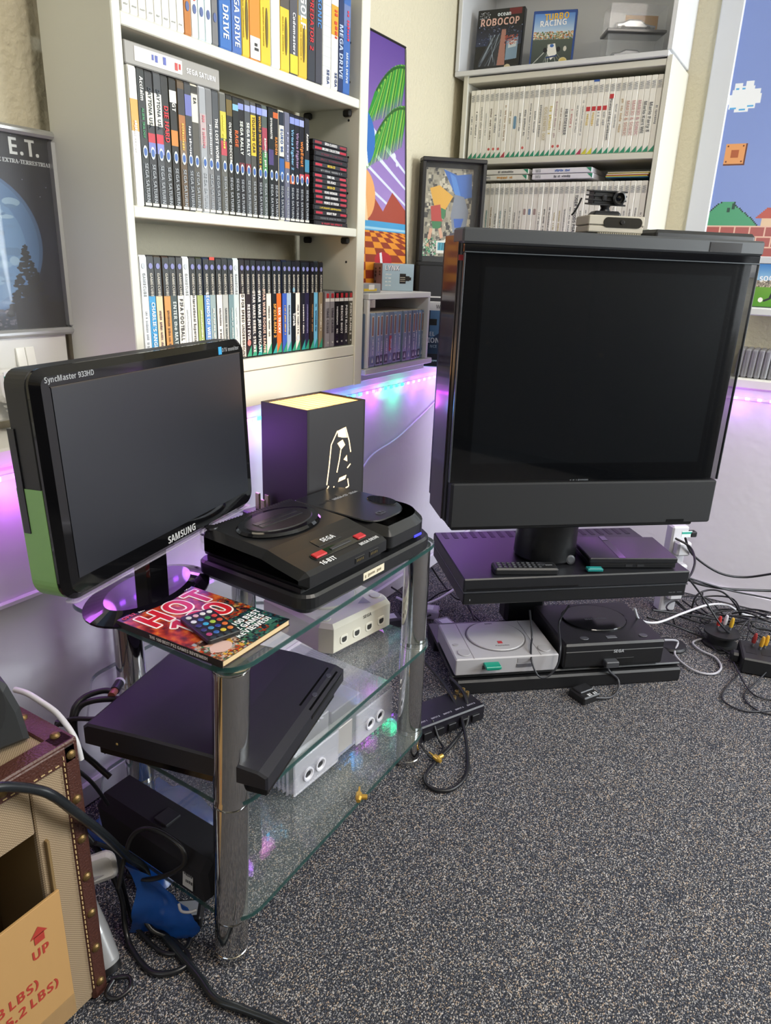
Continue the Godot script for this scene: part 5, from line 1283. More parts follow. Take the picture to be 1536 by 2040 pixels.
	for i in 7:
		var q := thing("grey_case", "plain grey case on the ledge, %s from the television" % ORD[i], "game case", Vector3(-0.225 + i * 0.0185, 0.7355, -2.475 - rng.randf() * 0.004), 0, "plain grey cases on the right ledge")
		var cs := begin(); cbox(cs, Vector3(0, 0.043, -0.05), Vector3(0.0176, 0.086, 0.1), 0.004)
		part(q, "case_shell", cs.commit(), M("86868a", 0.5), Vector3.ZERO, Vector3(0, 0, -2))
		bx(q, "spine_groove", Vector3(0.0015, 0.043, 0.0002), Vector3(0.001, 0.07, 0.0008), M("6a6a6e", 0.5), 0.0)

# ---------------------------------------------------------------- top sheet of the stand
func build_monitor() -> void:
	var gloss := M("0b0b0d", 0.05); var matt := M("1e1f21", 0.5)
	var m := thing("monitor", "glossy black widescreen monitor on oval foot with green reflection painted low on side", "monitor", Vector3(-0.81, 0.523, -0.706), 101)
	var tilt := Node3D.new(); tilt.name = "display_head"; m.add_child(tilt)
	tilt.position = Vector3(0, 0.232, 0.01); tilt.rotation_degrees.x = -2.5
	var w := 0.4535; var h := 0.29
	# rear shell with domed edge, front bezel, screen
	var so := rrect(w, h, [0.02, 0.02, 0.03, 0.03], 6)
	part(tilt, "rear_shell", slab_mesh(so, -0.044, -0.004, 0.002, 0.008), matt, Vector3.ZERO, Vector3(90, 0, 0))
	part(tilt, "rear_bulge", slab_mesh(rrect(w - 0.08, h - 0.08, [0.02, 0.02, 0.02, 0.02], 4), -0.07, -0.04, 0.002, 0.015), matt, Vector3.ZERO, Vector3(90, 0, 0))
	var st := begin(); slab(st, rrect(w + 0.001, h + 0.001, [0.02, 0.02, 0.03, 0.03], 8), -0.003, 0.010, 0.009, 0.0005)
	part(tilt, "front_bezel", st.commit(), gloss, Vector3.ZERO, Vector3(90, 0, 0))
	# panel sits proud of the bezel's sunk face
	bx(tilt, "screen_panel", Vector3(0.001, 0.004, 0.0102), Vector3(0.41, 0.2385, 0.0012), M("1b1d24", 0.32), 0.0)
	bx(tilt, "screen_rim", Vector3(0.001, 0.1238, 0.0104), Vector3(0.412, 0.0012, 0.0016), M("3a3026", 0.3), 0.0)
	# green reflection low on the near side, painted in as a green panel
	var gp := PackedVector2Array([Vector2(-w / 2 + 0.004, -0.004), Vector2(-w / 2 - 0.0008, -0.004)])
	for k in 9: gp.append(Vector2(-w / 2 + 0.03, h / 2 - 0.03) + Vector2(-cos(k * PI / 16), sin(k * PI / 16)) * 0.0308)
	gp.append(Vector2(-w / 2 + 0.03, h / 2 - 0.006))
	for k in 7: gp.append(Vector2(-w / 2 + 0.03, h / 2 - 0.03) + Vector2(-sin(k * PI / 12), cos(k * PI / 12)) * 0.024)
	part(tilt, "green_side_reflection", slab_mesh(gp, -0.043, -0.0036, 0.0), M("7fae66", 0.35), Vector3.ZERO, Vector3(90, 0, 0))
	bx(tilt, "side_flap", Vector3(-w / 2 - 0.001, 0.012, -0.036), Vector3(0.0018, 0.13, 0.011), M("17171b", 0.2), 0.0005)
	var cl := clear("cfc8dc", 0.22, 0.05)
	var ls := begin(); slab(ls, rrect(w - 0.02, 0.02, [0.008, 0.008, 0.008, 0.008], 4), -0.147, -0.1445, 0.0008)
	part(tilt, "clear_lower_lip", ls.commit(), cl)
	part(tilt, "maker_lettering", words("SAMSUNG", 0.0105), M("d2d3d2", 0.3, 0.4), Vector3(0.01, -0.129, 0.0104))
	part(tilt, "model_lettering", words("SyncMaster 933HD", 0.0065), M("8a8c8e", 0.4), Vector3(-0.172, 0.1325, 0.0102))
	bx(tilt, "blue_badge", Vector3(0.15, 0.132, 0.0103), Vector3(0.009, 0.012, 0.0006), M("2f9ad0", 0.4), 0.0)
	part(tilt, "badge_lettering", words("HDTV monitor", 0.006), M("7d8082", 0.4), Vector3(0.178, 0.132, 0.0102))
	part(m, "neck", box_mesh(Vector3(0.05, 0.1, 0.03), 0.004), gloss, Vector3(0, 0.055, -0.03))
	var fs := begin(); var fo := oval(0.118, 0.078, 40, Vector2(-0.014, -0.025)); slab(fs, fo, 0.0, 0.014, 0.010, 0.001, Color.WHITE, 0.001, 0.03)
	part(m, "oval_foot", fs.commit(), M("0d0b12", 0.06))

func top_of_stand() -> void:
	build_monitor()
	# paperback book
	var b := thing("paperback_book", "red paperback game guide lying on the glass before the monitor", "book", Vector3(-0.689, 0.5232, -0.663), 91)
	var bw := 0.141; var bh := 0.2
	bx(b, "page_block", Vector3(0.0005, 0.0052, -0.0005), Vector3(bw - 0.002, 0.0088, bh - 0.002), M("cdb48a", 0.8), 0.0004)
	bx(b, "back_cover", Vector3(0, 0.0004, 0), Vector3(bw, 0.0008, bh), M("2a1a16", 0.4), 0.0)
	bx(b, "spine", Vector3(-bw / 2 - 0.0004, 0.0052, 0), Vector3(0.0012, 0.0104, bh), M("1e1614", 0.4), 0.0003)
	var cov := part(b, "front_cover", picture(bw, bh, 0.0008), textured(book_cover(), 0.3), Vector3(0, 0.0105, 0), Vector3(-90, 0, 0))
	part(cov, "title_lettering", words("OPS2", 0.0068), M("c23a30", 0.4), Vector3(-0.055, 0.0935, 0.0005))
	part(cov, "title_lettering", words("MAGAZINE PRESENTS...", 0.0068), M("f0eeea", 0.4), Vector3(0.014, 0.0935, 0.0005))
	screened(cov, "HOT", Vector3(0.002, 0.057, 0.0009), 0.043, "c41c26", "f4efe6")
	screened(cov, "100", Vector3(0.002, 0.006, 0.0009), 0.043, "c41c26", "f4efe6")
	for l in [["THE 100 BEST", -0.046], ["PS2 GAMES", -0.0595], ["REVIEWED!", -0.073]]: part(cov, "title_lettering", words(l[0], 0.0098), M("eef0ee", 0.4), Vector3(0.022, l[1], 0.0008))
	part(b, "spine_lettering", words("THE 100 BEST PS2 GAMES REVIEWED!", 0.0045), M("d8d2cc", 0.4), Vector3(-bw / 2 - 0.0012, 0.0052, 0.02), Vector3(0, -90, 0))
	# slim remote for the light strip
	var r := thing("light_remote", "small flat black remote with coloured round buttons on the book", "remote", Vector3(-0.663, 0.5352, -0.648), -17)
	part(r, "remote_body", slab_mesh(rrect(0.086, 0.05, [0.004, 0.004, 0.004, 0.004]), 0, 0.0065, 0.001), M("17181a", 0.45))
	var bc := [["d8d8d4", "d8d8d4", "c8a0a4", "c2c4c0", "1d1e20"], ["c03a2e", "2f8a4a", "2f58a0", "c9ccd0", "1d1e20"], ["c8502e", "9ab83a", "2a9ac0", "26306a", "1d1e20"], ["d06a30", "2a3a8a", "3f86b0", "2a2f66", "1d1e20"], ["d07a3a", "c9b83a", "2f5fa0", "a03a6a", "1d1e20"]]
	for i in 5:
		for j in 4: part(r, "round_button", slab_mesh(oval(0.0042, 0.0042, 14), 0, 0.0012, 0.0004), M(bc[i][j], 0.4), Vector3(-0.032 + i * 0.0148, 0.0063, -0.0165 + j * 0.0108))
	for j in 4: part(r, "outlined_button", slab_mesh(oval(0.0042, 0.0042, 14), 0, 0.001, 0.0003), M("26343a", 0.4), Vector3(0.0385, 0.0063, -0.0165 + j * 0.0108))
	consoles_top()
	# box lamp
	var l := thing("box_lamp", "square black box lamp with glowing cut-out front and warm top", "lamp", Vector3(-0.853, 0.523, -1.145), 84)
	var wood := M("1c191b", 0.5)
	var lw := 0.172; var ld := 0.124; var lh := 0.242
	bx(l, "side_panel", Vector3(-lw / 2 + 0.002, lh / 2, 0), Vector3(0.004, lh, ld), wood, 0.0005)
	bx(l, "side_panel", Vector3(lw / 2 - 0.002, lh / 2, 0), Vector3(0.004, lh, ld), wood, 0.0005)
	bx(l, "back_panel", Vector3(0, lh / 2, -ld / 2 + 0.002), Vector3(lw - 0.008, lh, 0.004), wood, 0.0005)
	bx(l, "base_panel", Vector3(0, 0.003, 0), Vector3(lw - 0.008, 0.006, ld - 0.008), wood, 0.0005)
	bx(l, "front_panel", Vector3(0, lh / 2, ld / 2 - 0.002), Vector3(lw - 0.008, lh, 0.004), wood, 0.0005)
	bx(l, "top_diffuser", Vector3(0, lh - 0.005, 0), Vector3(lw - 0.009, 0.003, ld - 0.009), glow("ffcf90", 0.9), 0.0)
	for i in 10: bx(l, "diffuser_rib", Vector3(-0.075 + i * 0.0167, lh - 0.0033, 0), Vector3(0.0012, 0.0008, ld - 0.01), glow("ffb766", 0.75), 0.0)
	# abstract glowing cut-outs in the front
	var cut := begin()
	var curves := [[[-0.012, 0.19], [-0.03, 0.165], [-0.036, 0.12], [-0.042, 0.085]], [[0.012, 0.194], [0.024, 0.165], [0.03, 0.14]], [[0.002, 0.165], [-0.005, 0.13], [-0.012, 0.105]], [[0.03, 0.115], [0.02, 0.108]], [[-0.036, 0.082], [-0.043, 0.074]], [[-0.02, 0.078], [-0.024, 0.066], [-0.036, 0.06], [-0.04, 0.036]], [[0.022, 0.085], [0.026, 0.068], [0.016, 0.066]], [[-0.016, 0.065], [0.006, 0.066]], [[0.02, 0.06], [0.022, 0.045]]]
	for c in curves:
		for i in c.size() - 1:
			var a := Vector2(c[i][0], c[i][1]); var b2 := Vector2(c[i + 1][0], c[i + 1][1])
			var n := (b2 - a).orthogonal().normalized() * 0.0014
			quad(cut, Vector3(a.x + n.x, a.y + n.y, 0), Vector3(b2.x + n.x, b2.y + n.y, 0), Vector3(b2.x - n.x, b2.y - n.y, 0), Vector3(a.x - n.x, a.y - n.y, 0), Vector3.BACK)
	for blob in [[[-0.012, 0.19], [0.01, 0.194], [0.018, 0.172], [0.004, 0.174], [-0.01, 0.178]], [[-0.012, 0.165], [0.004, 0.17], [0.012, 0.158], [0.0, 0.15]], [[0.008, 0.128], [0.02, 0.122], [0.018, 0.136]], [[-0.004, 0.092], [0.018, 0.094], [0.014, 0.086], [-0.008, 0.084]], [[0.006, 0.058], [0.016, 0.058], [0.014, 0.04], [0.006, 0.04]]]:
		var pv := PackedVector2Array()
		for q in blob: pv.append(Vector2(q[0], q[1]))
		var idx := Geometry2D.triangulate_polygon(pv)
		for i in range(0, idx.size(), 3): tri(cut, Vector3(pv[idx[i]].x, pv[idx[i]].y, 0), Vector3(pv[idx[i + 1]].x, pv[idx[i + 1]].y, 0), Vector3(pv[idx[i + 2]].x, pv[idx[i + 2]].y, 0), Vector3.BACK)
	part(l, "glowing_cutout", cut.commit(), glow("ffd9a0", 1.5), Vector3(0.012, 0, ld / 2 + 0.0004))
	omni("box_lamp_light", Vector3(0, lh + 0.03, 0), Color(1.0, 0.76, 0.45), 0.012, 0.05, l)
	# small black hub with metal plugs standing up
	var h := thing("usb_hub", "small black hub with upright metal plugs beside box lamp", "hub", Vector3(-0.90, 0.5232, -1.035), 80)
	bx(h, "hub_body", Vector3(0, 0.016, 0), Vector3(0.06, 0.032, 0.05), M("161519", 0.25), 0.003)
	for q in [[-0.012, 0.02, 0.028], [-0.004, -0.006, 0.034], [0.018, -0.004, 0.026]]:
		bx(h, "metal_plug", Vector3(q[0], 0.032 + q[2] / 2, q[1]), Vector3(0.005, q[2], 0.012), M("b0a48c", 0.25, 0.9), 0.001)
	single("cable", "thin black cable curling from the hub behind the monitor", "cable", cord_mesh([Vector3(-0.92, 0.535, -1.01), Vector3(-0.90, 0.545, -0.97), Vector3(-0.905, 0.54, -0.93), Vector3(-0.94, 0.53, -0.91), Vector3(-0.98, 0.527, -0.95)], 0.0022), M("141416", 0.4))

func consoles_top() -> void:
	var blk := M("17181a", 0.36); var gl := M("0c0c0e", 0.08)
	var at := Vector3(-0.688, 0.523, -0.957); var turn := 86.0
	# disc drive base unit: undercut slab with a raised rounded right half
	var a := thing("disc_drive_unit", "wide black disc drive base under the black cartridge console", "game console", at, turn)
	part(a, "base_shell", slab_mesh(rrect(0.375, 0.244, [0.02, 0.05, 0.055, 0.028], 6), 0.0, 0.034, 0.004, 0.012), blk)
	for s in [-0.14, 0.14]: bx(a, "rubber_foot", Vector3(s, -0.0002, 0.07), Vector3(0.02, 0.0012, 0.02), M("101010", 0.9), 0.0)
	var st := begin()
	slab(st, rrect(0.152, 0.232, [0.01, 0.05, 0.07, 0.012], 8, Vector2(0.108, 0.0)), 0.03, 0.079, 0.014)
	part(a, "raised_deck", st.commit(), blk)
	part(a, "disc_lid", slab_mesh(rrect(0.13, 0.19, [0.008, 0.035, 0.065, 0.03], 8, Vector2(0.102, -0.015)), 0.078, 0.0815, 0.002), M("1a1b1d", 0.3))
	part(a, "window", slab_mesh(oval(0.02, 0.032, 24, Vector2(0.148, 0.015)), 0.081, 0.0826, 0.0006), gl)
	part(a, "lid_lettering", words("CD", 0.013), M("4d5054", 0.4), Vector3(0.09, 0.0819, 0.055), Vector3(-90, 0, 0))
	part(a, "lid_lettering", bars_mesh(0.06, 0.007, 961), M("2c2e32", 0.4), Vector3(0.08, 0.0819, -0.06), Vector3(-90, 10, 0))
	part(a, "lid_lettering", words("MEGA-CD  SEGA", 0.007), M("9da0a4", 0.4), Vector3(0.125, 0.0819, -0.055), Vector3(-90, 0, 0))
	bx(a, "blue_light", Vector3(0.12, 0.045, 0.1165), Vector3(0.024, 0.005, 0.002), glow("3a3af0", 0.5), 0.0008)
	bx(a, "paper_label", Vector3(-0.02, 0.022, 0.1222), Vector3(0.058, 0.013, 0.0006), M("cfc6ae", 0.7), 0.0)
	part(a, "label_handwriting", bars_mesh(0.045, 0.006, 940), M("8a806a", 0.7), Vector3(-0.022, 0.022, 0.1227))
	# cartridge console on the left half
	var c := thing("cartridge_console", "black cartridge console with red buttons stacked on disc drive base", "game console", at + Vector3(0, 0.0382, 0), turn)
	st = begin()
	# wedge: side profile run across the width
	var prof := PackedVector2Array([Vector2(-0.112, 0.002), Vector2(0.108, 0.002), Vector2(0.116, 0.008), Vector2(0.116, 0.026), Vector2(0.108, 0.0315), Vector2(0.06, 0.04), Vector2(0.03, 0.0465), Vector2(-0.104, 0.0505), Vector2(-0.112, 0.045)])
	slab(st, prof, -0.11, 0.11, 0.012, 0.012)
	# slab's x = depth, y = along width -> turn so that depth is z, width is x
	var o := part(c, "console_shell", st.commit(), blk)
	o.transform = Transform3D(Basis(Vector3(0, 0, 1), Vector3(1, 0, 0), Vector3(0, 1, 0)), Vector3(-0.076, 0, 0))
	bx(c, "under_recess", Vector3(-0.076, 0.0, 0.0), Vector3(0.205, 0.0075, 0.205), M("0a0a0b", 0.6), 0.0)
	part(c, "cartridge_ring", slab_mesh(oval(0.084, 0.056, 40, Vector2(-0.078, -0.035)), 0.0455, 0.054, 0.004), gl)
	part(c, "cartridge_plate", slab_mesh(oval(0.07, 0.042, 36, Vector2(-0.078, -0.036)), 0.0515, 0.0555, 0.0015), blk)
	for k in 2: bx(c, "cartridge_flap", Vector3(-0.078, 0.0557, -0.044 + k * 0.0125), Vector3(0.098, 0.001, 0.011), M("232427", 0.25), 0.0003)
	for k in 30: bx(c, "vent_slot", Vector3(-0.176 + k * 0.0068, 0.0501, -0.1015), Vector3(0.003, 0.0012, 0.008), M("0a0a0b", 0.6), 0.0)
	part(c, "power_light_plate", box_mesh(Vector3(0.058, 0.0012, 0.021), 0.0004), M("131416", 0.25), Vector3(-0.07, 0.0405, 0.06), Vector3(10, 0, 0))
	part(c, "maker_lettering", words("SEGA", 0.0095), M("d0d2d4", 0.4), Vector3(-0.066, 0.0415, 0.06), Vector3(-80, 0, 0))
	var rail := begin(); slab(rail, rrect(0.132, 0.018, [0.007, 0.007, 0.007, 0.007], 5), 0, 0.002, 0.0008)
	part(c, "switch_recess", rail.commit(), gl, Vector3(-0.07, 0.0348, 0.087), Vector3(10, 0, 0))
	part(c, "red_switch", box_mesh(Vector3(0.027, 0.004, 0.013), 0.0012), M("b3242c", 0.3), Vector3(-0.119, 0.0372, 0.087), Vector3(10, 0, 0))
	part(c, "red_switch", box_mesh(Vector3(0.022, 0.004, 0.013), 0.0012), M("b3242c", 0.3), Vector3(-0.016, 0.0372, 0.087), Vector3(10, 0, 0))
	part(c, "volume_slider", box_mesh(Vector3(0.05, 0.0022, 0.006), 0.0006), M("2c2d30", 0.3), Vector3(-0.066, 0.0372, 0.087), Vector3(10, 0, 0))
	part(c, "front_lettering", words("16-BIT", 0.0085), M("dcdedf", 0.4), Vector3(-0.12, 0.0326, 0.1065), Vector3(-78, 0, 0))
	part(c, "front_lettering", words("MEGA DRIVE", 0.006), M("c9cbcd", 0.4), Vector3(-0.012, 0.0329, 0.1045), Vector3(-78, 0, 0))
	for k in 2:
		var port := bx(c, "controller_port", Vector3(-0.052 + k * 0.038, 0.0155, 0.1155), Vector3(0.026, 0.011, 0.003), M("050506", 0.4), 0.001)
		for q in 5: bx(port, "metal_pin", Vector3(-0.008 + q * 0.004, 0, 0.0014), Vector3(0.001, 0.004, 0.001), M("c8b070", 0.3, 0.8), 0.0)
	part(c, "volume_wheel", lathe_mesh([Vector2(0, 0), Vector2(0.009, 0), Vector2(0.01, 0.003), Vector2(0.009, 0.006), Vector2(0, 0.006)], 18), M("1a1a1c", 0.4), Vector3(-0.17, 0.046, -0.098))

# ---------------------------------------------------------------- lower sheets of the stand
func under_stand() -> void:
	# wide slim disc console
	var pc := Vector3(-0.7115, 0.3052, -0.7185)
	var p := thing("disc_console", "slim matt black disc console lying askew on the middle glass", "game console", pc, 104)
	p.rotation_degrees = Vector3(0, 104, 0)
	var matt := bumpy("1b1b22", 0.5, 0.2, 31, 0.02, 12.0, 2); var gl := M("0a0a0c", 0.12)
	part(p, "lower_body", slab_mesh(rrect(0.262, 0.278, [0.004, 0.004, 0.004, 0.004]), 0.006, 0.052, 0.004, 0.006), gl)
	for s in [[-0.1, -0.1], [0.1, -0.1], [-0.1, 0.1], [0.1, 0.1]]: bx(p, "rubber_foot", Vector3(s[0], 0.003, s[1]), Vector3(0.02, 0.006, 0.02), M("101012", 0.9), 0.001)
	var prof := PackedVector2Array([Vector2(-0.149, 0.036), Vector2(0.149, 0.036), Vector2(0.149, 0.058), Vector2(0.135, 0.064), Vector2(0.06, 0.0725), Vector2(-0.06, 0.0745), Vector2(-0.14, 0.073), Vector2(-0.149, 0.066)])
	var st := begin(); slab(st, prof, -0.149, 0.149, 0.003)
	var o := part(p, "top_cover", st.commit(), matt)
	o.transform = Transform3D(Basis(Vector3(0, 0, 1), Vector3(1, 0, 0), Vector3(0, 1, 0)), Vector3.ZERO)
	bx(p, "disc_slot", Vector3(0.07, 0.0535, 0.1495), Vector3(0.13, 0.005, 0.001), M("050506", 0.3), 0.0)
	part(p, "button_recess", box_mesh(Vector3(0.12, 0.002, 0.022), 0.001), gl, Vector3(0.072, 0.0622, 0.134), Vector3(14, 0, 0))
	for s in [0.05, 0.11]: part(p, "round_button", slab_mesh(oval(0.006, 0.004, 16), 0, 0.001, 0.0003), M("3a3a44", 0.3), Vector3(s, 0.0636, 0.135), Vector3(14, 0, 0))
	bx(p, "small_sticker", Vector3(-0.1495, 0.052, -0.09), Vector3(0.0006, 0.003, 0.003), M("c9b070", 0.4), 0.0)
	# ivory console behind it
	var d := thing("ivory_console", "ivory console with four controller ports on the middle glass", "game console", Vector3(-0.775, 0.3052, -1.095), 80)
	var iv := M("c9c5b6", 0.42)
	st = begin(); slab(st, PackedVector2Array([Vector2(-0.095, -0.095), Vector2(0.095, -0.095), Vector2(0.097, 0.07), Vector2(0.082, 0.096), Vector2(-0.082, 0.096), Vector2(-0.097, 0.07)]), 0.004, 0.068, 0.008, 0.006)
	part(d, "console_shell", st.commit(), iv)
	part(d, "disc_lid", slab_mesh(oval(0.07, 0.07, 40, Vector2(0, -0.02)), 0.067, 0.0715, 0.003), M("cfccbe", 0.4))
	part(d, "round_button", slab_mesh(oval(0.012, 0.012, 24), 0, 0.0025, 0.001), M("b9b6ac", 0.4), Vector3(-0.073, 0.0675, 0.062))
	part(d, "round_button", slab_mesh(oval(0.012, 0.012, 24), 0, 0.0025, 0.001), M("b9b6ac", 0.4), Vector3(0.073, 0.0675, 0.062))
	st = begin(); tri(st, Vector3(-0.01, 0, 0.0), Vector3(0.02, 0, -0.014), Vector3(0.012, 0, 0.016), Vector3.UP)
	part(d, "power_triangle", st.commit(), M("8d8a80", 0.4), Vector3(0.03, 0.0684, 0.062))
	part(d, "maker_lettering", words("SEGA", 0.007), M("6c6a64", 0.4), Vector3(0.012, 0.057, 0.0966))
	for k in 4:
		var port := part(d, "controller_port", slab_mesh(rrect(0.021, 0.019, [0.004, 0.004, 0.008, 0.008], 4), 0, 0.002, 0.0005), M("d8d5c8", 0.4), Vector3(-0.054 + k * 0.036, 0.03, 0.0955), Vector3(90, 0, 0))
		part(port, "port_opening", slab_mesh(rrect(0.013, 0.011, [0.002, 0.002, 0.005, 0.005], 4), 0, 0.0006), M("2c2b28", 0.5), Vector3(0, 0.0018, 0))
	for s in [[-0.07, -0.07], [0.07, -0.07], [-0.07, 0.07], [0.07, 0.07]]: bx(d, "rubber_foot", Vector3(s[0], 0.002, s[1]), Vector3(0.014, 0.004, 0.014), M("5a584f", 0.9), 0.0)
	# clear big console on the lowest sheet
	var x := thing("clear_console", "large clear plastic console showing metal insides on the lowest glass", "game console", Vector3(-0.79, 0.0932, -1.005), 86.5)
	var cl := clear("e6e6f0", 0.2, 0.12)
	bx(x, "drive_cage", Vector3(-0.055, 0.045, -0.02), Vector3(0.15, 0.05, 0.18), M("a5a5aa", 0.4, 0.3), 0.002)
	bx(x, "circuit_board", Vector3(0.0, 0.012, -0.01), Vector3(0.29, 0.004, 0.23), M("3f5a50", 0.6), 0.0)
	bx(x, "hard_drive", Vector3(0.085, 0.038, -0.01), Vector3(0.1, 0.028, 0.15), M("8d8f94", 0.35, 0.4), 0.002)
	bx(x, "clear_shell", Vector3(0, 0.05, 0), Vector3(0.318, 0.09, 0.26), cl, 0.006)
	for q in [[-0.092, 0.13], [0.094, 0.128]]: bx(x, "front_block", Vector3(q[0], 0.042, 0.131), Vector3(q[1], 0.074, 0.005), clear("e2e2ec", 0.26, 0.2), 0.002)
	bx(x, "metal_bracket", Vector3(0.0, 0.045, 0.126), Vector3(0.045, 0.06, 0.004), M("b9b4aa", 0.25, 0.6), 0.001)
	for k in 4:
		var xx: float = [-0.12, -0.085, 0.075, 0.11][k]
		var ring := part(x, "controller_port", lathe_mesh([Vector2(0.008, 0), Vector2(0.0135, 0), Vector2(0.0135, 0.003), Vector2(0.0105, 0.003), Vector2(0.008, 0)], 22), M("d0d0d8", 0.3), Vector3(xx, 0.036, 0.1335), Vector3(90, 0, 0))
		part(ring, "port_opening", slab_mesh(rrect(0.014, 0.009, [0.003, 0.003, 0.003, 0.003], 3), 0, 0.0008), M("1c1c20", 0.4), Vector3(0, 0.0002, 0))
	for k in 24: bx(x, "side_rib", Vector3(-0.1605, 0.05, -0.12 + k * 0.0104), Vector3(0.004, 0.084, 0.003), cl, 0.0)
	for k in 14: bx(x, "top_rib", Vector3(0.05 + k * 0.0075, 0.0955, -0.08), Vector3(0.003, 0.005, 0.08), cl, 0.0)
	part(x, "top_lettering", words("XBOX", 0.02), M("d6d6de", 0.4), Vector3(-0.07, 0.0953, 0.09), Vector3(-90, 0, 0))
	# bar-shaped black unit, tilted, with a white label
	var k := thing("power_brick", "long black felted bar with white label on the lowest glass", "power supply", Vector3(-0.765, 0.0935, -0.625), 2)
	k.rotation_degrees = Vector3(0, -2, 0)
	st = begin(); slab(st, PackedVector2Array([Vector2(-0.036, 0.004), Vector2(0.03, 0.0), Vector2(0.036, 0.06), Vector2(0.02, 0.078), Vector2(-0.03, 0.08)]), -0.13, 0.13, 0.008)
	o = part(k, "bar_body", st.commit(), M("15141a", 0.85))
	o.transform = Transform3D(Basis(Vector3(0, 0, 1), Vector3(1, 0, 0), Vector3(0, 1, 0)), Vector3.ZERO)
	part(k, "rating_label", box_mesh(Vector3(0.022, 0.034, 0.0006), 0.0), M("c4c4c2", 0.5), Vector3(0.092, 0.032, 0.0345), Vector3(-5, 0, 0))
	part(k, "label_print", bars_mesh(0.016, 0.006, 950), M("4a4a4c", 0.5), Vector3(0.092, 0.04, 0.0344), Vector3(-5, 0, 0))
	part(k, "label_print", bars_mesh(0.016, 0.006, 951), M("4a4a4c", 0.5), Vector3(0.092, 0.028, 0.0355), Vector3(-5, 0, 0))
	bx(k, "rear_clip", Vector3(0.01, 0.08, 0.0), Vector3(0.03, 0.006, 0.03), M("1a191e", 0.7), 0.001)
	# gold adapter plugs
	for q in [[Vector3(-0.575, 0.0995, -0.915), 30.0, "gold audio adapter plug lying on the lowest glass edge"], [Vector3(-0.555, 0.012, -1.19), 70.0, "gold audio plug on the carpet behind the far post"]]:
		var g := thing("audio_plug", q[2], "plug", q[0], q[1])
		var gold := M("c9a048", 0.3, 0.6)
		part(g, "plug_sleeve", lathe_mesh([Vector2(0, 0), Vector2(0.006, 0), Vector2(0.0065, 0.012), Vector2(0.004, 0.02), Vector2(0, 0.02)], 14), gold, Vector3(0, 0, 0), Vector3(90, 0, 0))
		part(g, "plug_tip", lathe_mesh([Vector2(0, 0), Vector2(0.002, 0), Vector2(0.002, 0.016), Vector2(0, 0.018)], 10), gold, Vector3(0, 0, -0.001), Vector3(-90, 0, 0))
		part(g, "plug_socket", lathe_mesh([Vector2(0, 0), Vector2(0.005, 0), Vector2(0.005, 0.014), Vector2(0, 0.014)], 12), gold, Vector3(0.002, 0, 0.008), Vector3(0, 0, -90))
	# black bracket seen behind the back post
	single("desk_speaker", "small rounded black speaker beside the rear chrome post", "speaker", slab_mesh(rrect(0.07, 0.05, [0.02, 0.02, 0.02, 0.02], 6), 0, 0.05, 0.006), M("17161c", 0.4), Vector3(-0.885, 0.3855, -0.83), 20).position.y = 0.3055

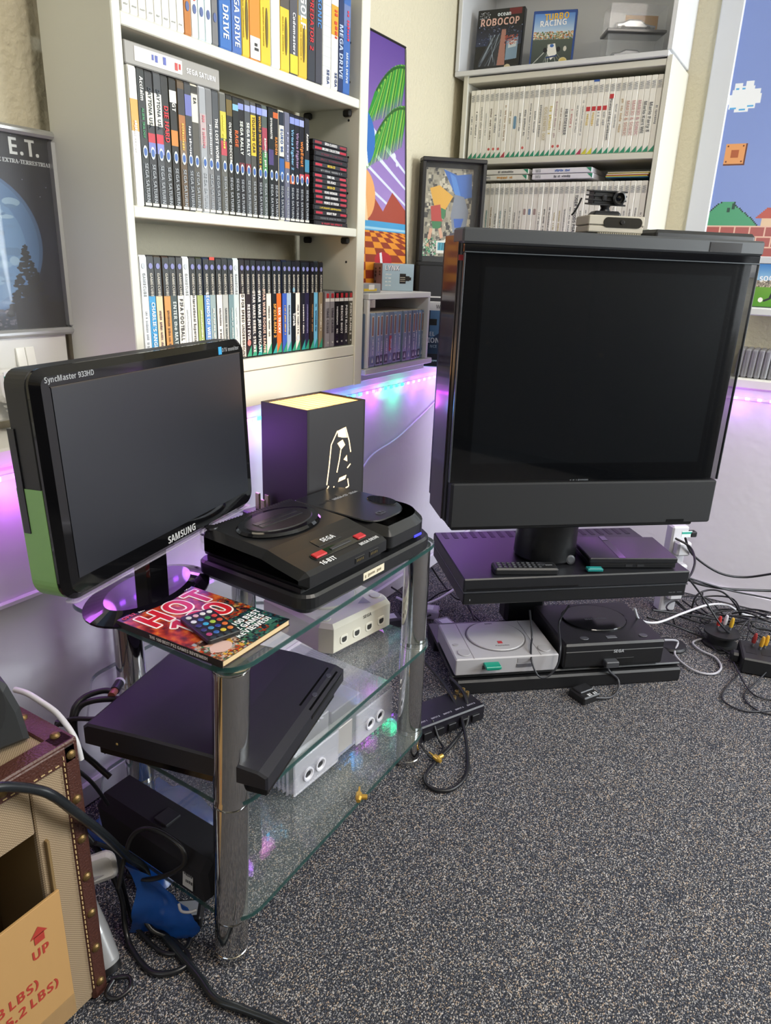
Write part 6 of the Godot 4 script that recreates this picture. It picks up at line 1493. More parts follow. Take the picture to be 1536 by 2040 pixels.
# ---------------------------------------------------------------- things on and in the television stand
func television_things() -> void:
	# camera with fins on a beige adapter
	var a := thing("beige_adapter", "beige console camera adapter with oval black window on the television", "adapter", tv(0.785, -1.63, 1.103), 36)
	var bg := M("a8a294", 0.5)
	bx(a, "lower_shell", Vector3(0, 0.014, 0), Vector3(0.125, 0.014, 0.085), bg, 0.002)
	bx(a, "upper_shell", Vector3(0, 0.032, 0), Vector3(0.127, 0.02, 0.087), bg, 0.002)
	bx(a, "ribbed_foot", Vector3(0.01, 0.0035, 0.002), Vector3(0.1, 0.007, 0.078), M("75705f", 0.6), 0.001)
	for i in 18: bx(a, "foot_rib", Vector3(-0.034 + i * 0.005, 0.0036, 0.0415), Vector3(0.002, 0.007, 0.002), M("8f8a7a", 0.6), 0.0)
	part(a, "oval_window", slab_mesh(rrect(0.088, 0.021, [0.0104, 0.0104, 0.0104, 0.0104], 7), 0, 0.001), M("1a1b1d", 0.15), Vector3(0.014, 0.028, 0.0432), Vector3(90, 0, 0))
	part(a, "window_stud", slab_mesh(oval(0.005, 0.005, 16), 0, 0.004, 0.001), M("121214", 0.3), Vector3(0.012, 0.0285, 0.0435), Vector3(90, 0, 0))
	var c := thing("finned_camera", "small black camera with cooling fins on the beige adapter", "camera", tv(0.77, -1.63, 1.1452), 33)
	var bk := M("1a1b1d", 0.45)
	part(c, "camera_foot", slab_mesh(rrect(0.062, 0.05, [0.006, 0.006, 0.006, 0.006]), 0, 0.01, 0.006, 0.001), bk)
	part(c, "swivel_stem", lathe_mesh([Vector2(0, 0), Vector2(0.012, 0), Vector2(0.009, 0.008), Vector2(0.012, 0.014), Vector2(0, 0.016)], 20), bk, Vector3(0, 0.009, 0))
	var tl := Node3D.new(); tl.name = "camera_head"; c.add_child(tl); tl.position = Vector3(0, 0.038, 0); tl.rotation_degrees = Vector3(6, 4, 0)
	bx(tl, "head_core", Vector3(0, 0, 0), Vector3(0.07, 0.026, 0.036), bk, 0.002)
	for i in 4: bx(tl, "cooling_fin", Vector3(0, -0.0135 + i * 0.009, -0.002), Vector3(0.078, 0.0035, 0.046), M("222326", 0.4), 0.0008)
	part(tl, "lens_ring", lathe_mesh([Vector2(0, 0), Vector2(0.014, 0), Vector2(0.0145, 0.012), Vector2(0.0115, 0.0135), Vector2(0.01, 0.007), Vector2(0, 0.006)], 26), M("151618", 0.3), Vector3(0.019, 0.001, 0.017), Vector3(90, 0, 0))
	part(tl, "lens_glass", lathe_mesh([Vector2(0.0065, 0), Vector2(0.005, 0.0015), Vector2(0, 0.0025)], 18), M("0a0c12", 0.03), Vector3(0.019, 0.001, 0.0235), Vector3(90, 0, 0))
	bx(tl, "side_knob", Vector3(-0.012, 0.0, 0.021), Vector3(0.01, 0.012, 0.006), M("2a2b2e", 0.3), 0.002)
	single("cable", "short black camera lead hanging behind the finned camera foot", "cable", cord_mesh([tv(0.725, -1.66, 1.183), tv(0.72, -1.66, 1.17), tv(0.715, -1.665, 1.156), tv(0.71, -1.67, 1.147)], 0.0022), bk)
	var tr := thing("flat_tray", "flat black folding tray lying on the television's right end", "tray", tv(0.985, -1.64, 1.1035), TURN)
	part(tr, "tray_body", slab_mesh(rrect(0.245, 0.16, [0.006, 0.006, 0.006, 0.006]), 0, 0.017, 0.007, 0.002), M("17181a", 0.4))
	bx(tr, "crinkled_edge", Vector3(-0.02, 0.0178, -0.02), Vector3(0.19, 0.0016, 0.11), M("b9c4bc", 0.6), 0.0005)
	single("paper_slip", "small white paper slip under the beige adapter on television", "paper", box_mesh(Vector3(0.08, 0.0006, 0.05)), M("d6d6d0", 0.7), tv(0.83, -1.6, 1.1038), 30)
	# slim console on the player, with its card
	var s := thing("slim_console", "slim black disc console lying on top of the media player", "game console", tv(0.925, -1.60, 0.3232), 36)
	part(s, "lower_shell", slab_mesh(rrect(0.225, 0.145, [0.003, 0.003, 0.003, 0.003]), 0.002, 0.014, 0.001), M("131416", 0.4))
	part(s, "upper_shell", slab_mesh(rrect(0.23, 0.15, [0.004, 0.004, 0.004, 0.004]), 0.015, 0.029, 0.002), M("1e1f22", 0.3))
	for q in [-0.08, 0.08]: bx(s, "rubber_foot", Vector3(q, 0.001, 0), Vector3(0.016, 0.002, 0.1), M("0c0c0c", 0.9), 0.0)
	bx(s, "lid_band", Vector3(-0.03, 0.0293, 0), Vector3(0.018, 0.0008, 0.148), M("101113", 0.15), 0.0)
	bx(s, "metal_latch", Vector3(-0.03, 0.03, -0.06), Vector3(0.016, 0.0012, 0.028), M("77797d", 0.3, 0.5), 0.0004)
	for q in [0.0, 0.03]: bx(s, "front_port", Vector3(-0.01 + q, 0.008, 0.0727), Vector3(0.018, 0.006, 0.001), M("2c2d30", 0.4), 0.0)
	var m := thing("memory_card", "teal memory card plugged into the slim console on the player", "memory card", tv(0.81, -1.517, 0.327), 36)
	bx(m, "card_body", Vector3(0, 0.004, 0), Vector3(0.04, 0.008, 0.018), M("1f7a78", 0.35), 0.0015)
	bx(m, "card_grip", Vector3(0, 0.0084, 0.003), Vector3(0.03, 0.0012, 0.008), M("2a8f8a", 0.35), 0.0004)
	var r := thing("remote_control", "black button remote lying on the media player front", "remote", tv(0.635, -1.535, 0.3232), 36)
	part(r, "remote_body", slab_mesh(rrect(0.16, 0.046, [0.006, 0.006, 0.006, 0.006]), 0, 0.017, 0.004, 0.002), M("1b1c1e", 0.4))
	for i in 9:
		for j in 3: bx(r, "rubber_button", Vector3(-0.066 + i * 0.0125, 0.0176, -0.012 + j * 0.012), Vector3(0.008, 0.0026, 0.0065), M("34363a" if i % 3 else "4a4c50", 0.6), 0.001)
	part(r, "remote_lettering", words("SONY", 0.005), M("8d8f92", 0.4), Vector3(0.06, 0.0173, 0), Vector3(-90, 0, 0))
	part(r, "round_pad", slab_mesh(oval(0.009, 0.009, 20), 0, 0.002, 0.0005), M("2c2d31", 0.4), Vector3(0.042, 0.0168, -0.006))
	single("round_knob", "small silver disc on edge beside the slim console", "knob", lathe_mesh([Vector2(0, 0), Vector2(0.012, 0), Vector2(0.012, 0.004), Vector2(0.008, 0.006), Vector2(0, 0.006)], 22), M("4c4e52", 0.5, 0.2), tv(0.768, -1.57, 0.3355)).rotation_degrees = Vector3(78, 41, 0)
	# grey console on the plate
	var p := thing("grey_console", "light grey disc console with round lid on the stand plate", "game console", tv(0.604, -1.597, 0.0532), TURN)
	var gy := M("a5a3a6", 0.42)
	var st := begin(); slab(st, rrect(0.272, 0.188, [0.004, 0.004, 0.004, 0.004]), 0.002, 0.05, 0.003, 0.004)
	part(p, "console_shell", st.commit(), gy)
	part(p, "disc_lid", slab_mesh(oval(0.077, 0.077, 48, Vector2(0, -0.012)), 0.0495, 0.0535, 0.0025), M("aaa8aa", 0.4))
	part(p, "lid_groove", slab_mesh(oval(0.0805, 0.0805, 48, Vector2(0, -0.012)), 0.0494, 0.0504), M("6c6a6c", 0.5))
	for q in [-1.0, 1.0]:
		bx(p, "body_seam", Vector3(q * 0.088, 0.0502, 0.0), Vector3(0.0012, 0.0006, 0.186), M("7c7a7c", 0.5), 0.0)
		part(p, "round_button", slab_mesh(oval(0.017, 0.017, 28), 0, 0.003, 0.0012), M("9c9a9c", 0.45), Vector3(q * 0.107, 0.0498, 0.064))
	part(p, "small_button", slab_mesh(oval(0.008, 0.006, 20), 0, 0.0015, 0.0005), M("8f8d90", 0.45), Vector3(-0.118, 0.05, 0.022))
	bx(p, "red_emblem", Vector3(0, 0.0538, 0.026), Vector3(0.012, 0.0006, 0.012), M("b03a3e", 0.4), 0.0)
	part(p, "lid_lettering", words("PlayStation", 0.005), M("6c6a6c", 0.4), Vector3(0.002, 0.0537, 0.042), Vector3(-90, 0, 0))
	part(p, "lid_lettering", words("SONY", 0.006), M("6c6a6c", 0.4), Vector3(0, 0.0537, -0.075), Vector3(-90, 0, 0))
	bx(p, "card_door", Vector3(0.045, 0.038, 0.0945), Vector3(0.038, 0.012, 0.001), M("8a888b", 0.5), 0.0)
	bx(p, "controller_port", Vector3(0.045, 0.024, 0.0945), Vector3(0.042, 0.01, 0.002), M("55545a", 0.5), 0.0005)
	bx(p, "controller_port", Vector3(-0.045, 0.024, 0.0945), Vector3(0.042, 0.01, 0.002), M("55545a", 0.5), 0.0005)
	var m2 := thing("memory_card", "green memory card sticking out of the light grey console", "memory card", tv(0.56, -1.49, 0.088), TURN)
	bx(m2, "card_body", Vector3(0, 0, 0), Vector3(0.04, 0.0085, 0.026), M("138a72", 0.35), 0.0015)
	bx(m2, "card_step", Vector3(0, -0.0045, 0.002), Vector3(0.032, 0.003, 0.02), M("0f7a66", 0.35), 0.0008)
	# black console beside it
	var b := thing("black_console", "bulky black disc console beside the light grey console", "game console", tv(0.893, -1.617, 0.0532), TURN)
	var bl := M("19191c", 0.38)
	st = begin(); slab(st, rrect(0.278, 0.228, [0.01, 0.01, 0.006, 0.006]), 0.003, 0.074, 0.005, 0.006)
	part(b, "console_shell", st.commit(), bl)
	bx(b, "front_step", Vector3(0, 0.032, 0.1125), Vector3(0.272, 0.044, 0.006), M("141416", 0.45), 0.002)
	part(b, "disc_lid", slab_mesh(oval(0.09, 0.075, 44, Vector2(0, -0.02)), 0.0735, 0.0775, 0.003), M("0e0e11", 0.1))
	part(b, "lid_lettering", words("SEGA SATURN", 0.007), M("5c5d62", 0.4), Vector3(0, 0.0777, -0.01), Vector3(-90, 0, 0))
	part(b, "maker_lettering", words("SEGA", 0.0085), M("a5a7ab", 0.4), Vector3(0.01, 0.05, 0.1158))
	for q in [[-0.075, 0.085], [0.09, 0.085]]: part(b, "round_button", slab_mesh(oval(0.012, 0.009, 22), 0, 0.002, 0.0008), M("3f4046", 0.35), Vector3(q[0], 0.0738, q[1]))
	bx(b, "grey_button", Vector3(0.0, 0.0745, 0.085), Vector3(0.028, 0.002, 0.012), M("4f5056", 0.35), 0.0006)
	bx(b, "controller_port", Vector3(0.03, 0.022, 0.1158), Vector3(0.05, 0.016, 0.002), M("0a0a0b", 0.5), 0.0005)
	bx(b, "port_plug", Vector3(-0.012, 0.02, 0.124), Vector3(0.036, 0.018, 0.022), M("3c3d41", 0.4), 0.002)

# ---------------------------------------------------------------- floor clutter and cables
func cable(n: String, label: String, pts: Array, r: float, hex: String, rough := 0.4) -> void:
	single(n, label, "cable", cord_mesh(pts, r), M(hex, rough))

func V(x: float, y: float, z: float) -> Vector3: return Vector3(x, y, z)

func floor_things() -> void:
	var a := thing("memory_adapter", "small square black adapter lying on carpet before the black console", "adapter", V(-0.352, 0.0005, -1.622), 62)
	bx(a, "adapter_body", V(0, 0.011, 0), V(0.056, 0.022, 0.056), M("1a1a1c", 0.45), 0.003)
	bx(a, "raised_step", V(0, 0.024, -0.006), V(0.046, 0.006, 0.03), M("202023", 0.4), 0.002)
	part(a, "adapter_lettering", bars_mesh(0.03, 0.01, 960), M("b9bbbe", 0.4), V(0.006, 0.0223, 0.02), V(-90, 0, 0))
	cable("cable", "short grey lead from black console to the carpet adapter", [V(-0.335, 0.068, -1.737), V(-0.318, 0.05, -1.708), V(-0.295, 0.02, -1.728), V(-0.286, 0.006, -1.7), V(-0.294, 0.006, -1.655), V(-0.325, 0.012, -1.62)], 0.003, "3a3a3e")
	# selector box near the far post
	var s := thing("selector_box", "flat black audio video selector box with metal sockets near far post", "selector box", V(-0.608, 0.0005, -1.32), 64)
	bx(s, "selector_body", V(0, 0.022, 0), V(0.2, 0.042, 0.085), M("19171f", 0.4), 0.003)
	for i in 5:
		bx(s, "push_button", V(-0.07 + i * 0.035, 0.018, 0.0445), V(0.022, 0.018, 0.006), M("0f0e12", 0.5), 0.001)
		part(s, "button_lettering", words("INPUT %d" % (i + 1), 0.0045), M("9a98a4", 0.5), V(-0.07 + i * 0.035, 0.0433, 0.025), V(-90, 0, 0))
	for i in 6: part(s, "metal_socket", lathe_mesh([Vector2(0, 0), Vector2(0.005, 0), Vector2(0.005, 0.006), Vector2(0.003, 0.006), Vector2(0.003, 0.002), Vector2(0, 0.002)], 12), M("b8a070", 0.3, 0.9), V(0.05 + (i % 3) * 0.02, 0.043, -0.03 + (i / 3) * 0.016))
	cable("cable", "black double cable looping over the carpet in front of far post", [V(-0.735, 0.05, -1.472), V(-0.63, 0.052, -1.39), V(-0.555, 0.03, -1.324), V(-0.495, 0.006, -1.234), V(-0.473, 0.006, -1.17), V(-0.483, 0.006, -1.119), V(-0.517, 0.006, -1.104), V(-0.543, 0.006, -1.123), V(-0.548, 0.006, -1.176), V(-0.545, 0.006, -1.258), V(-0.545, 0.02, -1.334), V(-0.579, 0.05, -1.388), V(-0.64, 0.056, -1.431)], 0.0042, "17171a")
	cable("cable", "thin black jack cord curling beside the far post base", [V(-0.62, 0.03, -1.21), V(-0.565, 0.012, -1.185), V(-0.552, 0.006, -1.206), V(-0.556, 0.006, -1.235), V(-0.575, 0.012, -1.249), V(-0.6, 0.045, -1.262)], 0.0026, "141417")
	cable("cable", "black controller cord draped over the light grey console front", [V(-0.525, 0.19, -1.643), V(-0.51, 0.118, -1.64), V(-0.497, 0.112, -1.6), V(-0.478, 0.09, -1.563), V(-0.455, 0.06, -1.558), V(-0.435, 0.06, -1.575), V(-0.42, 0.09, -1.59), V(-0.424, 0.136, -1.606), V(-0.459, 0.15, -1.697), V(-0.443, 0.2, -1.71)], 0.0026, "2a2b30")
	# cables right of the stand
	cable("cable", "black mains lead sagging from the socket towards the right edge", [V(-0.251, 0.28, -2.2), V(-0.227, 0.215, -2.25), V(-0.152, 0.158, -2.3), V(-0.083, 0.141, -2.35), V(-0.009, 0.172, -2.35), V(0.045, 0.2, -2.35)], 0.0035, "1b1c20")
	cable("cable", "thick black lead running level from player to the right edge", [V(-0.26, 0.27, -2.0), V(-0.209, 0.19, -2.1), V(-0.123, 0.149, -2.2), V(0.001, 0.137, -2.3), V(0.057, 0.151, -2.3)], 0.004, "1a1a1d")
	cable("cable", "thin black lead sloping down behind the thick level lead", [V(-0.216, 0.197, -2.1), V(-0.109, 0.148, -2.2), V(0.006, 0.132, -2.25), V(0.064, 0.129, -2.25)], 0.0028, "202126")
	cable("cable", "black lead bending down close behind the media player end", [V(-0.279, 0.273, -2.2), V(-0.233, 0.255, -2.2), V(-0.208, 0.233, -2.15), V(-0.207, 0.208, -2.1), V(-0.214, 0.216, -2.05)], 0.0035, "1a1a1e")
	cable("cable", "black lead dropping from the player to the coloured plugs", [V(-0.209, 0.218, -2.05), V(-0.164, 0.148, -2.1), V(-0.096, 0.071, -2.1), V(-0.057, 0.02, -2.186), V(0.029, 0.01, -2.25)], 0.0028, "1c1c20")
	cable("cable", "white cable arching from the stand over the black tangle", [V(-0.308, 0.16, -1.881), V(-0.293, 0.12, -1.903), V(-0.254, 0.1, -1.958), V(-0.205, 0.1, -2.061), V(-0.153, 0.09, -2.189), V(-0.104, 0.07, -2.27), V(-0.052, 0.03, -2.323), V(0.023, 0.02, -2.38)], 0.0034, "cfced2")
	cable("cable", "white cable looped on the carpet right of the stand", [V(-0.23, 0.05, -1.962), V(-0.201, 0.02, -2.037), V(-0.195, 0.006, -1.977), V(-0.138, 0.006, -1.92), V(-0.089, 0.006, -1.93), V(-0.074, 0.006, -1.98), V(-0.096, 0.006, -2.03), V(-0.139, 0.006, -2.05), V(-0.165, 0.006, -2.085), V(-0.144, 0.006, -2.129)], 0.0032, "a3a2a8")
	cable("cable", "black cable rising in an arch above the red plug", [V(-0.191, 0.05, -2.157), V(-0.188, 0.12, -2.152), V(-0.161, 0.14, -2.18), V(-0.123, 0.12, -2.241), V(-0.083, 0.08, -2.264), V(-0.063, 0.02, -2.318)], 0.0028, "1a1a1d")
	cable("cable", "black cable lying nearly straight through the tangle", [V(-0.277, 0.12, -1.988), V(-0.217, 0.1, -2.052), V(-0.106, 0.04, -2.217), V(-0.024, 0.03, -2.251), V(0.057, 0.02, -2.292)], 0.0032, "19191c")
	cable("cable", "black cable sloping from stand to the black multi-plug block", [V(-0.285, 0.1, -1.973), V(-0.227, 0.05, -2.073), V(-0.145, 0.01, -2.127), V(-0.069, 0.01, -2.074), V(-0.03, 0.02, -2.03)], 0.0032, "1b1b1e")
	cable("cable", "thin black cable snaking under the yellow plug", [V(-0.225, 0.03, -2.12), V(-0.237, 0.06, -2.121), V(-0.207, 0.03, -2.184), V(-0.159, 0.02, -2.21), V(-0.091, 0.02, -2.238), V(-0.002, 0.03, -2.318), V(0.048, 0.05, -2.347)], 0.0024, "1d1d21")
	cable("cable", "thin black cable curling on carpet before the coloured plugs", [V(-0.168, 0.01, -2.187), V(-0.11, 0.006, -2.088), V(-0.082, 0.006, -2.073), V(-0.036, 0.01, -2.132), V(-0.026, 0.05, -2.235), V(0.007, 0.06, -2.307), V(0.048, 0.05, -2.347)], 0.0024, "17171a")
	cable("cable", "thin grey cable in a wide loop on the open carpet", [V(-0.048, 0.02, -2.102), V(-0.028, 0.005, -2.004), V(-0.042, 0.004, -1.911), V(-0.052, 0.004, -1.841), V(-0.038, 0.004, -1.802), V(0.012, 0.004, -1.795), V(0.087, 0.004, -1.856)], 0.0022, "26272c")
	cable("cable", "thin black cable looping below the multi-plug block", [V(0.039, 0.02, -2.02), V(0.015, 0.006, -1.945), V(-0.003, 0.004, -1.881), V(0.008, 0.004, -1.834), V(0.045, 0.004, -1.812), V(0.099, 0.004, -1.831)], 0.0022, "1f2024")
	cable("cable", "thin black cable crossing the carpet loops at the right edge", [V(-0.047, 0.02, -2.003), V(0.001, 0.006, -1.906), V(0.039, 0.006, -1.877), V(0.095, 0.006, -1.907)], 0.0022, "222327")
	var knots := rng
	for i in 7:
		var pts := []
		var c := V(-0.20 + i * 0.036, 0.03, -2.2 - (i % 3) * 0.05)
		for k in 8:
			var an := k * 1.15 + i
			pts.append(c + V(cos(an) * (0.05 + 0.02 * (k % 3)), 0.012 * (k % 4), sin(an) * 0.05))
		cable("cable", "knotted black cable in the tangle, %s from the media player" % ORD[i], pts, 0.0026, ["1a1a1d", "1e1f23", "151518"][i % 3])
	var mb := thing("multi_plug", "black multi-plug power block on carpet under the yellow plugs", "power block", V(0.025, 0.0005, -2.06), 12)
	bx(mb, "block_body", V(0, 0.024, 0), V(0.13, 0.046, 0.115), M("17181b", 0.5), 0.004)
	for i in 3: bx(mb, "socket_recess", V(-0.04 + i * 0.04, 0.0472, 0), V(0.028, 0.001, 0.04), M("0c0c0e", 0.6), 0.0)
	bx(mb, "round_collar", V(-0.075, 0.02, 0.0), V(0.024, 0.03, 0.03), M("1c1d20", 0.5), 0.006)
	for q in [[V(-0.112, 0.054, -2.145), "b0302c", "red audio plug standing in the tangle of cables"], [V(-0.096, 0.058, -2.155), "c9c6cc", "white audio plug standing in the tangle of cables"], [V(-0.079, 0.054, -2.155), "c9a030", "yellow video plug standing beside the white plug"], [V(0.018, 0.0585, -2.085), "c9982a", "upper yellow video plug at the multi-plug block"], [V(0.008, 0.0585, -2.07), "c0902a", "lower yellow video plug at the multi-plug block"], [V(-0.012, 0.0585, -2.08), "8a2a2a", "dark red audio plug near the multi-plug block"]]:
		var g := thing("audio_plug", q[2], "plug", q[0], 15)
		g.rotation_degrees = Vector3(4, 20, -4)
		part(g, "plug_sleeve", lathe_mesh([Vector2(0, 0), Vector2(0.0055, 0), Vector2(0.006, 0.014), Vector2(0.0045, 0.026), Vector2(0.003, 0.03), Vector2(0, 0.03)], 12), M(q[1], 0.4))
		part(g, "plug_tip", lathe_mesh([Vector2(0, -0.01), Vector2(0.004, -0.01), Vector2(0.004, 0), Vector2(0, 0)], 12), M("b0b0b4", 0.3, 0.9))
	single("adapter_disc", "flat round black coil of cable on the carpet behind plugs", "cable", lathe_mesh([Vector2(0, 0), Vector2(0.04, 0), Vector2(0.042, 0.006), Vector2(0.038, 0.012), Vector2(0, 0.012)], 30), M("1c1c20", 0.5), V(-0.215, 0.0005, -2.03))
	var sp := thing("cable_spool", "black round cable spool standing on carpet among the tangled cables", "spool", V(-0.098, 0.0005, -2.135))
	part(sp, "spool_drum", lathe_mesh([Vector2(0, 0), Vector2(0.05, 0), Vector2(0.05, 0.006), Vector2(0.036, 0.009), Vector2(0.036, 0.034), Vector2(0.05, 0.037), Vector2(0.05, 0.043), Vector2(0, 0.043)], 30), M("17181b", 0.5))
	part(sp, "spool_hub", lathe_mesh([Vector2(0, 0.043), Vector2(0.014, 0.043), Vector2(0.012, 0.047), Vector2(0, 0.047)], 18), M("26272b", 0.4))
	# white power strip with plugs behind the stand
	var ps := thing("power_strip", "white upright power strip with plugs behind the television stand", "power strip", V(-0.285, 0.0005, -2.27), 41)
	bx(ps, "strip_body", V(0, 0.15, 0), V(0.055, 0.29, 0.04), M("d0cfd4", 0.4), 0.005)
	for i in 3: bx(ps, "white_plug", V(0.004, 0.08 + i * 0.075, 0.034), V(0.046, 0.046, 0.03), M("cfced2", 0.4), 0.006)
	bx(ps, "safety_sticker", V(0.02, 0.27, 0.0204), V(0.034, 0.02, 0.0008), M("d8e6e4", 0.5), 0.0)
	bx(ps, "green_stripe", V(0.02, 0.274, 0.021), V(0.034, 0.006, 0.0006), M("2aa08c", 0.5), 0.0)
	bx(ps, "black_plug", V(0.044, 0.268, 0.012), V(0.022, 0.018, 0.022), M("1a1a1c", 0.5), 0.003)
	# tangle between the stands
	cable("cable", "black cable arching low between glass stand and media player", [V(-1.036, 0.05, -1.807), V(-0.957, 0.06, -1.75), V(-0.942, 0.03, -1.709), V(-0.885, 0.02, -1.734), V(-0.858, 0.02, -1.814)], 0.003, "17161b")
	cable("cable", "black cable hanging down left of the media player", [V(-0.956, 0.1, -1.922), V(-0.923, 0.05, -1.937), V(-0.856, 0.03, -1.898), V(-0.8, 0.04, -1.87), V(-0.746, 0.02, -1.812)], 0.003, "18171c")
	cable("cable", "black cable bowed over the adapters beside grey console", [V(-0.921, 0.02, -1.832), V(-0.888, 0.05, -1.869), V(-0.835, 0.06, -1.904), V(-0.779, 0.03, -1.846), V(-0.721, 0.02, -1.811)], 0.0026, "141318")
	cable("cable", "short black cable wriggling beside the grey console's left side", [V(-0.822, 0.02, -1.664), V(-0.77, 0.03, -1.642), V(-0.766, 0.04, -1.695), V(-0.784, 0.03, -1.802)], 0.0028, "151419")
	cable("cable", "white cable curving between glass stand and media player", [V(-0.976, 0.06, -1.736), V(-0.901, 0.06, -1.727), V(-0.867, 0.06, -1.793), V(-0.856, 0.06, -1.903)], 0.004, "cdc8d6")
	cable("cable", "black cable running along the carpet by the lower wall", [V(-1.04, 0.01, -1.5), V(-1.0, 0.03, -1.62), V(-0.96, 0.02, -1.72), V(-0.99, 0.05, -1.8), V(-1.03, 0.03, -1.9)], 0.003, "19181d")
	for q in [[V(-0.9, 0.0005, -1.78), 20.0, "pale lilac adapter brick lying behind the glass stand", "a9a0b4", 0.09], [V(-0.8, 0.0005, -1.73), -30.0, "small grey adapter brick beside the light grey console", "77727e", 0.07], [V(-0.96, 0.0005, -1.66), 50.0, "dark adapter brick lying against the lower wall", "3a3740", 0.08]]:
		var g := thing("adapter_brick", q[2], "adapter", q[0], q[1])
		bx(g, "brick_body", V(0, 0.016, 0), V(q[4], 0.03, 0.05), M(q[3], 0.45), 0.004)
		bx(g, "brick_label", V(0, 0.0316, 0), V(q[4] * 0.6, 0.0006, 0.03), M("c9c9d0", 0.5), 0.0)
	# left of the stand: leads, plug, blue bag, vacuum
	cable("cable", "thick glossy black cable running over trunk corner onto the carpet", [V(-0.7, 0.462, -0.32), V(-0.7, 0.453, -0.35), V(-0.7, 0.422, -0.389), V(-0.695, 0.399, -0.409), V(-0.697, 0.354, -0.435), V(-0.72, 0.265, -0.487), V(-0.745, 0.175, -0.535), V(-0.75, 0.11, -0.571), V(-0.753, 0.045, -0.569), V(-0.734, 0.01, -0.568), V(-0.68, 0.007, -0.558), V(-0.617, 0.007, -0.545), V(-0.57, 0.007, -0.533), V(-0.53, 0.007, -0.542), V(-0.468, 0.007, -0.556), V(-0.417, 0.007, -0.56)], 0.0062, "1c2023", 0.25)
	cable("cable", "black cable falling beside the trunk and looping near front post", [V(-0.824, 0.2, -0.517), V(-0.804, 0.15, -0.532), V(-0.783, 0.07, -0.545), V(-0.763, 0.02, -0.533), V(-0.737, 0.006, -0.522), V(-0.683, 0.006, -0.512), V(-0.652, 0.006, -0.532), V(-0.65, 0.006, -0.559), V(-0.7, 0.006, -0.567), V(-0.73, 0.02, -0.555), V(-0.761, 0.05, -0.559)], 0.0045, "191a1d", 0.3)
	cable("cable", "black cable falling beside the first and curving under the glass", [V(-0.799, 0.18, -0.523), V(-0.793, 0.14, -0.551), V(-0.787, 0.08, -0.554), V(-0.77, 0.02, -0.551), V(-0.733, 0.006, -0.546), V(-0.687, 0.006, -0.545), V(-0.667, 0.006, -0.568), V(-0.694, 0.006, -0.604), V(-0.726, 0.02, -0.614)], 0.0036, "1a1b1e", 0.3)
	cable("cable", "black cable hooped round in front of the long black bar", [V(-0.744, 0.13, -0.515), V(-0.754, 0.17, -0.541), V(-0.755, 0.19, -0.557), V(-0.742, 0.2, -0.57), V(-0.715, 0.2, -0.578), V(-0.681, 0.19, -0.582), V(-0.669, 0.17, -0.58), V(-0.682, 0.15, -0.572), V(-0.725, 0.12, -0.559), V(-0.776, 0.1, -0.556)], 0.0038, "141416", 0.35)
	cable("cable", "black lead entering the slim matt console from the left", [V(-0.816, 0.362, -0.586), V(-0.838, 0.36, -0.569), V(-0.877, 0.35, -0.558), V(-0.893, 0.34, -0.541), V(-0.894, 0.33, -0.524)], 0.0036, "151519", 0.4)
	cable("cable", "thick black lead drooping from slim console below the middle glass", [V(-0.834, 0.37, -0.618), V(-0.862, 0.37, -0.594), V(-0.88, 0.36, -0.578), V(-0.878, 0.34, -0.564), V(-0.868, 0.3, -0.56), V(-0.849, 0.27, -0.572), V(-0.827, 0.25, -0.58)], 0.0048, "17171b", 0.4)
	cable("cable", "black video lead with white ring behind the slim console", [V(-0.851, 0.375, -0.621), V(-0.868, 0.375, -0.612), V(-0.883, 0.37, -0.591), V(-0.885, 0.36, -0.572), V(-0.883, 0.34, -0.56), V(-0.901, 0.34, -0.548)], 0.0048, "16161a", 0.4)
	var vp := thing("video_plug", "black video plug with pale ring and copper tip behind slim console", "plug", V(-0.852, 0.3755, -0.622), 0)
	vp.rotation_degrees = Vector3(0, -58, 90)
	part(vp, "plug_grip", lathe_mesh([Vector2(0, 0), Vector2(0.0075, 0), Vector2(0.0075, 0.022), Vector2(0, 0.022)], 14), M("1c1a1e", 0.35))
	part(vp, "pale_ring", lathe_mesh([Vector2(0.0074, 0.022), Vector2(0.0085, 0.023), Vector2(0.0085, 0.026), Vector2(0.0074, 0.027)], 14), M("d0c6dc", 0.4))
	part(vp, "copper_tip", lathe_mesh([Vector2(0, -0.014), Vector2(0.006, -0.014), Vector2(0.006, 0), Vector2(0, 0)], 14), M("b06a5a", 0.3, 0.6))
	cable("cable", "white cable curving over the top of the trunk", [V(-0.854, 0.46, -0.468), V(-0.831, 0.462, -0.47), V(-0.805, 0.458, -0.472), V(-0.771, 0.449, -0.474), V(-0.735, 0.43, -0.47), V(-0.727, 0.4, -0.47)], 0.004, "c9c9cd", 0.4)
	cable("cable", "thin black cable slanting down to the long black bar", [V(-0.833, 0.3, -0.527), V(-0.838, 0.25, -0.556), V(-0.846, 0.185, -0.584)], 0.0032, "17171a")
	var pl := thing("mains_plug", "grey moulded mains plug hanging beside the trunk", "plug", V(-0.79, 0.145, -0.52), 70)
	part(pl, "plug_body", slab_mesh(rrect(0.05, 0.042, [0.016, 0.016, 0.01, 0.01]), 0, 0.02, 0.006), M("b9b9ba", 0.4), V(0, 0, 0), V(64, 0, 18))
	bx(pl, "plug_seam", V(0, 0.0, 0.02), V(0.03, 0.001, 0.006), M("8a8a8c", 0.5), 0.0)
	var bag := thing("blue_bag", "crumpled translucent blue plastic bag on carpet under the glass stand", "bag", V(-0.885, 0.0, -0.715))
	var bst := begin(); var N := 26
	var fn := FastNoiseLite.new(); fn.seed = 12; fn.frequency = 6.0
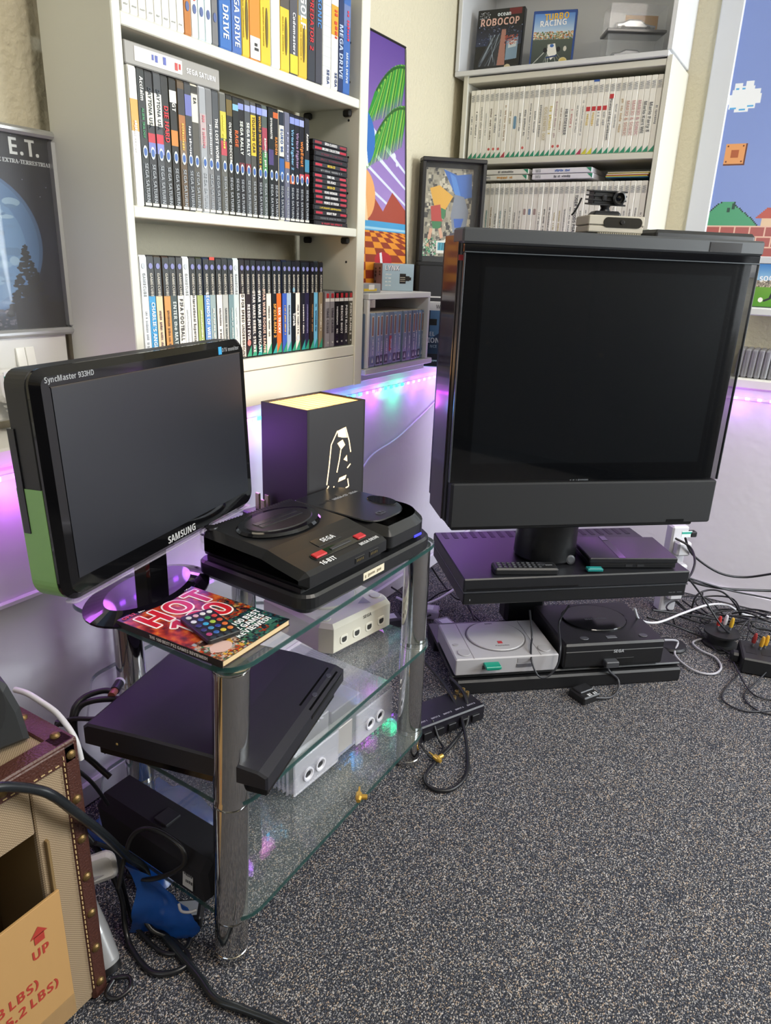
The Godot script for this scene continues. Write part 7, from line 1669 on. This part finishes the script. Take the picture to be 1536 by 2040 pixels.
	var H := func(i: int, j: int) -> Vector3:
		var u := i / float(N) * 2 - 1; var v := j / float(N) * 2 - 1
		var edge := clampf(1.0 - pow(maxf(absf(u), absf(v)), 6), 0, 1)
		return V(u * 0.115 + fn.get_noise_2d(v * 0.1, 3) * 0.03, 0.006 + edge * (0.022 + 0.045 * absf(fn.get_noise_2d(u * 0.12, v * 0.12))), v * 0.095 + fn.get_noise_2d(u * 0.1, 9) * 0.03)
	for i in N:
		for j in N: quad(bst, H.call(i, j), H.call(i + 1, j), H.call(i + 1, j + 1), H.call(i, j + 1), Vector3.UP)
	bst.index(); bst.generate_normals()
	var bm := StandardMaterial3D.new(); bm.albedo_color = Color.html("174a94"); bm.roughness = 0.22; bm.backlight_enabled = true; bm.backlight = Color(0.1, 0.25, 0.5)
	part(bag, "bag_film", bst.commit(), bm)
	var b2 := thing("blue_bag", "bright blue plastic sheet standing behind cables beside the trunk", "bag", V(-0.735, 0.0, -0.53))
	var b2s := begin()
	var H2 := func(i: int, j: int) -> Vector3:
		var u := i / 12.0; var v := j / 12.0
		return V(-0.03 + 0.09 * u + 0.02 * sin(v * 3.0), 0.004 + 0.14 * v * (1.0 - 0.5 * u), -0.01 - 0.05 * u + 0.02 * fn.get_noise_2d(u * 0.14, v * 0.14))
	for i in 12:
		for j in 12: quad(b2s, H2.call(i, j), H2.call(i + 1, j), H2.call(i + 1, j + 1), H2.call(i, j + 1), V(0.6, 0.2, 1))
	b2s.index(); b2s.generate_normals()
	part(b2, "bag_film", b2s.commit(), bm)
	var va := thing("hand_vacuum", "silver grey cylinder handle leaning beside the trunk", "appliance", V(-0.742, 0.012, -0.482), 0)
	va.rotation_degrees = Vector3(-16, 20, 30)
	part(va, "silver_barrel", lathe_mesh([Vector2(0, 0), Vector2(0.018, 0.0), Vector2(0.0195, 0.006), Vector2(0.021, 0.05), Vector2(0.02, 0.1), Vector2(0.015, 0.125), Vector2(0.006, 0.133), Vector2(0, 0.134)], 28), M("b4b6b8", 0.25, 0.35))
	part(va, "dark_base", lathe_mesh([Vector2(0, -0.01), Vector2(0.017, -0.01), Vector2(0.0185, 0.0), Vector2(0, 0.0)], 28), M("1e1e20", 0.4))
	var dg := thing("adapter_brick", "black adapter with silver label lying under the lowest glass", "adapter", V(-0.715, 0.0005, -0.60), 38)
	bx(dg, "brick_body", V(0, 0.014, 0), V(0.075, 0.027, 0.04), M("141416", 0.4), 0.003)
	bx(dg, "silver_label", V(0, 0.0278, 0), V(0.06, 0.0006, 0.028), M("a9abad", 0.3, 0.3), 0.0)
	cable("cable", "white end of cable under the long black bar", [V(-0.67, 0.1, -0.563), V(-0.66, 0.097, -0.558), V(-0.648, 0.098, -0.562), V(-0.64, 0.1, -0.57)], 0.0022, "8d8d90")
	single("cable", "thick pale conduit standing behind the rear chrome post", "cable", cord_mesh([V(-1.035, 0.02, -0.80), V(-1.03, 0.2, -0.795), V(-1.03, 0.4, -0.79), V(-1.04, 0.52, -0.78)], 0.009), M("b5aec4", 0.4))
	cable("cable", "black coil of cable on the carpet beside the trunk base", [V(-0.72, 0.01, -0.47), V(-0.70, 0.012, -0.485), V(-0.685, 0.01, -0.475), V(-0.69, 0.008, -0.455), V(-0.705, 0.012, -0.45), V(-0.712, 0.015, -0.468)], 0.0035, "161618", 0.3)

# ---------------------------------------------------------------- coloured light strips under the ledge
func strips() -> void:
	var left := [["d060ff", -0.45, -0.80], ["b060ff", -0.80, -1.14], ["ff7af0", -1.14, -1.21], ["30c8ff", -1.21, -1.33], ["8a60ff", -1.33, -1.56], ["38a8ff", -1.56, -1.66], ["e050ff", -1.66, -1.76], ["20e098", -1.76, -1.89], ["b45cff", -1.89, -2.44]]
	var s := thing("light_strip", "row of coloured lights stuck along left wall under the ledge", "light strip", Vector3(-1.069, 0.686, -1.4))
	bx(s, "tape", V(0, 0, 0), V(0.0016, 0.009, 2.1), M("e6e2ea", 0.4), 0.0)
	for g in left:
		var n := maxi(1, int(round((g[1] - g[2]) / 0.034)))
		for i in n:
			var z: float = lerpf(g[1], g[2], (i + 0.5) / n)
			bx(s, "light_bead", V(0.002, 0, z + 1.4), V(0.004, 0.008, 0.011), glow(g[0], 9.0), 0.0008)
		var m := maxi(1, int(round((g[1] - g[2]) / 0.12)))
		for i in m:
			var z: float = lerpf(g[1], g[2], (i + 0.5) / m)
			omni("strip_light", V(0.04, -0.02, z + 1.4), Color.html(g[0]).lerp(Color.WHITE, 0.12), (0.0065 if g[1] > -1.0 else 0.005) * (g[1] - g[2]) / m / 0.12, 0.025, s)
	var r := thing("light_strip", "row of pink lights along right wall behind the television", "light strip", Vector3(-0.4, 0.675, -2.4585))
	bx(r, "tape", V(0, 0, 0), V(1.3, 0.009, 0.0016), M("e6e2ea", 0.4), 0.0)
	for i in 38: bx(r, "light_bead", V(-0.63 + i * 0.034, 0, 0.002), V(0.011, 0.008, 0.004), glow("ff7af0" if i % 3 else "d070ff", 9.0), 0.0008)
	for i in 10: omni("strip_light", V(-0.58 + i * 0.13, -0.02, 0.04), Color.html("c878ff"), 0.0034, 0.025, r)
	single("cable", "thin white wire sagging on the lower wall beside television", "cable", cord_mesh([V(-1.062, 0.45, -1.60), V(-1.062, 0.472, -1.652), V(-1.062, 0.504, -1.712), V(-1.062, 0.525, -1.839), V(-1.062, 0.562, -1.961), V(-1.062, 0.61, -2.098), V(-1.062, 0.66, -2.2)], 0.003), M("d9d5e2", 0.35))
